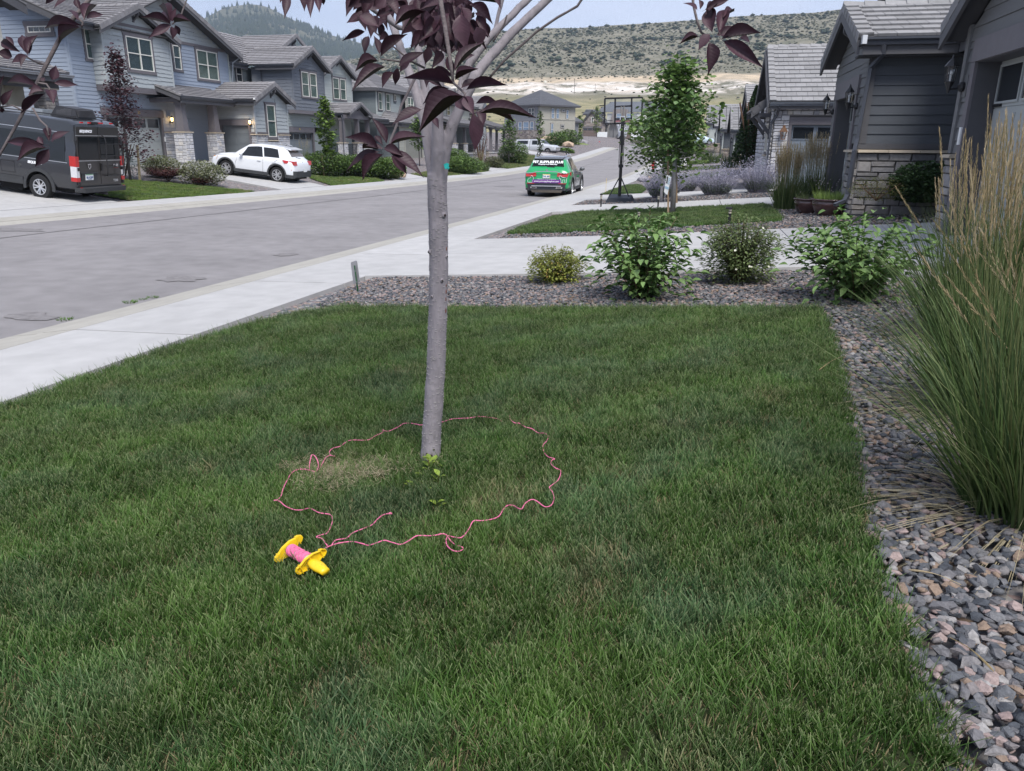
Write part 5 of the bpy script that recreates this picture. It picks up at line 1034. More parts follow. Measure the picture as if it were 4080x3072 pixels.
    for y in (13.5,7.9): tiles(h,(3.36,y,3.26),(8,y,3.26),(3.36,10.7,4.72),(8,10.7,4.72),M_tileL,'course'); rake(h,(3.38,y,3.26),(3.38,10.7,4.72),(-1,0,0),M_tileL,exp=.34,w=.22,drop=.1); bargeboard(h,(3.36,y,3.2),(3.36,10.7,4.66),(-1,0,0),.24,.05); soffit(h,[(3.38,y,3.1),(3.7,y,3.1),(3.7,10.7,4.58),(3.38,10.7,4.58)])
    # upper storey gable peeping over the ridge
    U=faceY(21.5); backing(h,U,[(4.6,4.2),(9,4.2),(9,7.6),(6.2,5.9),(4.6,5.1)],S_pgrn); 
    for i in range(10): x=4.8+i*.4; trimbox(h,U,x,x+.06,4.2,5.0+(x-4.6)*.5,0,.03,S_pgrn,'batten')
    bargeboard(h,(4.1,21.1,4.95),(7.0,21.1,6.4),(0,-1,0),.3); tiles(h,(4.1,21.0,5.0),(4.1,25,5.0),(7,21.0,6.45),(7,25,6.45),M_tileL,'course')
    return h
def house_c():
    h=thing('ledgestone_house',(3.5,31,.1),'pale ledgestone house with steep tile roof, blue grey garage and copper lantern','house')
    W_=faceY(30); x0=2.53
    stones(h,W_,x0,5.8,.0,2.98,M_stW,M_mort,holes=[(3.04,5.8,-.1,2.56)],ch=(.08,.2),cw=(.16,.46),seed=111,d=.07); mb=MB(); mb.box(x0+.1,8,30.02,37,0,0.02); mb.box(x0+.12,3.03,30.02,37,.0,2.9); mb.box(3.03,8,30.4,37,0,2.9); mb.box(3.03,8,30.02,30.4,2.57,2.9); obj('core_wall',mb,M_mort,h)
    garage(h,W_,3.14,5.6,.1,2.28,D_blue,3,4,d=-.12,hd=.26,frame=.1,hw=.0,lfrac=.6)
    F=faceX(x0,-1); stones(h,F,29.98,37,.0,2.98,M_stW,M_mort,holes=[(31.05,32.25,1.3,2.4)],ch=(.08,.18),cw=(.14,.36),seed=113,d=.07,stuff=M_stWa); window(h,F.sh(.02),31.12,32.2,1.36,2.36,2,rail=False,fill='dark',trim=.07); caps(h,F,31.0,32.3,1.2)
    tiles(h,(2.3,29.6,3.02),(6.2,29.6,3.02),(2.3,33.5,5.2),(6.2,33.5,5.2),M_tileL,'tile',tw=.345,exp=.335); tiles(h,(2.3,37.4,3.02),(6.2,37.4,3.02),(2.3,33.5,5.2),(6.2,33.5,5.2),M_tileL,'course'); ridge(h,(2.3,33.5,5.22),(6.2,33.5,5.22),M_tileL)
    for y in (29.6,37.4): rake(h,(2.3,y,3.02),(2.3,33.5,5.2),(-1,0,0),M_tileL,exp=.335,w=.2); bargeboard(h,(2.22,y,2.95),(2.22,33.5,5.12),(-1,0,0),.3); soffit(h,[(2.25,y,2.86),(2.5,y,2.86),(2.5,33.5,5.0),(2.25,33.5,5.0)])
    backing(h,F.sh(-.05),[(30,2.9),(37,2.9),(33.5,4.9)],M_stW); gutter(h,(2.3,29.58,3.0),(6.2,29.58,3.0),(0,-1,0),mat('shiny_gutter',(.16,.18,.21),.22,.04,3.,metal=.5),.11,.1); soffit(h,[(2.3,29.6,2.86),(6,29.6,2.86),(6,30,2.86),(2.3,30,2.86)])
    downspout(h,[(2.62,29.55,2.85),(2.58,29.8,2.6),(2.44,29.9,2.35),(2.4,29.9,.15)],w=.08)
    # bracketed awning on the street face
    tiles(h,(1.75,30.5,2.75),(1.75,33.2,2.75),(2.5,30.5,3.3),(2.5,33.2,3.3),M_tileL,'course'); bargeboard(h,(1.75,30.5,2.72),(2.5,30.5,3.27),(0,-1,0),.2); bargeboard(h,(1.75,33.2,2.72),(2.5,33.2,3.27),(0,-1,0),.2); rake(h,(1.75,30.52,2.77),(2.5,30.52,3.32),(0,-1,0),M_fas)
    for y in (30.65,33.05):
        mb=MB(); mb.bar((2.5,y,2.62),(1.8,y,2.62),.13,.14); mb.bar((2.48,y,1.95),(1.95,y,2.58),.11,.12); mb.bar((2.47,y,1.8),(2.47,y,2.75),.12,.12); mb.bar((2.15,y,2.65),(2.15,y,2.9),.1); obj('bracket',mb,M_fas,h)
    # copper gas lantern
    c=Vector((2.86,29.93,1.92)); mb=MB(); u=Vector((0,0,1)); q=c+Vector((0,-.16,0))
    for sx,sy in ((-1,-1),(1,-1),(1,1),(-1,1)): mb.bar(q+Vector((sx*.055,sy*.055,-.12)),q+Vector((sx*.10,sy*.10,.12)),.014,.014)
    mb.tube([q-u*.14,q-u*.11],.08,4); mb.tube([q+u*.12,q+u*.135],.15,4); mb.tube([q+u*.135,q+u*.26,q+u*.27,q+u*.34],[.14,.06,.05,.05],4); mb.bar(c+u*.18,q+u*.2,.03,.03); mb.bar(c-u*.1,c+u*.25,.07,.02,up=(0,1,0)); w=obj('wall_lantern',mb,M_copper,h)
    g=MB(); g.tube([q-u*.11,q+u*.12],[.07,.125],4,cap=False); obj('lantern_glass',g,M_lampg,w)
    return h
def far_right(name,label,Y,X,z0,ridge_h,span,base=True,wallm=None,gut=None,eave=2.75,wide=4.,doorlamp=False):
    h=thing(name,(X+1,Y+span/2,z0),label,'house'); wm=wallm or S_char; e=z0+eave
    W_=faceY(Y); backing(h,W_,[(X,z0),(X+wide,z0),(X+wide,e),(X,e)],wm); boards(h,W_,X,X+wide,z0+1.0,e,wm,exp=.2); F=faceX(X,-1); backing(h,F,[(Y,z0),(Y+span,z0),(Y+span,e),(Y+span/2,e+ridge_h*.9),(Y,e)],S_wgry)
    trimbox(h,W_,X-.02,X+.12,z0+1,e,0,.05,S_pgrn,'corner_board'); trimbox(h,F,Y,Y+.12,z0+1,e,0,.05,S_pgrn,'corner_board')
    stones(h,W_,X-.04,X+wide,z0-.2,z0+.92,M_stG,M_mortd,seed=int(Y),ch=(.12,.22),cw=(.2,.5),stuff=M_stWa if 0 else M_stBa); caps(h,W_,X-.06,X+wide,z0+.93); stones(h,F,Y,Y+.8,z0-.2,z0+.92,M_stG,M_mortd,seed=int(Y)+1,stuff=M_stBa)
    garage(h,F,Y+1.0,Y+span-.9,z0,z0+2.2,D_pale,3,4,d=-.2,hd=.3)
    a=X-.35
    tiles(h,(a,Y-.4,e),(X+wide+1,Y-.4,e),(a,Y+span/2,e+ridge_h),(X+wide+1,Y+span/2,e+ridge_h),M_tileL,'course'); tiles(h,(a,Y+span+.4,e),(X+wide+1,Y+span+.4,e),(a,Y+span/2,e+ridge_h),(X+wide+1,Y+span/2,e+ridge_h),M_tileL,'course')
    for y in (Y-.4,Y+span+.4): rake(h,(a,y,e),(a,Y+span/2,e+ridge_h),(-1,0,0),M_tileL,w=.15); bargeboard(h,(a-.03,y,e-.05),(a-.03,Y+span/2,e+ridge_h-.05),(-1,0,0),.26)
    gutter(h,(a,Y-.42,e),(X+wide+1,Y-.42,e),(0,-1,0),mat('shiny_gutter',(.16,.18,.21),.22,.04,3.,metal=.5)); ridge(h,(a,Y+span/2,e+ridge_h),(X+wide+1,Y+span/2,e+ridge_h),M_tileL)
    downspout(h,[(X+.1,Y-.35,e-.15),(X+.12,Y-.06,e-.4),(X+.12,Y-.06,z0)])
    lantern(h,(X+.0-.04,Y+.4,z0+1.9),(-1,0,0),1.)
    return h
house_a(); house_c()
far_right('grey_gabled_house','grey gabled house directly behind the columnar evergreen',45,2.8,-.05,1.95,8,eave=2.55,wide=5)
far_right('tall_gabled_house','taller gabled house whose steep tile roof rises behind the evergreen',53,3.1,.0,2.2,8,eave=3.2,wide=6)
far_right('stone_base_house','charcoal walled house with stone base seen left of the evergreen',65,2.65,-.12,1.9,8,eave=2.8,wide=6)
far_right('middle_row_house','third house from the far end of the right hand row',86,2.35,.2,2.6,9,eave=2.9,wide=8)
far_right('second_last_house','second house from the far end of the right hand row',108,2.1,.75,2.7,9,eave=3.1,wide=8)
far_right('last_row_house','farthest house of the right hand row with a pale side wall',128,1.2,1.2,2.8,9,eave=3.5,wide=9,wallm=S_pgrn)
# ================================================================== HILLS AND FAR LAND
def hill(name,prof,r0,r1,base,m,curve=1.3,nr=60,na=160,rough=.05,bumps=8,seed=1,ext=0):
    """terrain fan: skyline from (px,py) pairs at distance r1, sloping down to r0"""
    r_=np.random.default_rng(seed); xs=np.array([p[0] for p in prof]); V=[]; ph=r_.uniform(0,6.28,(12,2)); fr=r_.uniform(2,26,(12,2))
    top=[]
    for px in np.linspace(xs[0],xs[-1],na):
        py=float(np.interp(px,xs,[p[1] for p in prof])); d=ray(px,py); hd=math.hypot(d[0],d[1]); top.append((d[0]/hd,d[1]/hd,d[2]/hd))
    for i in range(nr):
        t=i/(nr-1); rr=r0+(r1-r0)*t
        for j,(dx,dy,e) in enumerate(top):
            zt=1.6+e*r1; z=base+(zt-base)*t**curve; n=0
            for k in range(12): n+=math.sin(fr[k,0]*t*3+ph[k,0]+j/na*fr[k,1]*3)*math.sin(fr[k,1]*j/na*6+ph[k,1]+t*4)/12
            z+=n*rough*(zt-base)*(math.sin(math.pi*min(1,t*1.0))**.7)*2
            V.append((dx*rr,dy*rr,z))
    # far side drops away
    for dx,dy,e in top: V.append((dx*r1*1.25,dy*r1*1.25,1.6+e*r1-.25*r1*.3))
    V=np.array(V); F=[(i*na+j,i*na+j+1,(i+1)*na+j+1,(i+1)*na+j) for i in range(nr) for j in range(na-1)]
    o=nobj(name,V,F,m,kind='structure',smooth=True); return o,V.reshape(nr+1,na,3)
def hillmat(name,cols,scale,sc2,bands=None):
    m=mat(name,(.2,.2,.1),.95,.0,1,.0,1,.05); n=m.node_tree; L=n.links; b=n.nodes['Principled BSDF']; g=n.nodes.new('ShaderNodeNewGeometry')
    a=n.nodes.new('ShaderNodeTexNoise'); a.inputs['Scale'].default_value=scale; a.inputs['Detail'].default_value=8; a.inputs['Roughness'].default_value=.7; L.new(g.outputs['Position'],a.inputs['Vector'])
    r=_ramp(n,cols); 
    for i,e in enumerate(r.color_ramp.elements): e.position=.32+.36*i/(len(cols)-1)
    L.new(a.outputs['Fac'],r.inputs[0]); col=r.outputs[0]
    if bands:
        sp=n.nodes.new('ShaderNodeSeparateXYZ'); L.new(g.outputs['Position'],sp.inputs[0]); nz=n.nodes.new('ShaderNodeTexNoise'); nz.inputs['Scale'].default_value=sc2; nz.inputs['Detail'].default_value=6; L.new(g.outputs['Position'],nz.inputs['Vector'])
        for (z0,z1,soft,c1,c2,wob,thr) in bands:
            ad=n.nodes.new('ShaderNodeMath'); ad.operation='MULTIPLY_ADD'; ad.inputs[1].default_value=wob; L.new(nz.outputs['Fac'],ad.inputs[0]); L.new(sp.outputs['Z'],ad.inputs[2])
            u=n.nodes.new('ShaderNodeMapRange'); u.inputs['From Min'].default_value=z0+wob*.5-soft; u.inputs['From Max'].default_value=z0+wob*.5+soft; L.new(ad.outputs[0],u.inputs['Value'])
            d=n.nodes.new('ShaderNodeMapRange'); d.inputs['From Min'].default_value=z1+wob*.5-soft; d.inputs['From Max'].default_value=z1+wob*.5+soft; d.inputs['To Min'].default_value=1; d.inputs['To Max'].default_value=0; L.new(ad.outputs[0],d.inputs['Value'])
            pr=n.nodes.new('ShaderNodeMath'); pr.operation='MULTIPLY'; L.new(u.outputs[0],pr.inputs[0]); L.new(d.outputs[0],pr.inputs[1])
            if thr:
                s_=n.nodes.new('ShaderNodeTexNoise'); s_.inputs['Scale'].default_value=.05; s_.inputs['Detail'].default_value=8; s_.inputs['Roughness'].default_value=.75; L.new(g.outputs['Position'],s_.inputs['Vector']); q=n.nodes.new('ShaderNodeMapRange'); q.inputs['From Min'].default_value=thr; q.inputs['From Max'].default_value=thr+.07; L.new(s_.outputs['Fac'],q.inputs['Value']); p2=n.nodes.new('ShaderNodeMath'); p2.operation='MULTIPLY'; L.new(pr.outputs[0],p2.inputs[0]); L.new(q.outputs[0],p2.inputs[1]); pr=p2
            cc=_ramp(n,[c1,c2]); f=n.nodes.new('ShaderNodeTexNoise'); f.inputs['Scale'].default_value=.12; f.inputs['Detail'].default_value=7; L.new(g.outputs['Position'],f.inputs['Vector']); cc.color_ramp.elements[0].position=.4; cc.color_ramp.elements[1].position=.6; L.new(f.outputs['Fac'],cc.inputs[0])
            mx=n.nodes.new('ShaderNodeMix'); mx.data_type='RGBA'; L.new(pr.outputs[0],mx.inputs[0]); L.new(col,mx.inputs[6]); L.new(cc.outputs[0],mx.inputs[7]); col=mx.outputs[2]
    L.new(col,b.inputs['Base Color']); return m
M_h1=hillmat('dry_mountain_grass',[(.06,.07,.05),(.10,.105,.078),(.16,.15,.115)],.012,.004)
M_h2=hillmat('scrub_slope',[(.11,.115,.08),(.17,.16,.12),(.26,.24,.19)],.07,.006,[(27,41,1.4,(.50,.44,.37),(.64,.60,.55),16,.44),(36,42,1.2,(.52,.42,.30),(.36,.30,.22),4,0),(-20,23,4,(.19,.18,.10),(.30,.265,.16),10,0)])
mt,MV=hill('mountain',[(-1200,400),(-600,300),(0,230),(500,130),(700,110),(820,70),(900,28),(1000,16),(1060,25),(1120,55),(1180,85),(1300,135),(1450,175),(1600,205),(1800,240),(2100,260),(2600,280)],900,2100,20,M_h1,1.15,50,150,.05,seed=3)
ms,SV=hill('mesa_slope',[(-1500,420),(0,400),(900,330),(1300,260),(1500,215),(1700,175),(1850,150),(2000,124),(2150,112),(2300,112),(2450,100),(2600,92),(2700,84),(2800,78),(2950,64),(3100,58),(3250,50),(3400,30),(3550,8),(3700,-40),(4080,-110),(4700,-160),(5200,-150)],240,900,2.5,M_h2,1.30,90,200,.022,seed=5)
# scrub and trees standing on them
def on_hill(G,n,t0,t1,j0=0.,j1=1.,pw=1.):
    nr,na=G.shape[0]-1,G.shape[1]; t=(t0+(t1-t0)*rng.random(n)**pw)*(nr-1.001); j=(j0+(j1-j0)*rng.random(n))*(na-1.001); i0=t.astype(int); k0=j.astype(int); a=(t-i0)[:,None]; b=(j-k0)[:,None]
    return G[i0,k0]*(1-a)*(1-b)+G[i0+1,k0]*a*(1-b)+G[i0,k0+1]*(1-a)*b+G[i0+1,k0+1]*a*b
M_scrub=mat('scrub_bush',(.1,.1,.05),.95,0,1,0,1,.05,pal=[(.065,.078,.055),(.09,.098,.07),(.12,.125,.088),(.16,.155,.115)],attr='rnd'); M_pine=mat('pine_needles',(.1,.1,.05),.95,0,1,0,1,.05,pal=[(.022,.034,.028),(.034,.048,.036),(.048,.062,.044)],attr='rnd')
octV=np.array([(1,0,.45),(.3,.95,.4),(-.8,.6,.5),(-.8,-.6,.4),(.3,-.95,.5),(.1,0,1.05),(0,0,-.1)],float); octF=np.array([(0,1,5),(1,2,5),(2,3,5),(3,4,5),(4,0,5),(1,0,6),(2,1,6),(3,2,6),(4,3,6),(0,4,6)])
def field(name,pos,size,V0,F0,m,flat=1.):
    n=len(pos); sc=np.stack([size,size,size*flat],1); ang=rotmats(n,.12); V,F=scatter(V0,F0,pos,ang,sc); o=nobj(name,V,F,m,kind='stuff',attr={'rnd':np.repeat(rng.random(n),len(V0))}); return o
# clumpy distribution from a few sine waves
def clump(P,thr,s=40.):
    v=np.sin(P[:,0]/s+np.sin(P[:,1]/s*1.3)*2)+np.sin(P[:,1]/s*.8+P[:,2]/s*2)+np.sin(P[:,0]/s*2.7-P[:,2]/s*3); return P[v>thr]
p=on_hill(SV,30000,.40,.99,.2,.95,.8); p=np.concatenate([p[:12000],clump(p[12000:],-.2,37)]); field('scrub',p,rng.uniform(.4,1.5,len(p))*(p[:,1]**2+p[:,0]**2)**.5/750,octV,octF,M_scrub,.8)
p=clump(on_hill(SV,2600,.5,1.0,.2,.98),-.6,23); field('juniper_scrub',p,rng.uniform(1.2,3.0,len(p)),octV,octF,M_pine,.95)
p=on_hill(SV,700,.05,.33,.3,.95); field('low_scrub',p,rng.uniform(.4,1.1,len(p)),octV,octF,M_scrub,.7)
pineV=np.array([(1,0,0),(.31,.95,0),(-.8,.6,0),(-.8,-.6,0),(.31,-.95,0),(0,0,3.4)],float); pineF=np.array([(0,1,5),(1,2,5),(2,3,5),(3,4,5),(4,0,5)])
q=on_hill(MV,26000,.35,1.0,.25,.98); p=np.concatenate([clump(q[:20000],-.8,110),q[20000:24000]]); field('pine_forest',p,rng.uniform(2.0,4.2,len(p)),pineV,pineF,M_pine,.95)
# poles, tower and lamp on the far ground
M_pole=mat('utility_pole_wood',(.10,.085,.07),.9,.1,9.); M_tow=mat('pale_tower_paint',(.62,.60,.52),.8,.05,3.)
def pole(px,pyb,pyt,Dh,r,label,arms=True,m=None,name='utility_pole',catg='pole',group=None):
    a=onD(px,pyb,Dh); b=onD(px,pyt,Dh); t=thing(name,(a[0],a[1],a[2]-1),label,catg,group); mb=MB(); mb.tube([(a[0],a[1],a[2]-1),(a[0],a[1],b[2])],[r,r*.7],6); obj('pole',mb,m or M_pole,t)
    if arms: mb=MB(); w=1.2; mb.bar((a[0]-w,a[1],b[2]-.8),(a[0]+w,a[1],b[2]-.8),.12); obj('crossarm',mb,m or M_pole,t)
    return t
pole(2287,410,320,420,.16,'left utility pole of the pair in front of the pale quarry cut','')
pole(2293,405,330,440,.14,'right utility pole of the pair in front of the pale quarry cut')
pole(2370,395,335,430,.13,'utility pole against the quarry, above the stone gabled house')
pole(2455,392,350,430,.12,'utility pole just left of the basketball backboard top edge')
pole(2543,385,350,430,.12,'utility pole above the top right of the backboard')
pole(2840,385,345,400,.13,'leftmost utility pole right of the staked maple, by the quarry')
pole(2900,386,348,405,.12,'utility pole on the quarry edge, second right of the maple')
pole(2155,345,322,460,.1,'thin pole beside the pale tower above the hipped roof',arms=False)
a=onD(2172,352,460); b=onD(2172,322,460); t=tag(obj('tower',MB().tube([(a[0],a[1],a[2]-2),(a[0],a[1],b[2]-.5),(a[0],a[1],b[2])],[1.0,1.0,.55],12),M_tow),'pale square-topped tower on the hillside above the hipped roof','tower')
t=pole(2825,548,480,150,.09,'pale street lamp post beyond the right hand houses',arms=False,m=mat('pale_lamp_paint',(.6,.62,.64),.5,.05,3.),name='street_lamp',catg='street lamp')
b=onD(2825,480,150); mb=MB(); mb.tube([(b[0],b[1],b[2]),(b[0]-.3,b[1],b[2]+.35),(b[0]-.9,b[1],b[2]+.4)],[.07,.06,.12],6); obj('lamp_head',mb,mat('pale_lamp_paint',(.6,.62,.64),.5,.05,3.),t)
a=onD(2925,395,380); mb=MB(); mb.box(a[0]-3.5,a[0]+4,a[1],a[1]+4,a[2]-2,a[2]+1.7); tag(obj('shed',mb,mat('rust_shed',(.30,.20,.15),.8,.1,3.)),'small brown shed at the foot of the quarry, far right','shed')
# ================================================================== PLANTS
def leafmesh(name,m,seg=5,fold=.35,curl=.35,wave=.0,pet=.0,wid=1.):
    V=[];F=[]; prof=[0,.50,.84,1.,.97,.80,.50,.2,0] if seg==6 else [0,.62,1.,.9,.55,0] if seg==5 else [0,.8,1.,.6,0] if seg==4 else [0,1,.7,0]
    n=len(prof)-1
    for i,w in enumerate(prof):
        t=i/n; x=t; z=-curl*t*t+curl*.25*t; w*=.5*wid; dz=fold*w+wave*math.sin(t*9)
        V+=[(x,-w,z+dz),(x,0,z),(x,w,z+dz*.9)]
    for i in range(n):
        a=3*i; F+=[(a,a+1,a+4,a+3),(a+1,a+2,a+5,a+4)]
    if pet: k=len(V); V+=[(-pet,-.012,pet*.3),(-pet,.012,pet*.3),(.02,.012,0),(.02,-.012,0)]; F+=[(k,k+1,k+2,k+3)]
    me=bpy.data.meshes.new(name); me.from_pydata(V,[],F); me.shade_smooth(); me.materials.append(m); return me
def leafmat(name,top,under,rough=.45,veins=True,spec=.4,trans=.15,var=.2,objvar=.25):
    m=bpy.data.materials.new(name); m.use_nodes=True; n=m.node_tree; b=n.nodes['Principled BSDF']; L=n.links; b.inputs['Roughness'].default_value=rough; b.inputs['Specular IOR Level'].default_value=spec
    g=n.nodes.new('ShaderNodeNewGeometry'); mx=n.nodes.new('ShaderNodeMix'); mx.data_type='RGBA'; mx.inputs[6].default_value=(*top,1); mx.inputs[7].default_value=(*under,1); L.new(g.outputs['Backfacing'],mx.inputs[0]); col=mx.outputs[2]
    oi=n.nodes.new('ShaderNodeObjectInfo'); mr=n.nodes.new('ShaderNodeMapRange'); mr.inputs['To Min'].default_value=1-objvar; mr.inputs['To Max'].default_value=1+objvar; L.new(oi.outputs['Random'],mr.inputs['Value']); vm=n.nodes.new('ShaderNodeVectorMath'); vm.operation='SCALE'; L.new(col,vm.inputs[0]); L.new(mr.outputs[0],vm.inputs['Scale']); col=vm.outputs[0]
    ns=n.nodes.new('ShaderNodeTexNoise'); ns.inputs['Scale'].default_value=45; L.new(g.outputs['Position'],ns.inputs['Vector']); m2=n.nodes.new('ShaderNodeMapRange'); m2.inputs['From Min'].default_value=.3; m2.inputs['From Max'].default_value=.7; m2.inputs['To Min'].default_value=1-var; m2.inputs['To Max'].default_value=1+var; L.new(ns.outputs['Fac'],m2.inputs['Value']); v2=n.nodes.new('ShaderNodeVectorMath'); v2.operation='SCALE'; L.new(col,v2.inputs[0]); L.new(m2.outputs[0],v2.inputs['Scale']); col=v2.outputs[0]
    L.new(col,b.inputs['Base Color'])
    if veins:
        tc=n.nodes.new('ShaderNodeTexCoord'); sp=n.nodes.new('ShaderNodeSeparateXYZ'); L.new(tc.outputs['Object'],sp.inputs[0]); ab=n.nodes.new('ShaderNodeMath'); ab.operation='ABSOLUTE'; L.new(sp.outputs['Y'],ab.inputs[0]); ma=n.nodes.new('ShaderNodeMath'); ma.operation='MULTIPLY_ADD'; ma.inputs[1].default_value=-.55; L.new(ab.outputs[0],ma.inputs[0]); L.new(sp.outputs['X'],ma.inputs[2])
        s=n.nodes.new('ShaderNodeMath'); s.operation='MULTIPLY'; s.inputs[1].default_value=30; L.new(ma.outputs[0],s.inputs[0]); sn=n.nodes.new('ShaderNodeMath'); sn.operation='SINE'; L.new(s.outputs[0],sn.inputs[0]); ab2=n.nodes.new('ShaderNodeMath'); ab2.operation='POWER'; ab3=n.nodes.new('ShaderNodeMath'); ab3.operation='ABSOLUTE'; L.new(sn.outputs[0],ab3.inputs[0]); L.new(ab3.outputs[0],ab2.inputs[0]); ab2.inputs[1].default_value=.35
        bp=n.nodes.new('ShaderNodeBump'); bp.inputs['Strength'].default_value=.3; bp.inputs['Distance'].default_value=.0012; L.new(ab2.outputs[0],bp.inputs['Height']); L.new(bp.outputs[0],b.inputs['Normal'])
    if trans: tr=n.nodes.new('ShaderNodeBsdfTranslucent'); ms=n.nodes.new('ShaderNodeMixShader'); ms.inputs[0].default_value=trans; L.new(col,tr.inputs[0]); L.new(b.outputs[0],ms.inputs[1]); L.new(tr.outputs[0],ms.inputs[2]); L.new(ms.outputs[0],n.nodes['Material Output'].inputs[0])
    MATS[name]=m; return m
M_plum=leafmat('purple_leaf',(.022,.0065,.012),(.048,.022,.032),.5,spec=.3,trans=.10); M_bark=mat('young_grey_bark',(.27,.245,.258),.8,.22,24.,.5,70,.25,streak=(1,1,.35)); M_twig=mat('twig_bark',(.13,.11,.11),.8,.25,60.,.4,150,.2); M_stem=mat('reddish_stem',(.16,.07,.05),.6,.2,50.)
M_lent=mat('pale_lenticel',(.34,.32,.31),.8,.1,30.); M_knot=mat('dark_knot',(.045,.035,.03),.9,.3,60.,.5,200,.1); M_redb=mat('peeling_red_bark',(.17,.06,.035),.6,.3,60.,.4,90,.3)
def place_leaf(me,base,tip,w,parent,up=None,roll=0.):
    b=Vector(base); x=Vector(tip)-b; L=x.length; x.normalize(); up=Vector(up) if up is not None else (Vector(EYE)-b)
    z=(up-x*up.dot(x)); 
    if z.length<1e-5: z=Vector((0,0,1))
    z.normalize(); z=Matrix.Rotation(roll,3,x)@z; y=z.cross(x); M=Matrix(((x.x*L,y.x*w,z.x*L,0),(x.y*L,y.y*w,z.y*L,0),(x.z*L,y.z*w,z.z*L,0),(0,0,0,1)))
    o=mk('leaf',me,None,parent); o.matrix_local=Matrix.Translation(b-wl(parent))@M; return o
def purple_tree():
    base=at(1716,1852); Yt=base[1]; t=thing('purple_leaf_tree',tuple(base),'young purple leaved tree with smooth grey trunk in the lawn, pink string round it','tree')
    P=lambda x,y,dy=0.: onY(x,y,Yt+dy)
    rad=lambda px,D=None: px*3.55/FPX
    pts=[P(1712,1858),P(1716,1800),P(1722,1700),P(1735,1500),P(1743,1300),P(1748,1100),P(1746,900),P(1742,760),P(1742,690)]
    pts[0]=pts[0]+np.array([0,0,-.06])
    rr=[.060,.049,.0465,.0445,.0435,.043,.043,.043,.0445]
    # densify with slight irregularity
    def dens(pts,rr,k,j=.0015,seed=1):
        r_=random.Random(seed); Q=[];RR=[]
        for a in range(len(pts)-1):
            for i in range(k): u=i/k; Q.append(np.array(pts[a])*(1-u)+np.array(pts[a+1])*u+np.array([r_.uniform(-j,j),r_.uniform(-j,j),0])); RR.append(rr[a]*(1-u)+rr[a+1]*u+r_.uniform(-j,j)*.6)
        Q.append(np.array(pts[-1])); RR.append(rr[-1]); return Q,RR
    q,r2=dens(pts,rr,5); skin=MB(); skin.tube(q,r2,20); lim=MB()
    # lenticels, knots, peeling strip as raised marks on the bark
    L=[]; r_=random.Random(4); mbL=MB()
    def on_trunk(z,ang):
        for a in range(len(q)-1):
            if q[a][2]<=z<=q[a+1][2]: u=(z-q[a][2])/(q[a+1][2]-q[a][2]+1e-9); c=q[a]*(1-u)+q[a+1]*u; rd=r2[a]*(1-u)+r2[a+1]*u; return c,rd,np.array([math.cos(ang),math.sin(ang),0])
        return None
    for _ in range(800):
        z=base[2]+.10+r_.random()*(q[-1][2]-base[2]-.12); an=r_.uniform(0,6.28); s=on_trunk(z,an)
        if not s: continue
        c,rd,n=s; tt=np.array([-n[1],n[0],0]); w=r_.uniform(.0025,.0065); h=.0009+.0007*r_.random(); p=c+n*(rd*.985); o_=n*.0022
        mbL.hexa([p-tt*w-[0,0,h],p+tt*w-[0,0,h],p+tt*w+[0,0,h],p-tt*w+[0,0,h],p-tt*w*.8-[0,0,h*.7]+o_,p+tt*w*.8-[0,0,h*.7]+o_,p+tt*w*.8+[0,0,h*.7]+o_,p-tt*w*.8+[0,0,h*.7]+o_])
    obj('lenticels',mbL,M_lent,t,kind='stuff')
    for py,px,s in ((855,1768,.012),(1112,1760,.009),(1020,1778,.008),(1000,1712,.010),(1175,1722,.007)):
        c=P(px,py); s3=on_trunk(c[2],0)
        if s3:
            cc,rd,_=s3; n=np.array(EYE)-cc; n[2]=0; n/=np.linalg.norm(n); side=np.array([n[1],-n[0],0]); off=(c-cc)@(-side); n2=(-side*np.clip(off/rd,-.9,.9)+n*math.sqrt(max(.1,1-np.clip(off/rd,-.9,.9)**2))); p=cc+n2*rd*.97
            k=MB(); k.ball(p,s,10,6,(1,1,1.2)); obj('knot',k,M_bark,t,smooth=True); k=MB(); k.ball(p+n2*s*.75,s*.5,8,5); obj('knot_scar',k,M_knot,t,smooth=True)
    for py,h in ((1135,.012),(1160,.02),(1190,.016),(1235,.022),(990,.016)):
        c=P(1779,py); s3=on_trunk(c[2],0)
        if s3:
            cc,rd,_=s3; n=np.array(EYE)-cc; n[2]=0; n/=np.linalg.norm(n); side=np.array([n[1],-n[0],0]); n2=-side*.82+n*.57; p=cc+n2*rd*.99; k=MB(); k.ball(p,h*.5,6,5,(.35,.35,1.2)); obj('bark_peel',k,M_redb,t)
    c=P(1722,1800); k=MB()
    for dx,dz,s in ((0,0,.010),(-.012,.03,.006),(.02,.01,.006),(.0,-.02,.008)):
        cc,rd,_=on_trunk(c[2]+dz,0); n=np.array(EYE)-cc; n[2]=0; n/=np.linalg.norm(n); side=np.array([n[1],-n[0],0]); k.ball(cc+n*rd*.96+side*dx+np.array([0,0,0]),s,8,5,(1,1,.6))
    obj('bark_crack',k,M_knot,t)
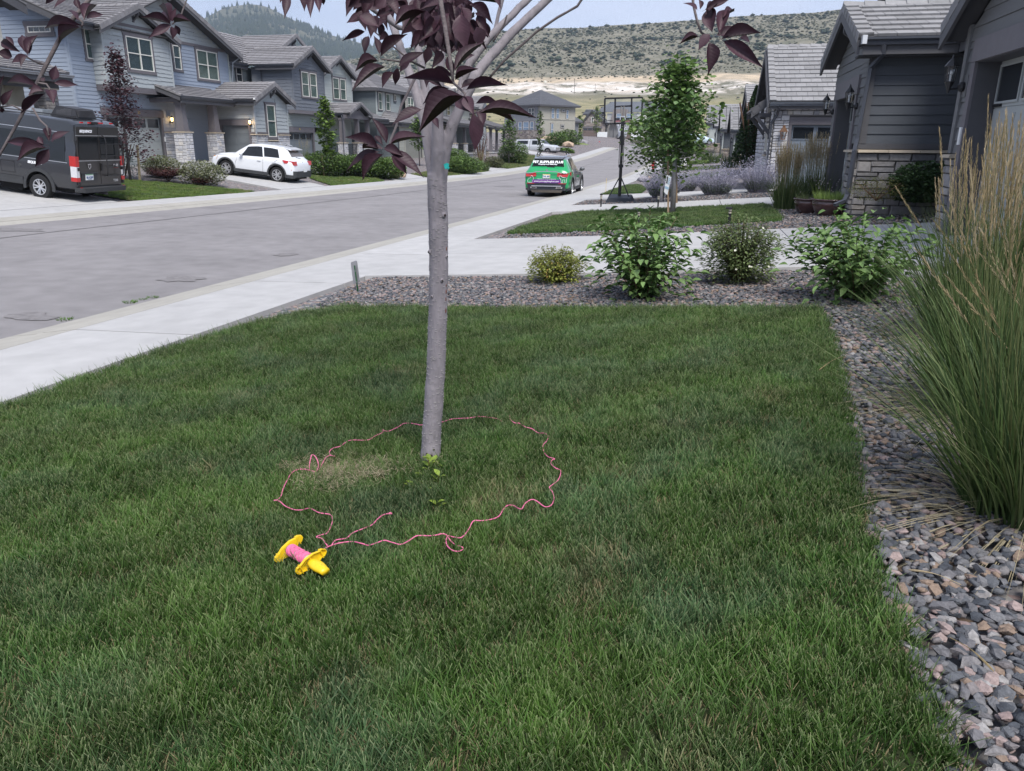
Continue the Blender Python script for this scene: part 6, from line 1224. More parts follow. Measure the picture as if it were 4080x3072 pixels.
    # limbs (measured)
    def limb(pp,w,dy,ext=1.2,seed=0,name='branch',n=12,m=None):
        pts=[P(x,y,d) for (x,y),d in zip(pp,dy)]; e=pts[-1]-pts[-2]; e/=np.linalg.norm(e); 
        if ext: pts.append(pts[-1]+e*ext*.5); pts.append(pts[-1]+(e+np.array([0,0,.25]))*ext*.5)
        ww=list(w)+([w[-1]*.8,w[-1]*.5] if ext else []); q_,r3=dens(pts,ww,4,.0015 if max(w)>.01 else .0006,seed)
        if max(w)>.015:
            skin.tube(q_,r3,16)
            for _ in range(110):
                i=r_.randrange(2,len(q_)-1); d=q_[i]-q_[i-1]; d=d/(np.linalg.norm(d)+1e-9); a=r_.uniform(0,6.28); u=np.cross(d,[0.3,1.,.2]); u/=np.linalg.norm(u); v=np.cross(d,u); nn=u*math.cos(a)+v*math.sin(a); tt=np.cross(d,nn); c_=q_[i]+(q_[i-1]-q_[i])*r_.random()+nn*r3[i]*.97; w_=r_.uniform(.002,.0045); hh=d*.0009
                lim.hexa([c_-tt*w_-hh,c_+tt*w_-hh,c_+tt*w_+hh,c_-tt*w_+hh]+[x_+nn*.0022 for x_ in (c_-tt*w_*.8-hh,c_+tt*w_*.8-hh,c_+tt*w_*.8+hh,c_-tt*w_*.8+hh)])
            return pts
        mb=MB(); mb.tube(q_,r3,n); obj(name,mb,m or M_bark,t,smooth=True); return pts
    limb([(1740,820),(1727,740),(1712,620),(1690,480),(1646,336),(1588,168),(1530,0)],[.02,.022,.023,.022,.020,.018,.016],[0,0,.02,.06,.12,.2,.3],seed=1)
    limb([(1746,820),(1742,720),(1736,600),(1722,500),(1690,330),(1655,130),(1630,0)],[.022,.025,.025,.022,.019,.017,.016],[.01,.02,.04,.08,.15,.25,.35],seed=2)
    limb([(1744,760),(1745,600),(1744,470),(1752,330),(1762,150),(1770,0)],[.034,.029,.024,.019,.016,.013],[0,-.03,-.04,-.02,.02,.05],seed=3)
    limb([(1748,820),(1757,720),(1772,610),(1800,500),(1850,395),(1895,300),(1950,230),(2040,130),(2190,-10)],[.021,.024,.025,.0245,.024,.023,.021,.019,.017],[0,0,0,0,.02,.04,.08,.14,.22],seed=4)
    limb([(1838,410),(1836,375),(1842,325),(1870,255),(1945,155),(2030,70),(2110,-10)],[.016,.018,.018,.018,.017,.016,.015],[.06,.08,.1,.12,.16,.2,.25],seed=5)
    limb([(1950,310),(2010,240),(2140,125),(2220,70),(2300,25),(2330,-20)],[.005]*6,[.1,.1,.1,.1,.1,.1],.5,6,'twig',8,M_twig)
    limb([(1975,115),(1985,60),(2005,-10)],[.009,.008,.008],[.18,.18,.18],.5,7,'twig',8)
    limb([(1965,165),(2010,95),(2020,60)],[.004,.004,.003],[.1,.1,.1],0,8,'twig',6,M_twig)
    limb([(1665,120),(1588,110),(1506,53),(1420,-5)],[.010,.010,.009,.008],[.2,.1,.0,-.15],.6,9,'twig',8)
    limb([(1506,53),(1530,20),(1570,-5)],[.004,.004,.004],[0,0,0],.3,10,'twig',6,M_twig)
    obj('branch_lenticels',lim,M_lent,t,kind='stuff'); tr=obj('trunk',skin,M_bark,t,smooth=True); rm=tr.modifiers.new('skin','REMESH'); rm.mode='VOXEL'; rm.voxel_size=.0045; rm.use_smooth_shade=True; sm_=tr.modifiers.new('soft','SMOOTH'); sm_.iterations=4; sm_.factor=.6
    T=lambda pl,w,D,name='twig': (lambda pts:(obj(name,MB().tube(pts,w if hasattr(w,'__len__') else [w]*len(pts),7),M_twig,t,smooth=True),pts)[1])([onD(x,y,d) for (x,y),d in zip(pl,D)])
    up=lambda p,dx,dy,dz: p+np.array([dx,dy,dz])
    top=P(1770,0,.05)
    def toplink(p0,r):   # continue a hanging twig above the frame back to the crown
        a=p0; b=top+np.array([0,0,1.0]); m1=a*.7+b*.3+np.array([0,0,.75]); pts=[]
        for i in range(9): u=i/8; pts.append((a*(1-u)**2+2*m1*u*(1-u)+b*u*u))
        obj('branch',MB().tube(pts,[r*(1+.9*i/8) for i in range(9)],7),M_twig,t,smooth=True)
    p=T([(1750,-60),(1758,20),(1772,100),(1782,168),(1795,250),(1806,330)],[.0065,.006,.0058,.0055,.005,.0035],[1.9]*6); toplink(p[0],.0065)
    p=T([(1660,295),(1630,360),(1598,422),(1580,500),(1556,560),(1545,600)],[.006,.0055,.005,.0045,.004,.003],[3.0,2.9,2.75,2.55,2.4,2.3])
    p=T([(390,-60),(346,11),(259,113),(184,259),(146,335),(105,420),(70,490),(27,567),(-20,650)],[.0062,.006,.0057,.0054,.005,.0047,.0042,.0038,.003],[2.05]*9); toplink(p[0],.0062)
    T([(184,259),(150,250),(115,232),(100,222)],.0025,[2.05]*4); T([(130,430),(160,480),(186,503),(195,540)],.0025,[2.0]*4); T([(150,330),(185,335),(200,355),(190,365)],.0025,[2.0]*4); T([(90,440),(50,420),(10,425),(-10,430)],.002,[2.0]*4); T([(300,60),(330,90),(325,110)],.0025,[2.05]*3)
    p=T([(748,-50),(743,0),(724,54),(700,85),(686,97)],.0022,[2.2]*5); toplink(p[0],.003)
    p=T([(2758,-50),(2762,16),(2778,86),(2795,130),(2835,155)],[.004,.0035,.0032,.003,.0025],[1.95]*5); toplink(p[0],.004)
    p=T([(1150,-60),(1175,-20),(1210,-15),(1250,-20)],.003,[2.1]*4); toplink(p[0],.004)
    T([(1690,270),(1640,245),(1590,245),(1520,235)],[.004,.0035,.003,.002],[2.6,2.4,2.3,2.25]); T([(1640,245),(1560,180),(1490,125)],[.003,.0025,.002],[2.4,2.4,2.4]); T([(1870,455),(1900,448),(1925,435)],.0025,[1.8]*3); T([(1806,330),(1850,370),(1880,450)],[.003,.0028,.0025],[1.9,1.85,1.8])
    # leaves: (crop origin, scale, list of base, tip, width in crop px, depth)
    LM=[leafmesh('leaf',M_plum,6,.45,.16,.006,.12),leafmesh('leaf',M_plum,6,.7,.10,.01,.12),leafmesh('leaf',M_plum,6,.25,.26,.012,.1),leafmesh('leaf',M_plum,6,.8,.2,.006,.1)]
    k=0
    def lv(ox,oy,s,rows,D):
        nonlocal k
        for row in rows:
            bx,by,tx,ty,w=row[:5]; d=row[5] if len(row)>5 else D; rr_=random.Random(int(bx*7+ty)); dd=rr_.uniform(-.03,.03)
            b=onD(ox+bx*s,oy+by*s,d); e=onD(ox+tx*s,oy+ty*s,d+dd); W=w*s*d/FPX*.9
            e=e+(e-b)*.03; place_leaf(LM[k%4],b,e,W,t,up=(np.array(EYE)-b)*.55+np.array([0,0,.8]),roll=rr_.uniform(-.45,.45)); k+=1
    lv(1300,0,.4803,[(380,185,215,155,75,2.4),(320,262,135,335,62,2.3),(350,300,310,435,75,2.35),(450,470,665,270,110,2.1),(440,450,400,290,70,2.3),(570,210,820,80,112,2.0),(600,550,810,410,95,2.1),(430,505,232,570,92,2.1),(490,555,205,720,98,2.05),(560,600,460,725,80,2.2),(590,560,570,710,70,2.25),
     (1060,700,640,630,105,1.8),(1065,590,1300,320,105,1.85),(1070,665,1250,560,82,1.85),(1120,730,1260,640,72,1.85),(1160,745,1500,690,98,1.75),(1020,735,790,850,85,1.8),(1140,800,760,1070,155,1.65),(790,910,545,1000,112,1.9),(690,900,680,985,55,1.95),(900,980,930,1060,60,1.9),(1190,930,1070,820,125,1.7),(1150,800,1215,930,110,1.7),
     (1240,860,1440,850,75,1.85),(1270,940,1735,935,125,1.6),(1370,935,1565,1000,75,1.7),(1215,940,1255,1250,155,1.6),(1250,930,1300,1070,95,1.65),
     (500,1190,390,970,88,2.2),(430,1230,160,1130,105,2.15),(440,1260,150,1370,112,2.15),(470,1280,285,1480,104,2.15),(530,1200,800,1110,112,2.15),(480,1230,640,1290,92,2.1),(520,1260,805,1425,125,2.1),(540,1290,670,1440,102,2.15),(400,1130,470,1200,60,2.25),(300,1230,430,1230,60,2.25),(470,1240,330,1190,60,2.2),
     (1190,40,1385,185,105,2.1),(1250,130,1350,300,92,2.1),(1190,170,1325,405,92,2.1),(1110,120,1150,400,170,2.0),(1020,110,1060,370,105,2.05),(960,120,880,330,110,2.0),(830,260,695,405,85,2.1),(860,390,820,530,85,2.1),(900,170,770,340,135,2.0),(270,0,225,85,55,2.5),(1190,0,1450,15,50,2.1),(560,20,480,95,60,2.4),(660,70,560,10,70,2.4),(480,170,430,210,75,2.4),(520,300,440,330,80,2.4),(450,180,455,330,70,2.4),(1000,470,1060,620,80,2.0),(960,430,880,560,85,2.1),(1100,530,1230,450,85,2.0),(700,480,600,590,90,2.2),(850,640,960,720,70,2.0),(840,600,830,720,60,2.1),(1060,640,850,600,75,2.0)],2.1)
    rr_=random.Random(11)
    for _ in range(120):   # the dense dark heart of the crown
        x=1300+.4803*(1010+rr_.gauss(0,130)); y=.4803*rr_.uniform(-160,330); d=rr_.uniform(2.0,3.0); an=rr_.uniform(0,6.28); Lp=rr_.uniform(150,230)*.4803*2.1/d
        b=onD(x,y,d); e=onD(x+Lp*math.cos(an)*.75,y+Lp*(.5+.5*abs(math.sin(an))),d+rr_.uniform(-.06,.06)); place_leaf(LM[rr_.randrange(4)],b,e,rr_.uniform(.034,.05),t,up=(np.array(EYE)-b)*.5+np.array([0,0,.8]),roll=rr_.uniform(-.8,.8))
    for _ in range(46):
        x=rr_.uniform(1430,1700); y=rr_.uniform(-60,60)+abs(x-1600)*.1; d=rr_.uniform(2.2,2.9); an=rr_.uniform(0,6.28); Lp=rr_.uniform(120,200)*.4803
        b=onD(x,y,d); e=onD(x+Lp*math.cos(an),y+Lp*abs(math.sin(an)),d); place_leaf(LM[rr_.randrange(4)],b,e,rr_.uniform(.034,.05),t,up=(np.array(EYE)-b)*.5+np.array([0,0,.8]),roll=rr_.uniform(-.8,.8))
    lv(700,0,.5403,[(825,-30,805,108,72),(905,-30,955,75,72),(1010,-20,990,118,62),(1040,-10,1060,85,62),(780,-30,772,15,30),(1080,-30,1092,38,36)],2.1)
    lv(0,0,.5403,[(600,190,305,185,78),(590,200,420,305,95),(575,155,500,42,52),(620,150,705,15,72),(635,135,765,100,58),(590,70,555,-20,52),(520,-15,385,40,55),(430,-20,330,25,55),(200,400,160,245,92),(205,405,272,253,72),(215,400,195,255,60),(150,385,-10,300,72),(105,335,38,262,46),(90,420,-25,385,85),(205,412,78,452,62),(205,415,148,482,62),(285,640,30,588,74),(385,590,412,483,75),(400,612,572,622,58),(325,675,205,690,72),(330,690,135,838,72),(365,665,395,760,84),(330,600,300,570,40),(5,800,10,555,60),(20,780,90,655,62),(0,790,20,832,40),
      (330,1068,5,1032,74),(340,1090,118,1165,92),(360,1100,260,1228,88),(362,1040,335,935,62),(380,1032,498,960,60),(320,1062,278,1005,52),(385,1050,410,1020,40),
      (1262,182,1043,120,60),(1262,184,1098,266,66),(1255,175,1180,15,48),(1268,160,1295,58,52),(1285,165,1403,148,58),(1290,185,1328,262,50),(1262,195,1278,288,62),(1250,170,1170,85,52)],2.0)
    lv(2600,0,.5403,[(340,272,200,315,52),(420,250,338,355,85),(418,312,420,542,118),(525,302,812,487,112),(505,290,800,232,112),(470,262,655,200,85),(495,262,545,45,105),(440,235,420,30,125),(520,130,605,72,62),(330,75,235,2,50),(350,70,345,-10,40),(385,75,575,-15,68),(390,112,480,25,70),(640,280,735,300,60)],1.9)
    # crown above the frame (light shading only, not in view)
    n=900; ang=rng.uniform(0,6.28,n); rad_=np.sqrt(rng.random(n))*1.5; c=np.array([base[0]+.05,base[1]+.15,3.55]); pos=np.stack([c[0]+rad_*np.cos(ang),c[1]+rad_*np.sin(ang)*.9,c[2]+rng.uniform(-.9,1.2,n)],1)
    dd=(pos-EYE); dz=dd@_f; yy=1536-FPX*(dd@_u)/dz; xx=2040+FPX*(dd@_r)/dz; keep=(dz<0)|(yy<-120)|(xx<-150)|(xx>4230); pos=pos[keep]
    V0=np.array([(0,0,0),(.035,-.022,.004),(.1,0,-.02),(.035,.022,.004)]); V,F=scatter(V0,np.array([(0,1,2,3)]),pos,rotmats(len(pos),.9),rng.uniform(.8,1.15,len(pos))); nobj('upper_foliage',V,F,M_plum,t,kind='stuff')
    # basal suckers
    M_suck=leafmat('sucker_leaf',(.20,.30,.03),(.26,.36,.06),.5,False,.3,.3)
    SL=leafmesh('leaf',M_suck,5,.3,.2,.01,.1)
    for i,(px,py,h,nl) in enumerate(((1712,1905,.10,7),(1735,1880,.06,4),(1740,1945,.07,4),(1765,1890,.03,2),(1640,1955,.03,2),(1685,1965,.04,3),(1675,1925,.04,3),(1755,2040,.035,3),(1695,1975,.03,2))):
        b=at(px,py); r_=random.Random(i+50); tp=b+np.array([r_.uniform(-.02,.02),r_.uniform(-.02,.02),h]); sm=MB(); sm.tube([b-[0,0,.03],b*.5+tp*.5,tp],[.0025,.002,.0015],5); s=obj('sucker_shoot',sm,M_stem,t)
        for j in range(nl):
            u=.3+.7*(j+1)/nl; p_=b*(1-u)+tp*u; an=r_.uniform(0,6.28); e=p_+np.array([math.cos(an)*.035,math.sin(an)*.035,.028]); WL[s.name]=wl(t); o=place_leaf(SL,p_,e,.028,s,up=(0,0,1))
    # teal tag caught on the trunk
    c=P(1776,662,-.045); tg=thing('plastic_tag',tuple(c),'small crumpled teal plastic tag caught on the trunk below the fork','tag'); M_teal=mat('teal_plastic',(.02,.42,.38),.4,.15,60.,.3,120,.4)
    mb=MB(); r_=random.Random(2)
    for (x,y,w,h,a) in ((0,0,.014,.022,.3),(.006,.004,.013,.016,-.5),(.008,-.006,.012,.014,.9)):
        u=np.array([math.cos(a),0,math.sin(a)]); v=np.array([-math.sin(a),.2,math.cos(a)]); p_=c+_r*x+_u*y; mb.hexa([p_-u*w/2-v*h/2,p_+u*w/2-v*h/2,p_+u*w/2+v*h/2,p_-u*w/2+v*h/2]+[q_+np.array([.001,-.0015,.0]) for q_ in (p_-u*w/2-v*h/2,p_+u*w/2-v*h/2,p_+u*w/2+v*h/2,p_-u*w/2+v*h/2)])
    obj('tag_flap',mb,M_teal,tg)
    return t
purple_tree()
# ------------------------------------------------------------------ shrubs
def in_view_sort(P,n=300):
    P=np.array(P); d=P-EYE; z=d@_f; return np.argsort(np.linalg.norm(d,axis=1))
def shrub(name,label,c,h,r,stems,leafme,leafn,lsize,mstem,droop=.35,group=None,cat='shrub',flowers=None,up_bias=1.,spread=1.,lw=.5,seed=1,parts=300,opp=True,lm=None,minu=.06,arch=.5,fill=0):
    c=np.array(c); t=thing(name,tuple(c),label,cat,group); r_=random.Random(seed); L=[]; mb=MB(); ends=[]
    for i in range(stems):
        a=r_.uniform(0,6.28); q=r*math.sqrt(r_.uniform(.02,1))*spread; H_=h*r_.uniform(.6,1.05)*(1-.35*(q/r)**2)
        p0=c+np.array([math.cos(a),math.sin(a),0])*q*.15; p2=c+np.array([math.cos(a)*q,math.sin(a)*q,H_]); p1=(p0+p2)/2+np.array([-math.cos(a)*q*.15,-math.sin(a)*q*.15,H_*arch*.35])
        pts=[(p0*(1-u)**2+2*p1*u*(1-u)+p2*u*u) for u in np.linspace(0,1,7)]; mb.tube(pts,[.006*(1-.7*u)*h/.9 for u in np.linspace(0,1,7)],5); ends.append(pts[-1])
        for j in range(leafn):
            u=minu+(1-minu)*(j+.5+r_.uniform(-.3,.3))/leafn; p=p0*(1-u)**2+2*p1*u*(1-u)+p2*u*u; dirn=2*(1-u)*(p1-p0)+2*u*(p2-p1); dirn/=np.linalg.norm(dirn)
            az=r_.uniform(0,6.28)
            for s in ((0,math.pi) if opp else (0,)):
                v=np.array([math.cos(az+s),math.sin(az+s),r_.uniform(-.1,.5)-droop*(1-u)]); v=v+dirn*.35; v/=np.linalg.norm(v); sz=lsize*r_.uniform(.6,1.15)*(1-.35*max(0,u-.75)/.25); L.append((p,p+v*sz,sz*lw*r_.uniform(.85,1.15),r_.uniform(-.5,.5)))
        for k in range(2): az=r_.uniform(0,6.28); L.append((ends[-1],ends[-1]+np.array([math.cos(az)*.5,math.sin(az)*.5,.8])*lsize*.6,lsize*lw*.6,0))
    for i in range(fill):
        a=r_.uniform(0,6.28); ph=math.asin(r_.uniform(-.92,1)); q=r_.uniform(.35,1.)**.6*(1+.16*math.sin(a*3+ph*5)+.1*math.sin(a*7)); p=c+np.array([math.cos(a)*math.cos(ph)*r*q,math.sin(a)*math.cos(ph)*r*q,h*.42+math.sin(ph)*h*.5*q]); sz=lsize*r_.uniform(.6,1.1); v=np.array([math.cos(a),math.sin(a),r_.uniform(-.5,.5)]); L.append((p,p+v/np.linalg.norm(v)*sz,sz*lw,r_.uniform(-.6,.6)))
    obj('stems',mb,mstem,t,smooth=True)
    idx=in_view_sort([l[0] for l in L]); 
    for i in idx[:parts]: b,e,w,ro=L[i]; place_leaf(leafme,b,e,w,t,up=(0,0,1),roll=ro)
    rest=idx[parts:]
    if len(rest):
        V0=np.array([v.co[:] for v in leafme.vertices]); F0=[tuple(p.vertices) for p in leafme.polygons]; F0=np.array(F0); Vs=[];Fs=[];o=0
        for i in rest:
            b,e,w,ro=L[i]; x=e-b; l=np.linalg.norm(x); x=x/l; z=np.array([0,0,1.])-x*x[2]; z/=np.linalg.norm(z)+1e-9; y=np.cross(z,x); y=y*math.cos(ro)+z*math.sin(ro); z=np.cross(x,y); Vs.append(b+V0[:,:1]*x*l+V0[:,1:2]*y*w+V0[:,2:]*z*l); Fs.append(F0+o); o+=len(V0)
        nobj('foliage',np.concatenate(Vs),np.concatenate(Fs),lm or leafme.materials[0],t,kind='stuff')
    if flowers:
        me,n,fs=flowers
        for i in range(n):
            p,e,w,ro=L[r_.randrange(len(L))]; v=p-c; v[2]=abs(v[2])*.6; v/=np.linalg.norm(v)+1e-9; o=mk('flower',me,None,t); o.matrix_local=Matrix.Translation(Vector(p+v*.025)-wl(t))@Vector(v+np.array([0,-.4,.3])).to_track_quat('Z','Y').to_matrix().to_4x4()@Matrix.Scale(fs*r_.uniform(.8,1.2),4)
    return t
M_dog=leafmat('dogwood_leaf',(.085,.18,.038),(.16,.26,.085),.5,True,.35,.25); M_pot=leafmat('potentilla_leaf',(.14,.20,.07),(.12,.16,.06),.6,False,.3,.2); M_spi=leafmat('spirea_leaf',(.30,.34,.05),(.25,.28,.06),.6,False,.3,.25,objvar=.3); M_spo=leafmat('spirea_orange_leaf',(.32,.17,.04),(.3,.2,.06),.6,False,.3,.25)
M_bs=mat('brown_stem',(.12,.07,.045),.8,.2,40.)
DL=leafmesh('leaf',M_dog,5,.35,.30,.01,.15); PL=leafmesh('leaf',M_pot,3,.2,.1); SL_=leafmesh('leaf',M_spi,3,.25,.15); SO_=leafmesh('leaf',M_spo,3,.25,.15)
fm=bpy.data.meshes.new('flower'); fv=[];ff=[]
for i in range(5):
    a=i*1.2566; k=len(fv); fv+=[(0,0,0),(math.cos(a-.5)*.7,math.sin(a-.5)*.7,.1),(math.cos(a),math.sin(a),.2),(math.cos(a+.5)*.7,math.sin(a+.5)*.7,.1)]; ff.append((k,k+1,k+2,k+3))
fm.from_pydata(fv,[],ff); fm.materials.append(mat('white_petal',(.75,.74,.62),.6,.05,9.))
def G(px,py): q=at(px,py); return (q[0],q[1],q[2])
shrub('dogwood_shrub','big leafy green dogwood, left one of two, in the gravel before the driveway',G(2560,1195),.98,.60,46,DL,14,.105,M_bs,seed=3,lw=.52,fill=330)
shrub('dogwood_shrub','broad leafy green dogwood, right one of two, beside the feather grass',G(3410,1200),.88,.66,48,DL,14,.105,M_bs,seed=8,lw=.52,fill=330)
shrub('potentilla_shrub','small leaved green shrub dotted with white flowers between the two dogwoods',G(2940,1130),.78,.42,110,PL,40,.044,M_bs,seed=5,lw=.5,opp=False,minu=.04,up_bias=1.3,flowers=(fm,60,.014),spread=.9,arch=.35,fill=5200)
sp=shrub('spirea_shrub','low yellow green shrub with orange tips at the left end of the gravel',G(2215,1130),.46,.34,90,SL_,28,.042,M_bs,seed=6,lw=.5,opp=False,fill=2600)
r_=random.Random(9)
for o in [c for c in sp.children if c.name.startswith('leaf')]:
    if o.matrix_local.translation.z>.30 and r_.random()<.5 or r_.random()<.08: o.data=SO_
# ------------------------------------------------------------------ ornamental grasses
M_reedg=mat('reed_blade',(.1,.1,.05),.6,.15,30.,pal=[(.03,.058,.018),(.06,.10,.03),(.095,.145,.045),(.17,.20,.085)],attr='rnd',trans=.2); M_straw=mat('dry_straw',(.3,.25,.15),.8,.15,40.,pal=[(.30,.25,.15),(.42,.37,.25),(.24,.20,.12)],attr='rnd',trans=.15); M_plume=mat('grass_plume',(.3,.2,.1),.85,.2,60.,pal=[(.20,.145,.07),(.29,.215,.12),(.37,.29,.17)],attr='rnd',trans=.2)
M_stalk=mat('green_grass_stalk',(.12,.14,.05),.7,.2,30.)
def reed(label,c,h=1.2,fh=1.75,r=.16,nb=420,ns=60,spread=.5,straw=160,seed=1,w=.008,group='feather reed grass clumps',pl=.34,pw=.014,lean=(0,0),fuzz=52,plume=None,bent=6,name='feather_grass',sparts=300):
    global rng
    rng=np.random.default_rng(seed); c=np.array(c); t=thing(name,tuple(c),label,'ornamental grass',group)
    def base(n,rr): a=rng.uniform(0,6.28,n); q=rr*np.sqrt(rng.random(n)); return a,np.stack([c[0]+q*np.cos(a),c[1]+q*np.sin(a),np.full(n,c[2])],1)
    a,B=base(nb,r); s=rng.random(nb)**1.2*spread; D=np.stack([np.cos(a)*s+lean[0],np.sin(a)*s+lean[1],np.ones(nb)],1); L=h*rng.uniform(.45,1.05,nb); bend=np.stack([np.cos(a)*s*.7,np.sin(a)*s*.7,-.25*s-.05],1)
    V,F,T=ribbons(B,D,L,w*rng.uniform(.6,1.3,nb),bend,6); nobj('blades',V,F,M_reedg,t,kind='stuff',attr={'rnd':np.repeat(rng.random(nb),14)})
    if straw:
        a,B=base(straw,r*1.25); s=.6+rng.random(straw)*2.4; D=np.stack([np.cos(a)*s,np.sin(a)*s,np.ones(straw)*.7],1); L=h*.55*rng.uniform(.4,1.1,straw)
        V,F,T=ribbons(B,D,L,w*.75*rng.uniform(.6,1.2,straw),np.stack([np.cos(a)*.4,np.sin(a)*.4,-.75*np.ones(straw)],1),5); V[:,2]=np.maximum(V[:,2],Hn(V[:,0],V[:,1])+.02); nobj('dry_blades',V,F,M_straw,t,kind='stuff',attr={'rnd':np.repeat(rng.random(straw),12)})
    # flowering stalks, each a part with its plume
    a,B=base(ns,r*.9); s=rng.random(ns)*spread*.34
    for i in range(ns):
        D=np.array([math.cos(a[i])*s[i]+lean[0],math.sin(a[i])*s[i]+lean[1],1.]); D/=np.linalg.norm(D); L=fh*rng.uniform(.78,1.05); b=B[i]; e=b+D*L+np.array([math.cos(a[i]),math.sin(a[i]),0])*s[i]*.12
        if i<bent: e=b+D*L*.72+np.array([lean[0]*0-1.,-.2,.1])*.35*rng.uniform(.5,1.)
        m_=(b+e)/2+np.array([0,0,.02 if i>=bent else .3]); pts=[b*(1-u)**2+2*m_*u*(1-u)+e*u*u for u in np.linspace(0,1,6)]
        mb=MB(); mb.tube(pts,[.0022,.002,.0018,.0015,.0012,.0008],4); 
        nst=len(mb.f); k=fuzz; ax=(pts[-1]-pts[-2]); ax/=np.linalg.norm(ax); 
        for j in range(k):
            u=j/(k-1); p=e-ax*pl*(1-u); aa=rng.uniform(0,6.28); sd=np.cross(ax,[math.cos(aa),math.sin(aa),.1]); sd/=np.linalg.norm(sd)+1e-9; wd=pw*(.35+.65*math.sin(math.pi*min(1,.12+.86*u)))*rng.uniform(.6,1.2); q=p+sd*wd*.5+ax*.03; sz=.0019*(pw/.014)**.9; v=np.cross(ax,sd)
            mb.add([p-v*sz*.4,p+v*sz*.4,q+v*sz*.5+ax*.006,q-v*sz*.5+ax*.006],[(0,1,2,3)])
        o=obj('flower_stalk',mb,M_stalk,t); o.data.materials.append(M_plumeo); o.data.polygons.foreach_set('material_index',np.array([0]*nst+[1]*(len(mb.f)-nst),dtype=np.int32))
    return t
M_plumeo=mat('grass_plume_stalk',(.3,.2,.1),.85,.25,60.,pal=[(.30,.23,.12),(.40,.31,.18),(.50,.41,.27)],trans=.2)
reed('tall feather grass clump filling the right edge, nearest of the row, over dry straw',G(4110,2040),1.0,1.38,.24,1000,70,.62,420,seed=21,w=.0085,pw=.02)
reed('second feather grass clump on the right, with straw spilling over the gravel',G(3960,1650),1.0,1.38,.28,1100,74,.60,520,seed=22,w=.009,pw=.02)
reed('third feather grass clump, behind the second and right of the dogwood',G(3880,1360),1.08,1.36,.28,1100,76,.55,300,seed=23,w=.010,pw=.022)
reed('rearmost feather grass clump of the right edge row, in front of the garage door',G(4070,1340),1.15,1.62,.28,900,100,.42,60,seed=27,w=.010,pw=.022)
G2='feather grass in neighbours beds'
reed('green and tan feather grass clump left of the dark pots',G(3130,835),.95,1.5,.28,520,230,.36,60,seed=24,w=.018,group=G2,pw=.055,fuzz=26,bent=2,pl=.42)
reed('wide green and tan feather grass clump behind the dark pots',G(3262,822),1.1,1.68,.42,700,280,.42,0,seed=25,w=.020,group=G2,pw=.06,fuzz=26,bent=2,pl=.45)
for (px,py,D_,s,lb) in ((2905,640,62,1.5,'tan feather grass clump nearest the charcoal walled house, right of the maple'),(2845,628,75,1.5,'tan feather grass clump in the middle of the far group'),(2815,620,82,1.4,'leftmost tan feather grass clump of the far group'),(2790,590,105,1.5,'far green feather grass clump beside the white parked car')):
    q=onD(px,py,D_); z=H(q[0],q[1]); reed(lb,(q[0],q[1],z),.8*s,1.15*s,.6*s*.6,220,60,.45,0,seed=int(px),w=.05,group=G2,pw=.12,fuzz=8,bent=0,pl=.5)
for (px,py,lb) in ((1215,640,'tan grass clump behind the tail of the white car'),(1905,672,'left tan grass clump by the porch house'),(1930,674,'right tan grass clump by the porch house'),(2010,640,'grass clump beside the small staked tree near the pickup')):
    q=at(px,py+8); reed(lb,tuple(q),.9,1.5,.35,200,50,.45,0,seed=int(px),w=.035,group='tan grasses across the street',pw=.07,fuzz=8,bent=0,pl=.4)
rng=np.random.default_rng(99)
# russian sage: grey stems with lavender haze
M_sageg=mat('sage_green_leaf',(.14,.18,.13),.8,.15,30.,pal=[(.09,.13,.07),(.16,.20,.14),(.24,.26,.21)],attr='rnd',trans=.2); M_lav=mat('lavender_flower',(.3,.28,.4),.8,.15,30.,pal=[(.25,.25,.31),(.33,.32,.40),(.43,.42,.49)],attr='rnd',trans=.2)
def sage(label,c,h,r,n,seed):
    global rng
    rng=np.random.default_rng(seed); c=np.array(c); t=thing('lavender_bush',tuple(c),label,'lavender bush','grey lavender bushes by the curved drive')
    a=rng.uniform(0,6.28,n); q=np.sqrt(rng.random(n)); B=np.stack([c[0]+q*r*.3*np.cos(a),c[1]+q*r*.3*np.sin(a),np.full(n,c[2])],1); D=np.stack([np.cos(a)*q*r/h*.9,np.sin(a)*q*r/h*.9,np.ones(n)],1); L=h*rng.uniform(.6,1.1,n)*(1-.25*q)
    V,F,T=ribbons(B,D,L,np.full(n,.013),np.stack([np.cos(a)*.12,np.sin(a)*.12,-.05*np.ones(n)],1),3); nobj('stems',V,F,M_lav,t,kind='stuff',attr={'rnd':np.repeat(rng.random(n),8)})
    m=n*20; i=rng.integers(0,n,m); u=rng.uniform(.15,1.,m); Dn=D/np.linalg.norm(D,axis=1,keepdims=True); pos=B[i]+Dn[i]*(L[i]*u)[:,None]+rng.normal(0,.02,(m,3)); fl=u>.45
    V0=np.array([(-.5,-.25,0),(.5,-.25,0),(.5,.25,.1),(-.5,.25,.1)])
    for msk,mm,nm,s in ((fl,M_lav,'flowers',.032),(~fl,M_sageg,'foliage',.045)):
        k=msk.sum(); V,F=scatter(V0,np.array([(0,1,2,3)]),pos[msk],rotmats(k,1.4),np.full(k,s)*rng.uniform(.6,1.3,k)); nobj(nm,V,F,mm,t,kind='stuff',attr={'rnd':np.repeat(rng.random(k),4)})
sage('grey lavender bush behind the staked maple trunk',G(2640,790),1.3,1.15,420,31); sage('wide grey lavender bush between the maple and the feather grass',G(2850,778),1.3,1.2,440,32); sage('grey lavender bush beside the ledgestone house corner',G(3020,768),1.4,1.05,380,33); sage('low grey lavender bush left of the maple stakes',G(2735,760),1.0,.9,300,34)
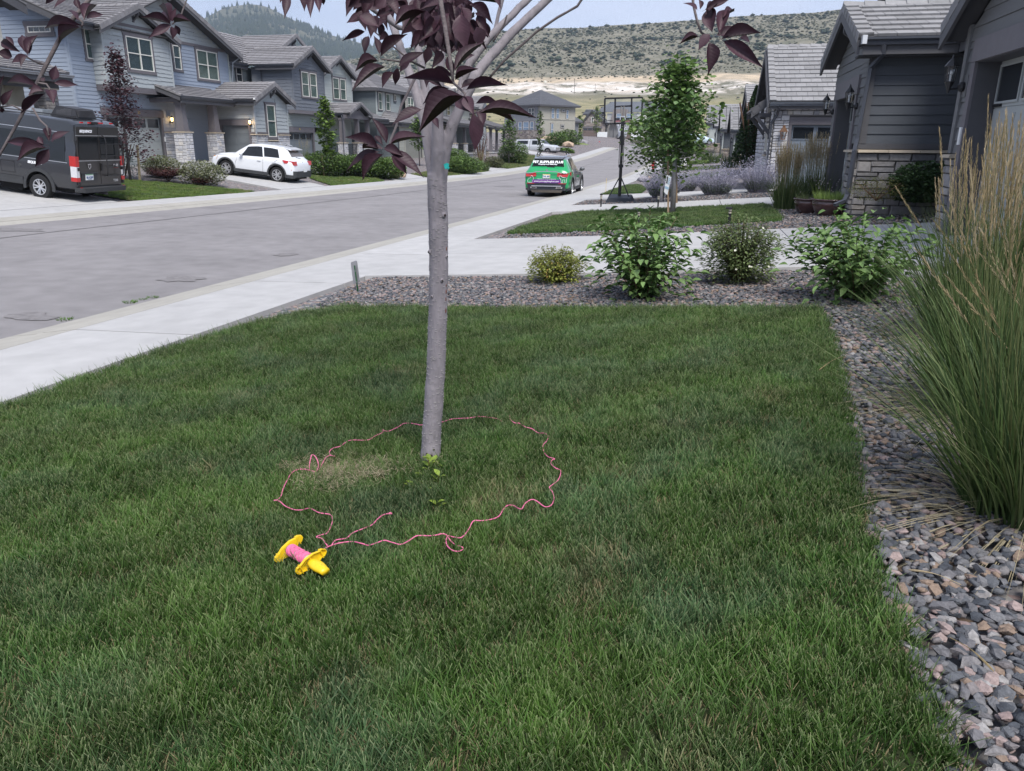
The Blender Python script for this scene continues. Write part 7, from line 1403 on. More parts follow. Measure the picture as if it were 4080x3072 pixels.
# generic small-leaved plants
def bush(name,label,c,rx,rz,n,size,pal,seed=1,cat='bush',group=None,shape='dome',mname=None,ry=None,trans=.2,stem=True,lump=.25):
    global rng
    rng=np.random.default_rng(seed); c=np.array(c,float); ry=ry or rx; t=thing(name,tuple(c),label,cat,group); M_=mat(mname or (name+'_leaf'+str(seed)),(.1,.2,.1),.7,.1,20.,pal=pal,attr='rnd',trans=trans)
    v=rng.normal(0,1,(n,3)); v/=np.linalg.norm(v,axis=1,keepdims=True); rad=rng.random(n)**.35
    k=rng.normal(0,1,(7,3)); k/=np.linalg.norm(k,axis=1,keepdims=True); bump=1+lump*np.max(v@k.T,axis=1)-lump*.6
    if shape=='dome': P=v*rad[:,None]*bump[:,None]*np.array([rx,ry,rz*.55])+np.array([0,0,rz*.5])
    elif shape=='cone': z=rng.random(n); w=(1-z)**.8*(.75+.25*bump); a=rng.uniform(0,6.28,n); w*=1+.12*np.sin(a*5+z*9); P=np.stack([np.cos(a)*w*rx*rad,np.sin(a)*w*ry*rad,z*rz],1)
    elif shape=='spray': a=rng.uniform(0,6.28,n); u=rng.random(n); q=rng.random(n); j=(a*6).astype(int)/6.; P=np.stack([np.cos(j+rng.normal(0,.1,n))*rx*u,np.sin(j+rng.normal(0,.1,n))*ry*u,rz*(.25+.75*u*(.3+.7*q))],1)
    P[:,2]=np.maximum(P[:,2],.01)
    V0=np.array([(0,0,0),(.5,-.28,.05),(1,0,-.08),(.5,.28,.05)])-np.array([.5,0,0]); R_=rotmats(n,.9); V,F=scatter(V0,np.array([(0,1,2,3)]),P+c,R_,size*rng.uniform(.6,1.3,n)); shade=np.clip(.25+.55*(P[:,2]/rz)*rng.uniform(.6,1.3,n)+.1,0,1)
    nobj('foliage',V,F,M_,t,kind='stuff',attr={'rnd':np.repeat(np.where(rng.random(n)<.85,rng.random(n)*.6+.2,rng.random(n)),4)})
    if stem:
        mb=MB(); 
        for i in range(9): a=i*.7; mb.tube([c,c+np.array([math.cos(a)*rx*.4,math.sin(a)*ry*.4,rz*.45]),c+np.array([math.cos(a)*rx*.75,math.sin(a)*ry*.75,rz*.8])],[.02*rz,.014*rz,.006*rz],5)
        obj('stems',mb,M_bs,t)
    return t
GR=[(.045,.085,.02),(.075,.13,.03),(.11,.18,.045),(.16,.23,.07)]; GRD=[(.018,.04,.014),(.035,.07,.024),(.06,.105,.035)]; OLV=[(.05,.06,.03),(.10,.11,.05),(.16,.17,.08)]; RED=[(.05,.02,.02),(.09,.035,.035),(.14,.06,.05)]; PUR=[(.05,.022,.03),(.08,.036,.046),(.13,.07,.08)]; YG=[(.10,.15,.03),(.16,.22,.05),(.24,.30,.09)]
bush('juniper','dark green spreading juniper by the stone base of the charcoal house',onY(3690,800,16.2)+[0,0,-.02],.72,.66,6500,.075,GRD,41,lump=.5)
bush('small_shrub','low olive green shrub under the charcoal wall, right of the downspout',onY(3490,800,16.0),.55,.42,2200,.03,[(.06,.07,.02),(.10,.12,.03),(.15,.10,.05)],42)
bush('columnar_evergreen','narrow dark columnar evergreen beside the ledgestone house',onY(2985,668,38.)*1.,.95,3.5,9500,.14,GRD,43,'tree',shape='cone')
for (px,py,rx,rz,lb,sd) in ((1300,700,1.25,1.25,'leftmost green hedge shrub under the slate house porch',51),(1390,700,1.25,1.1,'green hedge shrub under the porch railing, second from left',52),(1470,705,1.3,1.15,'green hedge shrub below the dark leaf cluster',53),(1545,710,1.2,1.1,'rightmost green hedge shrub next to the tan boulders',54)):
    bush('hedge_shrub',lb,at(px,py),rx,rz,5200,.13,GR,sd,group='green shrubs in front of the slate house')
bush('leafy_shrub','round green shrub just right of the tree trunk across the street, nearer one',at(1800,672),1.4,1.5,5000,.14,GR,55); bush('leafy_shrub','round green shrub by the driveway end, right of the trunk across the street',at(1845,692),1.5,1.2,5000,.14,GR,56)
bush('dark_shrub','dark green low shrub in front of the far porch',at(1850,668),1.0,.8,2600,.13,GRD,57); bush('leafy_shrub','small yellow green shrub by the far driveway',at(1968,668),.9,.9,2400,.13,OLV,58); bush('leafy_shrub','wide green shrub left of the silver pickup',at(2045,650),1.6,1.9,4000,.18,GR,59)
bush('purple_bush','small purple leaved bush between the far porches',at(1915,665),.7,2.9,1500,.1,PUR,60)
bush('variegated_shrub','pale green variegated shrub left of the red barberry, by the blue house',at(645,705),.8,.85,4000,.09,[(.08,.10,.04),(.16,.18,.09),(.28,.28,.17)],61); bush('variegated_shrub','pale green variegated shrub beside the white car front bumper',at(808,738),.95,.95,4500,.09,[(.08,.10,.04),(.16,.18,.09),(.28,.28,.17)],62)
bush('barberry','larger dark red barberry in the gravel by the blue house',at(672,722),.8,.6,3600,.08,RED,63,shape='spray'); bush('barberry','small dark red barberry below the second pale shrub',at(808,742),.42,.36,1500,.07,RED,64,shape='spray')
bush('blue_spruce','young blue green spruce behind the van tail',onX(497,705,-22.8),.7,1.6,1600,.08,[(.05,.09,.08),(.09,.15,.13),(.14,.21,.18)],65,'tree',shape='cone')
for (px,py,D_,rx,rz,lb,sd) in ((2215,608,120,2.0,2.9,'leftmost round bush on the bank beyond the silver pickup',71),(2262,600,128,2.3,3.2,'larger round bush on the bank beyond the pickup, before the tan wall',72),(2290,575,150,1.5,2.0,'small bush on the bank under the low roof',73),(2250,625,105,1.3,1.1,'low bush on the red mulch bank above the kerb',74)):
    q=onD(px,py,D_); bush('bank_bush',lb,q,rx,rz,2600,.34,GR,sd)
for (px,py,D_,rx,rz,lb,sd) in ((2540,575,150,1.5,1.2,'low far shrub left of the maple at street level',81),(2680,590,110,3.0,1.2,'low sage coloured bank shrub behind the maple',82),(2735,560,130,2.5,1.5,'far dark hedge behind the white parked car',83)):
    q=onD(px,py,D_); bush('far_shrub',lb,q,rx,rz,500,.3,OLV,sd)
q=at(2440,690); bush('leafy_shrub','small yellow green plant near the red hydrant, right sidewalk',at(2580,705),.35,.5,400,.06,YG,84)
def tree(name,label,c,h,tr,crown,n,size,pal,seed,stakes=(),bark=None,group=None,levels=3,r0=.05,shape='ovoid',parts=0,leafme=None,cz=None):
    """tapered trunk, limbs, and leaves carried on the limbs"""
    global rng
    rng=np.random.default_rng(seed); r_=random.Random(seed); c=np.array(c,float); t=thing(name,tuple(c),label,'tree',group); bark=bark or M_twig
    mb=MB(); top=c+np.array([r_.uniform(-.03,.03)*h,r_.uniform(-.03,.03)*h,h*.97]); z0=tr; pts=[c-[0,0,.05],c*.6+top*.4,c*.3+top*.7,top]; mb.tube(pts,[r0*1.15,r0*.85,r0*.5,r0*.12],8); obj('trunk',mb,bark,t,smooth=True)
    br=MB(); P=[]; nb=int(16+8*(levels-2)); rx,rz=crown
    for i in range(nb):
        u=(i+.5)/nb; z=z0+(h-z0)*u*.96; a=i*2.4+r_.uniform(-.4,.4); 
        prof=(math.sin(math.pi*min(1,(u*.9+.14)))**.8 if shape=='ovoid' else (1-u)**.75 if shape=='pyramid' else min(1,.62+u*2.2)*(1-u)**.62 if shape=='egg' else .9*math.sin(math.pi*(u*.75+.2))); L=rx*prof*r_.uniform(.75,1.12); b=c+(top-c)*(z/h*1.0); e=b+np.array([math.cos(a)*L,math.sin(a)*L,L*r_.uniform(.15,.7)]); m_=(b+e)/2+np.array([0,0,-.05*L]); q=[b*(1-s)**2+2*m_*s*(1-s)+e*s*s for s in np.linspace(0,1,5)]; br.tube(q,[r0*.28*(1-.8*s) for s in np.linspace(0,1,5)],5)
        for k in range(n//nb):
            s=r_.random()**.6; p=b*(1-s)**2+2*m_*s*(1-s)+e*s*s; P.append(p+np.array([r_.gauss(0,.2)*rx*.7,r_.gauss(0,.2)*rx*.7,r_.gauss(0,.22)*rx*.7]))
    obj('branches',br,bark,t,smooth=True); P=np.array(P); M_=mat(name+'_leaf'+str(seed),(.1,.2,.1),.6,.1,20.,pal=pal,attr='rnd',trans=.25)
    cr=thing('crown',(0,0,0),None,None) if 0 else None
    if parts and leafme:
        idx=np.argsort(np.linalg.norm(P-EYE,axis=1))
        for i in idx[:parts]:
            a=r_.uniform(0,6.28); v=np.array([math.cos(a),math.sin(a),r_.uniform(-.8,.1)]); v/=np.linalg.norm(v); place_leaf(leafme,P[i],P[i]+v*size*r_.uniform(.7,1.2),size*.85,t,up=(0,0,1),roll=r_.uniform(-.4,.4))
        P=P[idx[parts:]]
    n=len(P); V0=np.array([(0,0,0),(.3,-.42,.03),(.72,-.3,0),(1,0,-.12),(.72,.3,0),(.3,.42,.03)]); V,F=scatter(V0,np.array([(0,1,2,3),(0,3,4,5)]),P,rotmats(n,.8),size*rng.uniform(.6,1.25,n)); nobj('crown',V,F,M_,t,kind='stuff',attr={'rnd':np.repeat(rng.random(n),6)})
    for (x0,y0,x1,y1,r1) in stakes: pass
    return t
M_maple=leafmat('maple_leaf',(.085,.17,.045),(.10,.17,.06),.5,False,.35,.2,objvar=.35); ML=leafmesh('leaf',M_maple,5,.25,.35,.02,.2)
M_pbark=mat('pale_grey_bark',(.40,.38,.38),.8,.12,20.,.4,80,.2); M_stake=mat('wooden_stake',(.33,.24,.16),.85,.2,30.,.3,60,.2,streak=(1,1,.1))
mp=onY(2680,852,20.); tree('maple_tree','leafy staked maple in the next lawn, between basketball hoop and lavender',(mp[0],20.,mp[2]),3.55,1.3,(1.12,1.9),3900,.13,[(.07,.13,.035),(.11,.19,.05),(.15,.25,.07),(.22,.32,.11)],91,bark=M_pbark,levels=4,r0=.062,shape='egg',parts=300,leafme=ML)
def stake(px0,py0,px1,py1,Y,label,w=.05,m=None):
    a=onY(px0,py0,Y); b=onY(px1,py1,Y); mb=MB(); mb.bar(a-[0,0,.05],b,w,w*.8); return tag(obj('tree_stake',mb,m or M_stake),label,'stake')
stake(2663,840,2661,590,19.9,'round wooden stake left of the maple trunk',.055); stake(2696,800,2692,590,20.1,'square wooden stake right of the maple trunk',.07)
bk=at(1130/1.851*1.0+700,0) if 0 else None
def Gp(p): return (p[0],p[1],p[2])
c=at(1311,703); tree('young_green_tree','slender bright green staked tree in front of the slate house garage',Gp(c),4.2,1.1,(.58,3.0),2000,.15,[(.06,.11,.02),(.10,.17,.03),(.15,.23,.05),(.20,.29,.08)],92,bark=M_pbark,r0=.055,shape='col')
for px,px1,lb in ((1292,1282,'wooden stake left of the slender green tree'),(1329,1322,'wooden stake right of the slender green tree')):
    a=at(px,703); mb=MB(); b=onY(px1,618,a[1]); mb.bar(a,b,.07,.05); tag(obj('tree_stake',mb,M_stake),lb,'stake')
c=at(520,722); tree('plum_tree','small purple leaved tree between the van and the blue garage door',Gp(c),5.0,.9,(1.05,4.0),3300,.105,PUR,93,r0=.05,shape='pyramid')
tree('maple_tree','second smaller maple just behind the staked one',(-1.05,25.5,H(-1.05,25.5)),2.6,1.0,(1.35,1.4),3800,.13,GR,94,bark=M_pbark,r0=.04)
a=at(558,722); mb=MB(); mb.bar(a,onY(547,578,a[1]),.07,.06); tag(obj('tree_stake',mb,mat('yellow_wood_stake',(.45,.36,.22),.8,.1,20.)),'pale wooden stake beside the small purple leaved tree','stake')
for (px,py,h,w,n,lb,sd) in ((2027,655,4.2,1.0,900,'small staked green tree left of the silver pickup',95),(2150,655,5.4,.45,500,'very thin young tree in front of the silver pickup',96),(1672,660,3.6,.8,700,'young yellow green tree just left of the trunk across the street',97)):
    c=at(px,py); tree('young_tree',lb,Gp(c),h,1.2,(w,2.2),n,.2,GR,sd,r0=.04,shape='col')
for (px,py,D_,h,w,n,lb,sd) in ((2308,575,150,5.5,1.1,600,'narrow green tree between the stucco house and the stone gable house',98),(2376,555,180,7.5,1.3,700,'thin pale green tree before the brown garage door',99)):
    q=onD(px,py,D_); tree('young_tree',lb,q,h,1.5,(w,3),n,.32,GR if sd==98 else YG,sd,r0=.06,shape='col')
rng=np.random.default_rng(123)
# ================================================================== VEHICLES (local frame: x forward from the rear bumper, y left, z up)
M_tyre=mat('tyre_rubber',(.022,.022,.023),.85,.15,20.,.3,60,.2); M_rim=mat('alloy_rim',(.62,.63,.65),.3,.04,9.,metal=.7); M_well=mat('wheel_well',(.012,.012,.013),.95,0); M_clad=mat('black_cladding',(.045,.047,.05),.65,.1,9.,.15,90,.3); M_tint=mat('tinted_glass',(.012,.014,.016),.06,0,1.,0,1,.45); M_redl=mat('red_lens',(.45,.02,.02),.15,.1,30.,0,1,.6,coat=.6); M_clear=mat('clear_lens',(.62,.62,.64),.1,.15,60.,0,1,.7,coat=.6); M_amber=mat('amber_lens',(.75,.28,.03),.2,.1,30.,coat=.5); M_chrome=mat('chrome',(.75,.76,.78),.12,0,1.,metal=1.); M_plate=mat('plate_white',(.72,.74,.74),.5,.03,9.); M_ink=mat('plate_ink',(.05,.10,.25),.5,0); M_platey=mat('plate_yellow',(.70,.55,.15),.5,.03,9.); M_whtext=mat('white_lettering',(.82,.83,.85),.4,0); M_shut=mat('door_gap',(.015,.015,.016),.9,0)
M_glassc=glass('car_glass',(.55,.6,.62),.10)
def vobj(name,mb,m,p,smooth=False): 
    o=obj(name,mb,m,p,smooth=smooth,local=True); 
    if smooth: o.data.set_sharp_from_angle(angle=R(38))
    return o
def prof_pts(s):
    x,zb,w,zs,wr,zr=s[:6]; h=zs-zb; a=w*.955
    return [(0,zb),(w*.82,zb),(w*.95,zb+.05),(w*.99,zb+.16*max(.3,h)),(w,zb+.45*h),(w*.995,zb+.78*h),(w*.98,zs-.035),(a,zs),(a*.6+wr*.4,zs+(zr-.06-zs)*.4),(a*.25+wr*.75,zs+(zr-.06-zs)*.75),(wr,zr-.06),(wr*.93,zr-.02),(wr*.7,zr),(0,zr+.012)]
class Body:
    def __init__(s,st): s.st=sorted(st); s.xs=[q[0] for q in s.st]
    def at(s,x):
        xs=s.xs; x=min(max(x,xs[0]),xs[-1]); 
        for i in range(len(xs)-1):
            if x<=xs[i+1]: t=(x-xs[i])/(xs[i+1]-xs[i]); return tuple(a*(1-t)+b*t for a,b in zip(s.st[i],s.st[i+1]))
    def mesh(s,sub=3):
        X=[]
        for i in range(len(s.xs)-1): X+=[s.xs[i]+(s.xs[i+1]-s.xs[i])*k/sub for k in range(sub)]
        X.append(s.xs[-1]); mb=MB(); R_=None
        # gentle smoothing between stations
        for x in X:
            a=s.at(x); P=prof_pts(a); ring=[(x,y,z) for y,z in P]+[(x,-y,z) for y,z in P[-2:0:-1]]; n=len(ring); o=len(mb.v); mb.v+=ring
            if R_ is not None: mb.f+=[(R_+k,R_+(k+1)%n,o+(k+1)%n,o+k) for k in range(n)]
            else: mb.f.append(tuple(range(n))[::-1])
            R_=o
        mb.f.append(tuple(range(R_,R_+n))); return mb
    def side(s,x,t,sg,off=.006):
        a=s.at(x); zs,wr,zr,w=a[3],a[4],a[5],a[2]; y=w*.955*(1-t)+wr*t; z=zs+(zr-.06-zs)*t; return (x,sg*(y+off),z+off*.3)
    def flank(s,x,z,sg,off=.004):
        P=prof_pts(s.at(x)); 
        for (y0,z0),(y1,z1) in zip(P[2:10],P[3:11]):
            if z0<=z<=z1: u=(z-z0)/(z1-z0+1e-9); return (x,sg*(y0+(y1-y0)*u+off),z)
        return (x,sg*(P[4][0]+off),z)
def arches(o,centres,r,w):
    """cut the wheel arches out of a body mesh"""
    bm=bmesh.new()
    for (x,z) in centres:
        for sg in (1,-1): 
            mtx=Matrix.Translation((x,sg*w,z))@Matrix.Rotation(math.pi/2,4,'X'); bmesh.ops.create_cone(bm,cap_ends=True,segments=28,radius1=r,radius2=r,depth=.62,matrix=mtx)
    me=bpy.data.meshes.new('arch'); bm.to_mesh(me); bm.free(); me.materials.append(M_well); c=bpy.data.objects.new('arch_cut',me); COL.objects.link(c); c.parent=o.parent; b=o.modifiers.new('arch','BOOLEAN'); b.operation='DIFFERENCE'; b.object=c; b.solver='EXACT'; b.material_mode='TRANSFER'
    bpy.context.view_layer.update(); me2=bpy.data.meshes.new_from_object(o.evaluated_get(bpy.context.evaluated_depsgraph_get())); o.modifiers.clear(); o.data=me2; bpy.data.objects.remove(c); me2.set_sharp_from_angle(angle=R(38))
def wheel(p,x,y,r,w,spokes=10,sg=1,rimr=.68,rm=None):
    def ringv(prof,n=28):
        mb=MB(); k=len(prof)
        for i in range(n):
            a=2*math.pi*i/n
            for (rr,yy) in prof: mb.v.append((x+rr*math.cos(a),y+sg*yy,r+rr*math.sin(a)))
        for i in range(n):
            for j in range(k-1): mb.f.append((i*k+j,((i+1)%n)*k+j,((i+1)%n)*k+j+1,i*k+j+1))
        return mb
    h=w/2; t=vobj('wheel',ringv([(r*rimr,-h),(r*.95,-h),(r,-h*.8),(r,h*.8),(r*.955,h),(r*rimr*1.04,h*.98),(r*rimr,h*.85),(r*rimr*.97,h*.2),(0.01,h*.1)]),M_tyre,p,True)
    rb=MB(); R0=r*rimr
    for i in range(spokes):
        a=2*math.pi*(i//2)/(spokes/2)+(.22 if i%2 else -.22) if spokes>=10 else 2*math.pi*i/spokes; c,s=math.cos(a),math.sin(a); c2,s2=math.cos(a*1.0),math.sin(a); ww=R0*.085 if spokes>=10 else R0*.16
        def pt(rr,d,yy): return (x+rr*c-d*s,y+sg*yy,r+rr*s+d*c)
        rb.hexa([pt(R0*.12,-ww,h*.55),pt(R0*.96,-ww*.9,h*.7),pt(R0*.96,ww*.9,h*.7),pt(R0*.12,ww,h*.55),pt(R0*.12,-ww,h*.72),pt(R0*.96,-ww*.9,h*.88),pt(R0*.96,ww*.9,h*.88),pt(R0*.12,ww,h*.72)])
    hub=ringv([(0.005,h*.78),(R0*.2,h*.76),(R0*.22,h*.5)],14); rb.add(hub.v,hub.f); lip=ringv([(R0*.90,h*.6),(R0*.93,h*.92),(R0*1.03,h*.92)],28); rb.add(lip.v,lip.f)
    vobj('rim',rb,rm or M_rim,t); return t
def patch(B,x0b,x1b,x0t,x1t,tb,tt,sg,off=.007,n=6):
    mb=MB()
    for i in range(n+1):
        for j in range(4): v=j/3; t=tb+(tt-tb)*v; xa=x0b+(x0t-x0b)*v; xb=x1b+(x1t-x1b)*v; mb.v.append(B.side(xa+(xb-xa)*i/n,t,sg,off))
    mb.f=[(i*4+j,(i+1)*4+j,(i+1)*4+j+1,i*4+j+1) for i in range(n) for j in range(3)]; return mb
def endglass(B,xa,xb,u0,u1,wf,off,sgn,n=8,ta=.0):
    """glass between two stations across the car (tailgate or windscreen); xa is the lower station"""
    mb=MB(); A=B.at(xa); C=B.at(xb)
    for i in range(n+1):
        s=-1+2*i/n
        for j in range(4):
            u=u0+(u1-u0)*j/3; wr=A[4]*(1-u)+C[4]*u; z=A[5]*(1-u)+C[5]*u-.02*s*s; x=xa*(1-u)+xb*u; mb.v.append((x+sgn*off*.8+(-sgn)*.0*s*s,s*wr*wf,z+off))
    mb.f=[(i*4+j,(i+1)*4+j,(i+1)*4+j+1,i*4+j+1) for i in range(n) for j in range(3)]; return mb
def put_text(s,size,parent,pos,right,up,m,bold=0.,shear=0.,sx=1.):
    me=text_mesh(s,size,.002,shear,bold); r=Vector(right).normalized(); u=Vector(up).normalized(); n=r.cross(u); o=mk('lettering',me,m,parent); o.matrix_local=Matrix(((r.x*sx,u.x,n.x,pos[0]),(r.y*sx,u.y,n.y,pos[1]),(r.z*sx,u.z,n.z,pos[2]),(0,0,0,1))); return o
def gap(p,pts,w=.006,m=None):
    mb=MB(); mb.tube(pts,w,4); vobj('door_gap',mb,m or M_shut,p)
def vroot(name,loc,rz,pitch,label,cat='car'):
    t=thing(name,loc,label,cat); t.rotation_euler=(0,pitch,rz); WL[t.name]=Vector((0,0,0)); return t
def archtrim(p,x,z,r,y,sg,m,w=.07,a0=-.15,a1=3.3):
    mb=MB(); n=18
    for i in range(n+1):
        a=a0+(a1-a0)*i/n
        for rr,yy in ((r,y-.02),(r,y+.016),(r+w,y+.012),(r+w,y-.02)): mb.v.append((x+rr*math.cos(a),sg*yy,z+rr*math.sin(a)))
    mb.f=[(i*4+j,(i+1)*4+j,(i+1)*4+(j+1)%4,i*4+(j+1)%4) for i in range(n) for j in range(4)]; vobj('arch_trim',mb,m,p,True)
# --- white compact SUV -------------------------------------------------------
def white_suv():
    z0=H(-18.33,34.6); t=vroot('white_car',(-18.30,34.58,z0-.02),math.pi,R(-5.9),'white compact SUV parked nose up on the driveway before the blue house')
    M_wp=mat('white_car_paint',(.72,.74,.77),.28,.0,1.,0,1,.5,coat=.8)
    B=Body([(0,.42,.66,.70,.56,.78),(.05,.34,.82,.88,.68,.96),(.16,.30,.90,1.02,.70,1.10),(.30,.27,.92,1.06,.69,1.20),(.56,.25,.925,1.075,.60,1.52),(.72,.25,.925,1.075,.61,1.58),(1.3,.25,.925,1.06,.63,1.635),(2.0,.25,.925,1.03,.635,1.63),(2.5,.25,.925,1.01,.62,1.56),(2.95,.25,.925,.99,.64,1.30),(3.22,.25,.925,.975,.70,1.10),(3.6,.25,.92,.95,.70,1.06),(4.0,.26,.90,.90,.68,1.0),(4.25,.30,.86,.80,.64,.90),(4.38,.34,.76,.68,.58,.76),(4.44,.42,.62,.56,.5,.62)])
    b=vobj('body',B.mesh(3),M_wp,t,True); arches(b,[(.89,.36),(3.53,.36)],.43,.93)
    # cladding band along the bottom
    mb=MB()
    for sg in (1,-1):
        for xa,xb in ((1.36,3.06),(.02,.44),(4.0,4.36)):
            n=6
            for i in range(n):
                x0=xa+(xb-xa)*i/n; x1=xa+(xb-xa)*(i+1)/n; mb.add([B.flank(x0,.27,sg,.01),B.flank(x1,.27,sg,.01),B.flank(x1,.42,sg,.012),B.flank(x0,.42,sg,.012)],[(0,1,2,3)])
            vobj('sill_cladding',mb,M_clad,t); mb=MB()
    mb.hexa([(-.02,-.74,.32),(.08,-.84,.32),(.08,.84,.32),(-.02,.74,.32),(-.03,-.74,.60),(.08,-.86,.60),(.08,.86,.60),(-.03,.74,.60)]); vobj('lower_cladding',mb,M_clad,t)
    for x in (.89,3.53):
        for sg in (1,-1): archtrim(t,x,.36,.43,.925,sg,M_clad,.07); wheel(t,x,sg*.80,.355,.22,10,sg)
    for sg in (1,-1):
        vobj('side_window',patch(B,1.62,2.78,1.78,2.52,.06,.90,sg),M_tint,t); vobj('side_window',patch(B,.78,1.56,.98,1.70,.10,.88,sg),M_tint,t)
        m=MB(); q=B.side(2.72,.2,sg,.10); m.ball((2.70,sg*1.0,1.10),.11,10,6,(.8,.9,.75)); vobj('wing_mirror',m,M_wp,t,True)
        for xx in (1.75,2.55-.9+.0): pass
        for xx in (1.80,.98+.02):
            h=MB(); h.bar(B.flank(xx-.09,.90,sg,.02),B.flank(xx+.09,.90,sg,.02),.03,.035); vobj('door_handle',h,M_wp,t)
        gap(t,[B.flank(1.60,z,sg,.001) for z in (.42,.6,.8,.95,1.03)]); gap(t,[B.flank(x,z,sg,.001) for x,z in ((3.02,.42),(3.05,.6),(2.98,.8),(2.92,.97))]); gap(t,[B.flank(x,z,sg,.001) for x,z in ((1.36,.46),(1.28,.7),(.98,.95),(.86,1.03))])
        l=MB(); l.hexa([(.02,sg*.56,.86),(.50,sg*.90,.92),(.50,sg*.945,.92),(.02,sg*.82,.86),(.08,sg*.54,1.04),(.62,sg*.88,1.07),(.60,sg*.94,1.06),(.06,sg*.86,1.04)]); vobj('tail_light',l,M_redl,t)
        l=MB(); l.hexa([(4.20,sg*.66,.70),(4.36,sg*.60,.70),(4.30,sg*.74,.70),(4.05,sg*.90,.72),(4.16,sg*.64,.84),(4.30,sg*.6,.84),(4.24,sg*.76,.86),(3.95,sg*.90,.88)]); vobj('headlight',l,M_amber,t)
        rr=MB(); rr.tube([(.9,sg*.57,1.63),(1.1,sg*.60,1.68),(1.7,sg*.60,1.69),(2.2,sg*.59,1.655)],.016,5); vobj('roof_rail',rr,M_rim,t)
    vobj('rear_window',endglass(B,.30,.56,.06,.93,.86,.012,-1),mat('grey_rear_glass',(.12,.10,.09),.08,.3,3.,0,1,.8),t); vobj('windscreen',endglass(B,3.22,2.5,.06,.92,.92,.012,1),M_tint,t)
    s=MB(); s.hexa([(.38,-.56,1.50),(.75,-.58,1.57),(.75,.58,1.57),(.38,.56,1.50),(.36,-.55,1.54),(.75,-.57,1.605),(.75,.57,1.605),(.36,.55,1.54)]); vobj('spoiler',s,M_wp,t)
    w=MB(); w.bar((.20,-.05,1.14),(.27,.25,1.20),.025); vobj('rear_wiper',w,M_black,t)
    pl=MB(); pl.box(-.045,-.03,-.26,.04,.56,.70); vobj('number_plate',pl,M_plate,t); e=MB(); e.ball((.07,0,.98),.05,8,5,(.3,1,.7)); vobj('badge',e,M_chrome,t)
    r_=MB(); 
    for sg in (1,-1): r_.hexa([(-.005,sg*.45,.60),(.15,sg*.91,.62),(.15,sg*.91,.65),(-.005,sg*.45,.63),(.0,sg*.45,.63),(.15,sg*.915,.65),(.15,sg*.915,.67),(.0,sg*.45,.66)])
    vobj('reflector_strip',r_,M_redl,t)
    u=MB(); u.box(.2,4.2,-.72,.72,.2,.27); vobj('underbody',u,M_well,t); a=MB(); a.bar((.95,0,1.64),(.86,0,1.72),.02); vobj('antenna',a,M_black,t)
    i=MB(); 
    return t
white_suv()
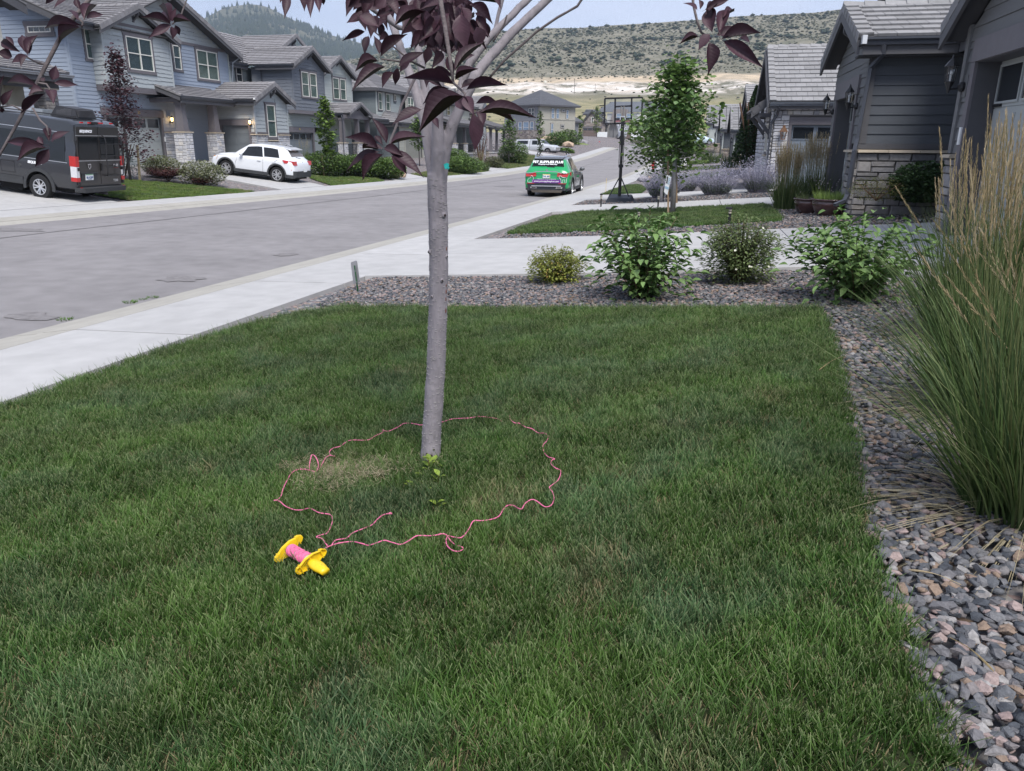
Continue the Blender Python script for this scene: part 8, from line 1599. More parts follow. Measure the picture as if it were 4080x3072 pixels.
# --- green and grey liveried SUV ---------------------------------------------
def green_suv():
    t=vroot('liveried_car',(-6.02,32.15,H(-6.3,33.5)-.0),math.pi/2,0.,'green and grey SUV in pet shop livery parked at the right kerb, seen from behind')
    m=bpy.data.materials.new('livery_paint'); m.use_nodes=True; n=m.node_tree; b=n.nodes['Principled BSDF']; L=n.links; b.inputs['Roughness'].default_value=.28; b.inputs['Coat Weight'].default_value=.7; b.inputs['Coat Roughness'].default_value=.05
    tcn=n.nodes.new('ShaderNodeTexCoord'); sp=n.nodes.new('ShaderNodeSeparateXYZ'); L.new(tcn.outputs['Object'],sp.inputs[0])
    # flat printed wrap: green tail, white sweep, grey front; roof stays grey
    e=n.nodes.new('ShaderNodeMath'); e.operation='MULTIPLY_ADD'; e.inputs[1].default_value=.55; L.new(sp.outputs['Z'],e.inputs[0]); L.new(sp.outputs['X'],e.inputs[2])
    def step(v,a): q=n.nodes.new('ShaderNodeMath'); q.operation='GREATER_THAN'; q.inputs[1].default_value=a; L.new(v,q.inputs[0]); return q.outputs[0]
    def mixc(f,A,Bc):
        q=n.nodes.new('ShaderNodeMix'); q.data_type='RGBA'; L.new(f,q.inputs[0]); 
        if isinstance(A,tuple): q.inputs[6].default_value=(*A,1)
        else: L.new(A,q.inputs[6])
        q.inputs[7].default_value=(*Bc,1); return q.outputs[2]
    c=mixc(step(e.outputs[0],1.62),(.008,.30,.095),(.75,.78,.78)); c=mixc(step(e.outputs[0],1.76),c,(.10,.105,.115)); c=mixc(step(sp.outputs['Z'],1.52),c,(.16,.17,.19)); L.new(c,b.inputs['Base Color'])
    B=Body([(0,.42,.80,.70,.70,.80),(.05,.36,.90,.90,.76,1.02),(.14,.34,.93,1.03,.78,1.14),(.26,.30,.94,1.07,.76,1.24),(.50,.26,.945,1.08,.66,1.56),(.68,.25,.945,1.08,.67,1.61),(1.3,.25,.945,1.06,.68,1.665),(2.1,.25,.945,1.04,.68,1.65),(2.6,.25,.945,1.02,.66,1.56),(3.1,.25,.94,1.0,.70,1.24),(3.4,.25,.94,.99,.74,1.10),(3.9,.26,.93,.95,.72,1.05),(4.35,.28,.90,.88,.68,.96),(4.58,.34,.80,.72,.6,.78),(4.66,.42,.66,.58,.52,.62)])
    bd=vobj('body',B.mesh(3),m,t,True); arches(bd,[(.95,.37),(3.69,.37)],.44,.95)
    for x in (.95,3.69):
        for sg in (1,-1): wheel(t,x,sg*.83,.37,.235,10,sg); archtrim(t,x,.37,.44,.945,sg,M_clad,.035)
    # bumper
    lb=MB(); lb.hexa([(-.01,-.72,.30),(.25,-.93,.30),(.25,.93,.30),(-.01,.72,.30),(-.05,-.80,.60),(.22,-.955,.64),(.22,.955,.64),(-.05,.80,.60)]); vobj('rear_bumper',lb,mat('dark_bumper',(.03,.035,.045),.3,.1,9.,coat=.4),t)
    d=MB(); d.box(-.062,-.03,-.62,.62,.47,.50); vobj('bumper_strip',d,M_rim,t); d=MB(); d.hexa([(.02,-.6,.22),(.3,-.6,.22),(.3,.6,.22),(.02,.6,.22),(-.02,-.66,.33),(.3,-.66,.33),(.3,.66,.33),(-.02,.66,.33)]); vobj('diffuser',d,mat('tan_underside',(.16,.14,.12),.7,.2,9.),t)
    for sg in (1,-1):
        ex=MB(); ex.hexa([(-.05,sg*.40,.385),(-.05,sg*.66,.385),(.05,sg*.66,.385),(.05,sg*.40,.385),(-.055,sg*.42,.45),(-.055,sg*.68,.45),(.05,sg*.68,.45),(.05,sg*.42,.45)]); e_=vobj('exhaust_tip',ex,M_chrome,t); ex=MB(); ex.box(-.06,-.05,min(sg*.44,sg*.62),max(sg*.44,sg*.62),.40,.435); vobj('exhaust_hole',ex,M_shut,e_)
        l=MB(); l.hexa([(-.03,sg*.44,.87),(.40,sg*.93,.90),(.40,sg*.965,.90),(-.03,sg*.86,.86),(.03,sg*.44,1.0),(.46,sg*.92,1.05),(.44,sg*.965,1.04),(.02,sg*.88,1.0)]); vobj('tail_light',l,M_redl,t)
        r_=MB(); r_.box(-.058,-.03,min(sg*.50,sg*.82),max(sg*.50,sg*.82),.575,.60); vobj('reflector_strip',r_,M_redl,t)
        rr=MB(); rr.tube([(.75,sg*.63,1.63),(.95,sg*.65,1.70),(2.0,sg*.65,1.71),(2.3,sg*.64,1.665)],.018,5); vobj('roof_rail',rr,M_chrome,t)
        vobj('side_window',patch(B,1.72,2.95,1.86,2.62,.05,.92,sg),M_tint,t); vobj('side_window',patch(B,.95,1.66,1.08,1.80,.08,.92,sg),M_tint,t); q=MB(); q.ball((2.86,sg*1.06,1.10),.115,10,6,(.7,1.05,.75)); q.bar((2.90,sg*.94,1.03),(2.88,sg*1.02,1.07),.05); vobj('wing_mirror',q,mat('grey_car_paint',(.10,.105,.115),.28,0,1.,coat=.7),t,True)
        for xx in (1.20,2.12): h=MB(); h.bar(B.flank(xx-.1,.92,sg,.022),B.flank(xx+.1,.92,sg,.022),.028,.03); vobj('door_handle',h,M_chrome,t)
        gap(t,[B.flank(1.70,z,sg,.001) for z in (.42,.6,.8,.95,1.04)]); gap(t,[B.flank(x,z,sg,.001) for x,z in ((3.08,.42),(3.1,.7),(3.02,.97))]); gap(t,[B.flank(x,z,sg,.001) for x,z in ((1.42,.5),(1.33,.7),(1.02,.95),(.95,1.04))])
        sk=MB()
        for i in range(5): x0=1.4+i*.36; sk.add([B.flank(x0,.28,sg,.008),B.flank(x0+.36,.28,sg,.008),B.flank(x0+.36,.40,sg,.01),B.flank(x0,.40,sg,.01)],[(0,1,2,3)])
        vobj('sill_trim',sk,M_clad,t)
    # chrome bar across the tailgate
    c=MB(); pts=[(.045,-.86,.985),(.0,-.6,1.0),(-.012,-.42,1.055),(-.015,0,1.07),(-.012,.42,1.055),(.0,.6,1.0),(.045,.86,.985)]; c.tube([(x-.03,y,z) for x,y,z in pts],.02,5); vobj('chrome_bar',c,M_chrome,t)
    vobj('rear_window',endglass(B,.26,.50,.04,.93,.90,.012,-1),M_tint,t); vobj('windscreen',endglass(B,3.4,2.6,.06,.92,.92,.012,1),M_tint,t)
    s=MB(); s.hexa([(.36,-.60,1.53),(.72,-.64,1.60),(.72,.64,1.60),(.36,.60,1.53),(.34,-.60,1.57),(.72,-.63,1.64),(.72,.63,1.64),(.34,.60,1.57)]); vobj('spoiler',s,mat('grey_car_paint',(.10,.105,.115),.28,0,1.,coat=.7),t)
    bg_=MB(); bg_.tube([(.03,0,1.115),(.045,0,1.118)],.045,12); vobj('badge',bg_,M_chrome,t); wp=MB(); wp.bar((.235,-.28,1.235),(.245,.04,1.25),.03,.05); vobj('rear_wiper',wp,M_black,t)
    for x in (1.1,1.75):
        k=MB(); k.tube([(x,-.64,1.70),(x,-.60,1.80),(x,-.52,1.84),(x,.52,1.84),(x,.60,1.80),(x,.64,1.70)],.02,6); vobj('roof_bar',k,M_black,t)
    # licence plate
    pl=MB(); pl.box(-.045,-.03,-.155,.155,.80,.955); pp=vobj('number_plate',pl,M_plate,t); q=MB(); q.box(-.047,-.044,-.15,.15,.925,.95); q.box(-.047,-.044,-.15,-.125,.81,.92); vobj('plate_band',q,M_platey,pp); put_text('TNL 892',.085,pp,(-.05,0,.865),(0,-1,0),(0,0,1),M_ink,.002)
    # printed words
    up=Vector((.24,0,.32)).normalized(); put_text('PET SUPPLIES PLUS',.155,t,(.262,0,1.43),(0,-1,0),up,M_whtext,.006); put_text('Shopping Local Made Easy',.075,t,(.222,0,1.345),(0,-1,0),up,M_whtext,.002)
    put_text('Independently Owned and Operated',.052,t,(-.045,0,.765),(0,-1,0),(0,0,1),M_whtext,.0)
    bn=MB(); bn.box(-.054,-.03,-.60,.60,.605,.745); vobj('purple_banner',bn,mat('purple_vinyl',(.14,.035,.24),.4,.03,9.),t); put_text('www.petsuppliesplus.com',.10,t,(-.058,0,.675),(0,-1,0),(0,0,1),M_whtext,.001)
    for sg,pts in ((1,[(.62,.62),(.78,.62),(.80,.70),(.74,.78),(.66,.80),(.64,.90),(.59,.88),(.55,.82),(.54,.74),(.60,.68),(.56,.62),(.62,.62)]),(-1,[(-.62,.62),(-.60,.76),(-.54,.82),(-.52,.88),(-.60,.90),(-.66,.84),(-.78,.82),(-.86,.90),(-.84,.80),(-.82,.62),(-.76,.62),(-.76,.74),(-.68,.74),(-.68,.62),(-.62,.62)])):
        k=MB(); k.tube([(-.05+max(0,abs(a)-.6)*.22,a,z) for a,z in pts],.008,4); vobj('dog_outline',k,M_whtext,t)
    for sg in (-1,):
        put_text('PET SUPPLIES',.10,t,B.flank(2.35,.80,sg,.012),(1,0,0),(0,.06,1),mat('green_vinyl',(.01,.25,.09),.4),.003); put_text('PLUS',.16,t,B.flank(2.3,.58,sg,.008),(1,0,0),(0,0,1),mat('grey_vinyl',(.35,.37,.38),.4),.006)
    u=MB(); u.box(.25,4.4,-.74,.74,.2,.27); vobj('underbody',u,M_well,t)
    return t
green_suv()
# --- dark camper van -----------------------------------------------------------
def camper_van():
    t=vroot('camper_van',(-18.28,21.37,H(-18.3,21.4)-.03),math.pi,R(-5.7),'dark grey camper van with roof air conditioner parked on the driveway at far left','van')
    M_v=mat('graphite_van_paint',(.022,.024,.029),.25,.03,3.,0,1,.5,coat=.8); M_vr=mat('bronze_door_paint',(.030,.028,.027),.28,.04,3.,0,1,.5,coat=.8)
    B=Body([(.10,.42,.98,1.55,.88,2.18),(.13,.40,1.0,1.55,.92,2.36),(.30,.40,1.02,1.55,.94,2.46),(1.5,.38,1.025,1.55,.94,2.50),(3.5,.38,1.025,1.55,.94,2.50),(4.7,.38,1.025,1.52,.92,2.46),(5.3,.38,1.02,1.35,.88,2.0),(5.75,.38,1.0,1.15,.84,1.35),(6.2,.36,.96,1.0,.75,1.1),(6.36,.4,.8,.8,.6,.85)])
    b=vobj('body',B.mesh(2),M_v,t,True); arches(b,[(1.42,.37),(5.45,.37)],.47,1.03)
    for x in (1.42,5.45):
        for sg in (1,-1): wheel(t,x,sg*.90,.375,.245,10,sg,.62); archtrim(t,x,.37,.47,1.02,sg,M_clad,.10)
    # rear doors with windows
    for sg in (1,-1):
        a,b_=(0.012,.93) if sg==1 else (-.93,-.012)
        d=MB(); d.hexa([(.055,a,.58),(.09,a,.58),(.09,b_,.58),(.055,b_,.58),(.075,a*(.97),2.28),(.11,a*.97,2.28),(.11,b_*.955,2.28),(.075,b_*.955,2.28)]); dd=vobj('rear_door',d,M_vr,t)
        i0,i1=(.05,.86) if sg==1 else (-.86,-.05)
        g=MB(); g.hexa([(.046,i0,1.33),(.06,i0,1.33),(.06,i1,1.33),(.046,i1,1.33),(.052,i0,1.98),(.07,i0,1.98),(.07,i1*.97,1.98),(.052,i1*.97,1.98)]); vobj('pane',g,M_tint,dd)
        s=MB(); s.box(.035,.055,min(a,b_),max(a,b_),1.285,1.30); s.box(.045,.062,min(a,b_),max(a,b_),2.02,2.035); vobj('chrome_strip',s,M_rim,dd)
        l=MB(); l.hexa([(.03,sg*.93,.66),(.25,sg*1.03,.66),(.25,sg*1.03,.66),(.08,sg*.90,.66),(.03,sg*.93,1.38),(.22,sg*1.02,1.44),(.22,sg*1.02,1.44),(.08,sg*.88,1.42)]); 
        l=MB(); l.box(.035,.26,min(sg*.90,sg*1.03),max(sg*.90,sg*1.03),1.12,1.42); l.box(.03,.24,min(sg*.90,sg*1.03),max(sg*.90,sg*1.03),.68,.80); tl=vobj('tail_light',l,M_redl,t); c=MB(); c.box(.03,.24,min(sg*.91,sg*1.03),max(sg*.91,sg*1.03),.802,1.118); vobj('clear_lens',c,M_clear,tl)
        h=MB()
        for z in (.62,1.05,1.85): h.box(.02,.06,min(sg*.91,sg*.99),max(sg*.91,sg*.99),z-.05,z+.05)
        vobj('door_hinge',h,M_black,t)
        ref=MB(); ref.box(-.02,.0,min(sg*.88,sg*.95),max(sg*.88,sg*.95),.44,.52); vobj('reflector',ref,M_redl,t)
    bp=MB(); bp.hexa([(-.10,-.88,.36),(.14,-1.03,.36),(.14,1.03,.36),(-.10,.88,.36),(-.12,-.90,.50),(.14,-1.04,.50),(.14,1.04,.50),(-.12,.90,.50)]); vobj('rear_bumper',bp,M_clad,t)
    rec=MB(); rec.box(.04,.06,.18,.82,.70,.92); vobj('plate_recess',rec,M_clad,t); gs=MB(); gs.box(.015,.06,.14,.86,.92,.955); vobj('plate_garnish',gs,M_clad,t)
    pl=MB(); pl.box(.025,.038,.36,.68,.72,.90); pp=vobj('number_plate',pl,M_plate,t); q=MB(); q.box(.02,.026,.37,.67,.875,.895); vobj('plate_band',q,mat('plate_green',(.10,.28,.12),.5),pp); put_text('BJ 4 209',.08,pp,(.018,.52,.80),(0,-1,0),(0,0,1),M_ink,.002); put_text('COLORADO',.03,pp,(.016,.52,.752),(0,-1,0),(0,0,1),M_ink)
    em=MB(); em.prism([(.045,.42,1.20),(.045,.56,1.20),(.045,.55,1.10),(.045,.49,1.03),(.045,.43,1.10)],(-.02,0,0)); ee=vobj('shield_badge',em,M_chrome,t); e2=MB(); e2.prism([(.02,.455,1.17),(.02,.525,1.17),(.02,.515,1.11),(.02,.49,1.07),(.02,.465,1.11)],(-.004,0,0)); vobj('shield_inset',e2,M_vr,ee)
    put_text('RAM',.10,t,(.04,-.66,1.14),(0,-1,0),(0,0,1),M_chrome,.006); put_text('PROMASTER',.035,t,(.04,-.66,1.07),(0,-1,0),(0,0,1),M_redl,.001); put_text('T250',.10,t,(.04,-.62,.67),(0,-1,0),(0,0,1),M_rim,.003); put_text('SEQUENCE',.10,t,(.055,.52,2.15),(0,-1,0),(.02,0,1),M_whtext,.006,.25)
    # ladder over the right door
    ld=MB()
    for y in (-.12,-.82): ld.tube([(.06,y,2.05),(-.06,y,2.0),(-.10,y,1.85),(-.09,y,1.3),(-.12,y,1.1),(-.10,y,.86),(.03,y,.82)],.016,6)
    for z in (1.1,1.45,1.8): ld.bar((-.10,-.12,z),(-.10,-.82,z),.022)
    ld.bar((-.08,-.12,.84),(-.08,-.82,.84),.03); vobj('ladder',ld,M_black,t); hd=MB(); hd.box(.02,.05,-.07,-.02,.98,1.2); vobj('door_handle',hd,M_black,t)
    for i,y in enumerate((.62,.30,-.05,-.2,-.62)): k=MB(); k.box(.07,.12,y-.05,y+.05,2.38,2.42); vobj('marker_light',k,M_redl,t)
    k=MB(); k.box(.04,.14,.0,.22,2.36,2.43); vobj('rear_camera',k,M_black,t)
    # side: window band, stripes, hatches
    for sg in (1,-1):
        mb=MB(); n=12
        for i in range(n+1):
            x=.42+(4.9-.42)*i/n
            for z in (1.24,1.5,1.75,1.98): P=B.flank(x,z,sg,.008) if z<1.56 else B.side(x,(z-1.55)/(2.44-1.55),sg,.008); mb.v.append(P)
        mb.f=[(i*4+j,(i+1)*4+j,(i+1)*4+j+1,i*4+j+1) for i in range(n) for j in range(3)]; vobj('side_window',mb,M_tint,t)
        st=MB()
        for z,m_ in ((1.20,0),(2.08,0)):
            for i in range(10): x=.35+i*.45; f=B.flank if z<1.5 else (lambda x,zz,sg,o: B.side(x,(zz-1.55)/.89,sg,o)); st.add([f(x,z,sg,.007),f(x+.45,z,sg,.007),f(x+.45,z+.015,sg,.007),f(x,z+.015,sg,.007)],[(0,1,2,3)])
        vobj('chrome_strip',st,M_rim,t); pn=MB()
        for i in range(9): x=.3+i*.1
        for i in range(8):
            x0=1.98+i*.35; pn.add([B.flank(x0,.40,sg,.018),B.flank(x0+.35,.40,sg,.018),B.flank(x0+.35,.62,sg,.018),B.flank(x0,.62,sg,.018)],[(0,1,2,3)])
        vobj('lower_cladding',pn,M_clad,t)
        hb=MB(); hb.tube([B.flank(x,z,sg,.004) for x,z in ((2.25,.72),(2.75,.72),(2.75,1.05),(2.25,1.05),(2.25,.72))],.007,4); vobj('service_hatch',hb,M_shut,t)
        f=MB(); f.ball(B.flank(2.05,.95,sg,.0),.06,10,5,(1,.25,1)); vobj('filler_cap',f,M_clad,t)
        put_text('SEQUENCE',.10,t,B.flank(1.5,1.09,sg,.012),(-sg,0,0),(0,0,1),M_whtext,.006,.25)
    # roof: air conditioner, vent, awning case
    ac=MB(); ac.hexa([(.42,-.42,2.49),(1.35,-.42,2.50),(1.35,.42,2.50),(.42,.42,2.49),(.50,-.36,2.76),(1.15,-.38,2.80),(1.15,.38,2.80),(.50,.36,2.76)]); a_=vobj('air_conditioner',ac,mat('black_ac_shell',(.028,.028,.032),.5,.05,9.,0,1,.4),t); 
    for k in range(7): s=MB(); z=2.54+k*.03; s.box(.40,.55,-.34,.34,z,z+.012); s.box(.62,1.15,.405-.07*(k/9),.425-.07*(k/9),z,z+.012); vobj('grille_slat',s,mat('grey_slat',(.12,.12,.13),.5),a_)
    v=MB(); v.hexa([(1.5,.1,2.50),(1.95,.1,2.50),(1.95,.55,2.50),(1.5,.55,2.50),(1.53,.13,2.64),(1.93,.13,2.64),(1.93,.52,2.64),(1.53,.52,2.64)]); vobj('roof_vent',v,mat('smoked_vent',(.20,.22,.24),.2,.1,9.),t)
    aw=MB(); aw.box(2.1,5.0,-.2,.35,2.5,2.60); vobj('roof_panel',aw,M_rim,t); r_=MB()
    for y in (.6,-.6): r_.bar((.3,y,2.54),(4.8,y,2.55),.03)
    vobj('roof_rail',r_,M_black,t)
    u=MB(); u.box(.3,5.9,-.8,.8,.30,.40); u.box(2.2,3.0,.55,.85,.17,.36); u.bar((.1,.25,.33),(.1,-.25,.33),.06); u.box(.9,1.3,-.3,.3,.2,.36); vobj('underbody',u,M_well,t); hh=MB(); hh.bar((-.14,0,.30),(.3,0,.30),.06); vobj('tow_hitch',hh,M_black,t)
    return t
camper_van()
# --- silver pickup with canopy --------------------------------------------------
def pickup():
    a=onD(2065,606,104.); b=onD(2250,617,101.); z0=min(a[2],b[2])
    t=vroot('pickup_truck',(a[0],a[1],z0-.02),math.atan2(b[1]-a[1],b[0]-a[0]),0.,'silver pickup truck with canopy parked across the far driveway','pickup truck'); S=mat('silver_car_paint',(.46,.48,.51),.3,.03,3.,0,1,.5,coat=.6)
    B=Body([(.0,.45,.92,1.0,.80,1.06),(.05,.42,.98,1.16,.80,1.88),(.12,.42,.99,1.17,.80,1.92),(2.05,.42,.99,1.17,.80,1.94),(2.10,.42,.99,1.17,.78,1.90),(2.3,.42,.99,1.17,.76,1.95),(3.6,.42,.99,1.17,.76,1.95),(4.3,.42,.99,1.16,.80,1.36),(4.5,.42,.98,1.14,.84,1.30),(5.5,.44,.97,1.10,.82,1.22),(5.8,.5,.92,.9,.78,1.0),(5.88,.6,.8,.7,.7,.8)])
    bo=vobj('body',B.mesh(2),S,t,True); arches(bo,[(1.15,.4),(4.85,.4)],.5,1.0)
    for x in (1.15,4.85):
        for sg in (1,-1): wheel(t,x,sg*.86,.40,.26,6,sg)
    for sg in (1,-1):
        vobj('side_window',patch(B,.3,1.9,.4,1.9,.25,.85,sg),M_tint,t); vobj('side_window',patch(B,2.5,3.3,2.5,3.3,.15,.88,sg),M_tint,t); vobj('side_window',patch(B,3.36,4.15,3.36,3.65,.15,.86,sg),M_tint,t); gap(t,[B.flank(2.2,z,sg,.0) for z in (.5,.8,1.1)]+[B.side(2.2,.5,sg),B.side(2.2,.95,sg)],.02); m_=MB(); m_.ball((4.05,sg*1.1,1.28),.15,8,5,(.6,.8,1)); vobj('wing_mirror',m_,M_chrome,t,True)
        l=MB(); l.box(5.6,5.8,min(sg*.7,sg*.93),max(sg*.7,sg*.93),.85,1.02); vobj('headlight',l,M_clear,t); l=MB(); l.box(-.02,.1,min(sg*.8,sg*.97),max(sg*.8,sg*.97),.8,1.1); vobj('tail_light',l,M_redl,t)
    vobj('windscreen',endglass(B,4.3,3.6,.08,.9,.92,.015,1),M_tint,t); g_=MB(); g_.box(5.8,5.9,-.6,.6,.62,.95); vobj('grille',g_,M_chrome,t)
    return t
pickup()
def far_car(name,loc,rz,label,m,tall=1.5):
    t=vroot(name,loc,rz,0.,label); B=Body([(0,.4,.8,.8,.7,.9),(.1,.3,.9,.95,.7,1.1),(.5,.25,.92,1.0,.6,tall-.06),(1.8,.25,.92,1.0,.62,tall),(2.7,.25,.92,.98,.6,tall-.08),(3.3,.25,.92,.95,.68,1.08),(4.2,.3,.88,.82,.62,.9),(4.5,.4,.7,.6,.5,.65)]); b=vobj('body',B.mesh(2),m,t,True); arches(b,[(.9,.34),(3.6,.34)],.4,.93)
    for x in (.9,3.6):
        for sg in (1,-1): wheel(t,x,sg*.8,.34,.2,6,sg)
    for sg in (1,-1): vobj('side_window',patch(B,.7,2.7,.9,2.5,.1,.9,sg),M_tint,t)
    for sg in (1,-1): l=MB(); l.box(-.01,.12,min(sg*.6,sg*.85),max(sg*.6,sg*.85),.75,.9); vobj('tail_light',l,M_redl,t); l=MB(); l.box(4.2,4.42,min(sg*.5,sg*.78),max(sg*.5,sg*.78),.62,.74); vobj('headlight',l,M_clear,t)
    vobj('windscreen',endglass(B,3.3,2.7,.06,.92,.9,.012,1),M_tint,t); vobj('rear_window',endglass(B,.1,.5,.1,.9,.9,.012,-1),M_tint,t)
a=onY(2280+835*.217,360+915*.217,188); far_car('parked_car',(a[0],188+4,a[2]),R(-80),'black car parked at the far end of the street behind the hoop pole',mat('black_car_paint',(.015,.016,.02),.25,0,1.,coat=.7),1.45)
a=onD(2765,570,112.); far_car('parked_car',(a[0]-1.5,a[1],a[2]-.25),R(20),'pale blue white car half hidden by grasses beyond the maple',mat('pale_blue_car_paint',(.55,.66,.74),.28,0,1.,coat=.7),1.5)
# ================================================================== SMALL THINGS
# pink string laid on the grass and the yellow reel
M_pink=mat('pink_string',(.90,.21,.40),.6,.12,300.,.5,900,.2); M_yel=mat('yellow_plastic',(.78,.52,.015),.38,.04,20.,.05,120,.5); M_tube=mat('grey_beige_tube',(.42,.35,.30),.7,.06,20.)
def sp(x,y): return 1000+x*.6329,1500+y*.6329
GH=.062
def lawnpt(x,y,h=GH): return at(x,y,h)
def smooth_path(P,k=5):
    P=[np.array(p) for p in P]; out_=[]
    for i in range(len(P)-1):
        p0=P[max(i-1,0)];p1=P[i];p2=P[i+1];p3=P[min(i+2,len(P)-1)]
        for j in range(k): u=j/k; out_.append(.5*((2*p1)+(-p0+p2)*u+(2*p0-5*p1+4*p2-p3)*u*u+(-p0+3*p1-3*p2+p3)*u**3))
    out_.append(P[-1]); return out_
st=thing('pink_string',tuple(lawnpt(1400,2150)),'bright pink string laid in a wavy loop on the grass round the tree','string')
A_=[(385,1115),(430,1105),(490,1070),(560,1048),(640,1040),(700,1052),(740,1063),(790,1048),(840,1032),(890,1045),(945,1057),(1000,1030),(1045,1003),(1110,1003),(1160,1000),(1205,990),(1235,1003),(1228,1030),(1235,1065),(1270,1095),(1310,1100),(1335,1085),(1325,1072),(1280,1055),(1250,1025),(1240,1003),(1270,1010),(1320,1015),(1350,990),(1375,955),(1400,910),(1450,908),(1510,900),(1560,880),(1590,835),(1615,812),(1650,812),(1700,835),(1725,800),(1765,775),(1800,785),(1850,820),(1890,810),(1908,770),(1900,730),(1878,700),(1900,680),(1935,650),(1950,595),(1915,575),(1890,550),(1893,528),(1912,518),(1870,505),(1845,475),(1838,435),(1862,405),(1870,380),(1850,358),(1808,355),(1770,330),(1725,317),(1690,295),(1660,292),(1635,272),(1630,248)]
B_=[(1578,282),(1545,265),(1440,252),(1370,262),(1270,267),(1200,287),(1080,305),(1050,302),(1000,294),(960,297),(925,318),(870,343),(840,342),(832,334),(828,352),(780,375),(735,400),(640,400),(600,412),(560,440),(520,450),(497,468),(497,492),(530,503),(500,497),(472,510),(450,548),(430,580),(405,598),(375,592),(330,583),(290,588),(255,608),(230,650),(205,700),(190,750),(170,775),(145,780),(180,785),(215,815),(270,838),(320,840),(370,830),(430,858),(495,868),(512,890),(508,930),(480,985),(450,995),(412,1010),(445,1020),(470,1050),(485,1072)]
C_=[(372,592),(368,560),(380,500),(395,495),(415,520),(425,560),(418,590)]
D_=[(510,1058),(535,1030),(600,1018),(640,985),(700,960),(760,935),(800,895),(835,870),(880,862)]
rr_=random.Random(5)
for L_ in (A_,B_,C_,D_):
    P=[lawnpt(*sp(x,y),GH+rr_.uniform(-.008,.006)+(.028 if L_ is C_ and y<560 else 0)) for x,y in L_]; P=smooth_path(P,5); mb=MB(); mb.tube(P,.0023,6); obj('string_run',mb,M_pink,st,smooth=True)
q=lawnpt(*sp(878,862)); mb=MB(); mb.ball(q,.006,8,5,(1.3,1,.8)); obj('string_knot',mb,M_pink,st,smooth=True)
# reel: local axis from upper left flange to the handle
a=lawnpt(*sp(240,1085),.085); b=lawnpt(*sp(372,1160),.085); h=lawnpt(*sp(500,1245),.060); ax=Vector(b-a).normalized(); perp=Vector((ax.y,-ax.x,0)).normalized()*-1; upv=ax.cross(perp).normalized()
if upv.z<0: upv=-upv
rl=thing('string_reel',tuple((a+b)/2),'yellow plastic string reel wound with pink string lying in the grass','string reel')
A0=Vector(a);B0=Vector(b)
mb=MB(); mb.tube([A0,B0],.0175,16); obj('spool_tube',mb,M_tube,rl,smooth=True)
def flange(c,ang,flip):
    w=perp*math.cos(ang)+upv*math.sin(ang); v=ax.cross(w).normalized(); pl=[(-.064,.003),(-.057,.013),(-.040,.014),(-.018,.022),(.018,.022),(.040,.014),(.052,.016),(.064,.005),(.064,-.005),(.052,-.014),(.04,-.012),(.018,-.022),(-.018,-.022),(-.040,-.013),(-.057,-.012),(-.064,-.003)]
    mb=MB(); mb.prism([c+w*x+v*y for x,y in pl],ax*.003); 
    for i in range(len(pl)):  # raised rim round the flange
        p,q=pl[i],pl[(i+1)%len(pl)]; mb.bar(c+w*p[0]+v*p[1]+ax*(.008 if flip else -.004),c+w*q[0]+v*q[1]+ax*(.008 if flip else -.004),.0026,.008,up=ax)
    for x in (-.045,0,.045): mb.bar(c+w*x+v*.018+ax*(.006 if flip else -.003),c+w*x-v*.018+ax*(.006 if flip else -.003),.003,.014,up=ax)
    obj('flange',mb,M_yel,rl)
flange(A0,.45,False); flange(B0,.30,True)
hv=(Vector(h)-B0); hd_=ax*.95+Vector((0,0,-.10)); hd_.normalize(); L=.095; mb=MB(); n=14; rings=[]
for i in range(8):
    u=i/7; c=B0+ax*.004+hd_*L*u; r1=.017+.007*math.sin(math.pi*min(1,u*1.1)); r2=.012+.004*math.sin(math.pi*u); s=perp; v=hd_.cross(s).normalized()
    for k in range(n): t_=2*math.pi*k/n; g_=1+.03*math.cos(k*7); mb.v.append(tuple(c+s*math.cos(t_)*r1*g_+v*math.sin(t_)*r2*g_))
mb.f=[(i*n+k,i*n+(k+1)%n,(i+1)*n+(k+1)%n,(i+1)*n+k) for i in range(7) for k in range(n)]+[tuple(range(7*n,8*n)),tuple(range(n))[::-1]]; obj('handle',mb,M_yel,rl,smooth=True)
P=[]
v1=ax.orthogonal().normalized(); v2=ax.cross(v1)
for i in range(420):
    u=i/419; t_=i*.42; s=.12+.76*(.5-.5*math.cos(u*math.pi*5.3)); P.append(A0+(B0-A0)*s+(v1*math.cos(t_)+v2*math.sin(t_))*(.0190+.0035*u))
mb=MB(); mb.tube(P,.0021,5); obj('wound_string',mb,M_pink,rl,smooth=True)
# dry patch and pale stone under the tree
M_pstone=mat('pale_lawn_stone',(.42,.38,.34),.9,.15,30.,.4,90); q=at(1262,1905); mb=MB(); mb.ball(q+[0,0,.012],.035,9,5,(1.2,.7,.5)); tag(obj('small_stone',mb,M_pstone),'pale flat stone in the grass inside the pink loop, beside the dry patch','stone')
def dry_patch(q,n,r,seed,name,label):
    global rng
    rng=np.random.default_rng(seed); a=rng.uniform(0,6.28,n); d=r*rng.random(n)**.8*(1+.3*np.sin(a*3)); B=np.stack([q[0]+d*np.cos(a)*1.3,q[1]+d*np.sin(a)*.9,np.zeros(n)],1); B[:,2]=Hn(B[:,0],B[:,1])+.052; ld=rng.uniform(0,6.28,n); D=np.stack([np.cos(ld),np.sin(ld),rng.uniform(.1,.8,n)],1); V,F,T=ribbons(B,D,rng.uniform(.03,.06,n),np.full(n,.003),np.stack([np.cos(ld)*.2,np.sin(ld)*.2,-.3*np.ones(n)],1),2); o=nobj(name,V,F,M_straw,kind='stuff',attr={'rnd':np.repeat(rng.random(n),6)},org=tuple(q)); return o
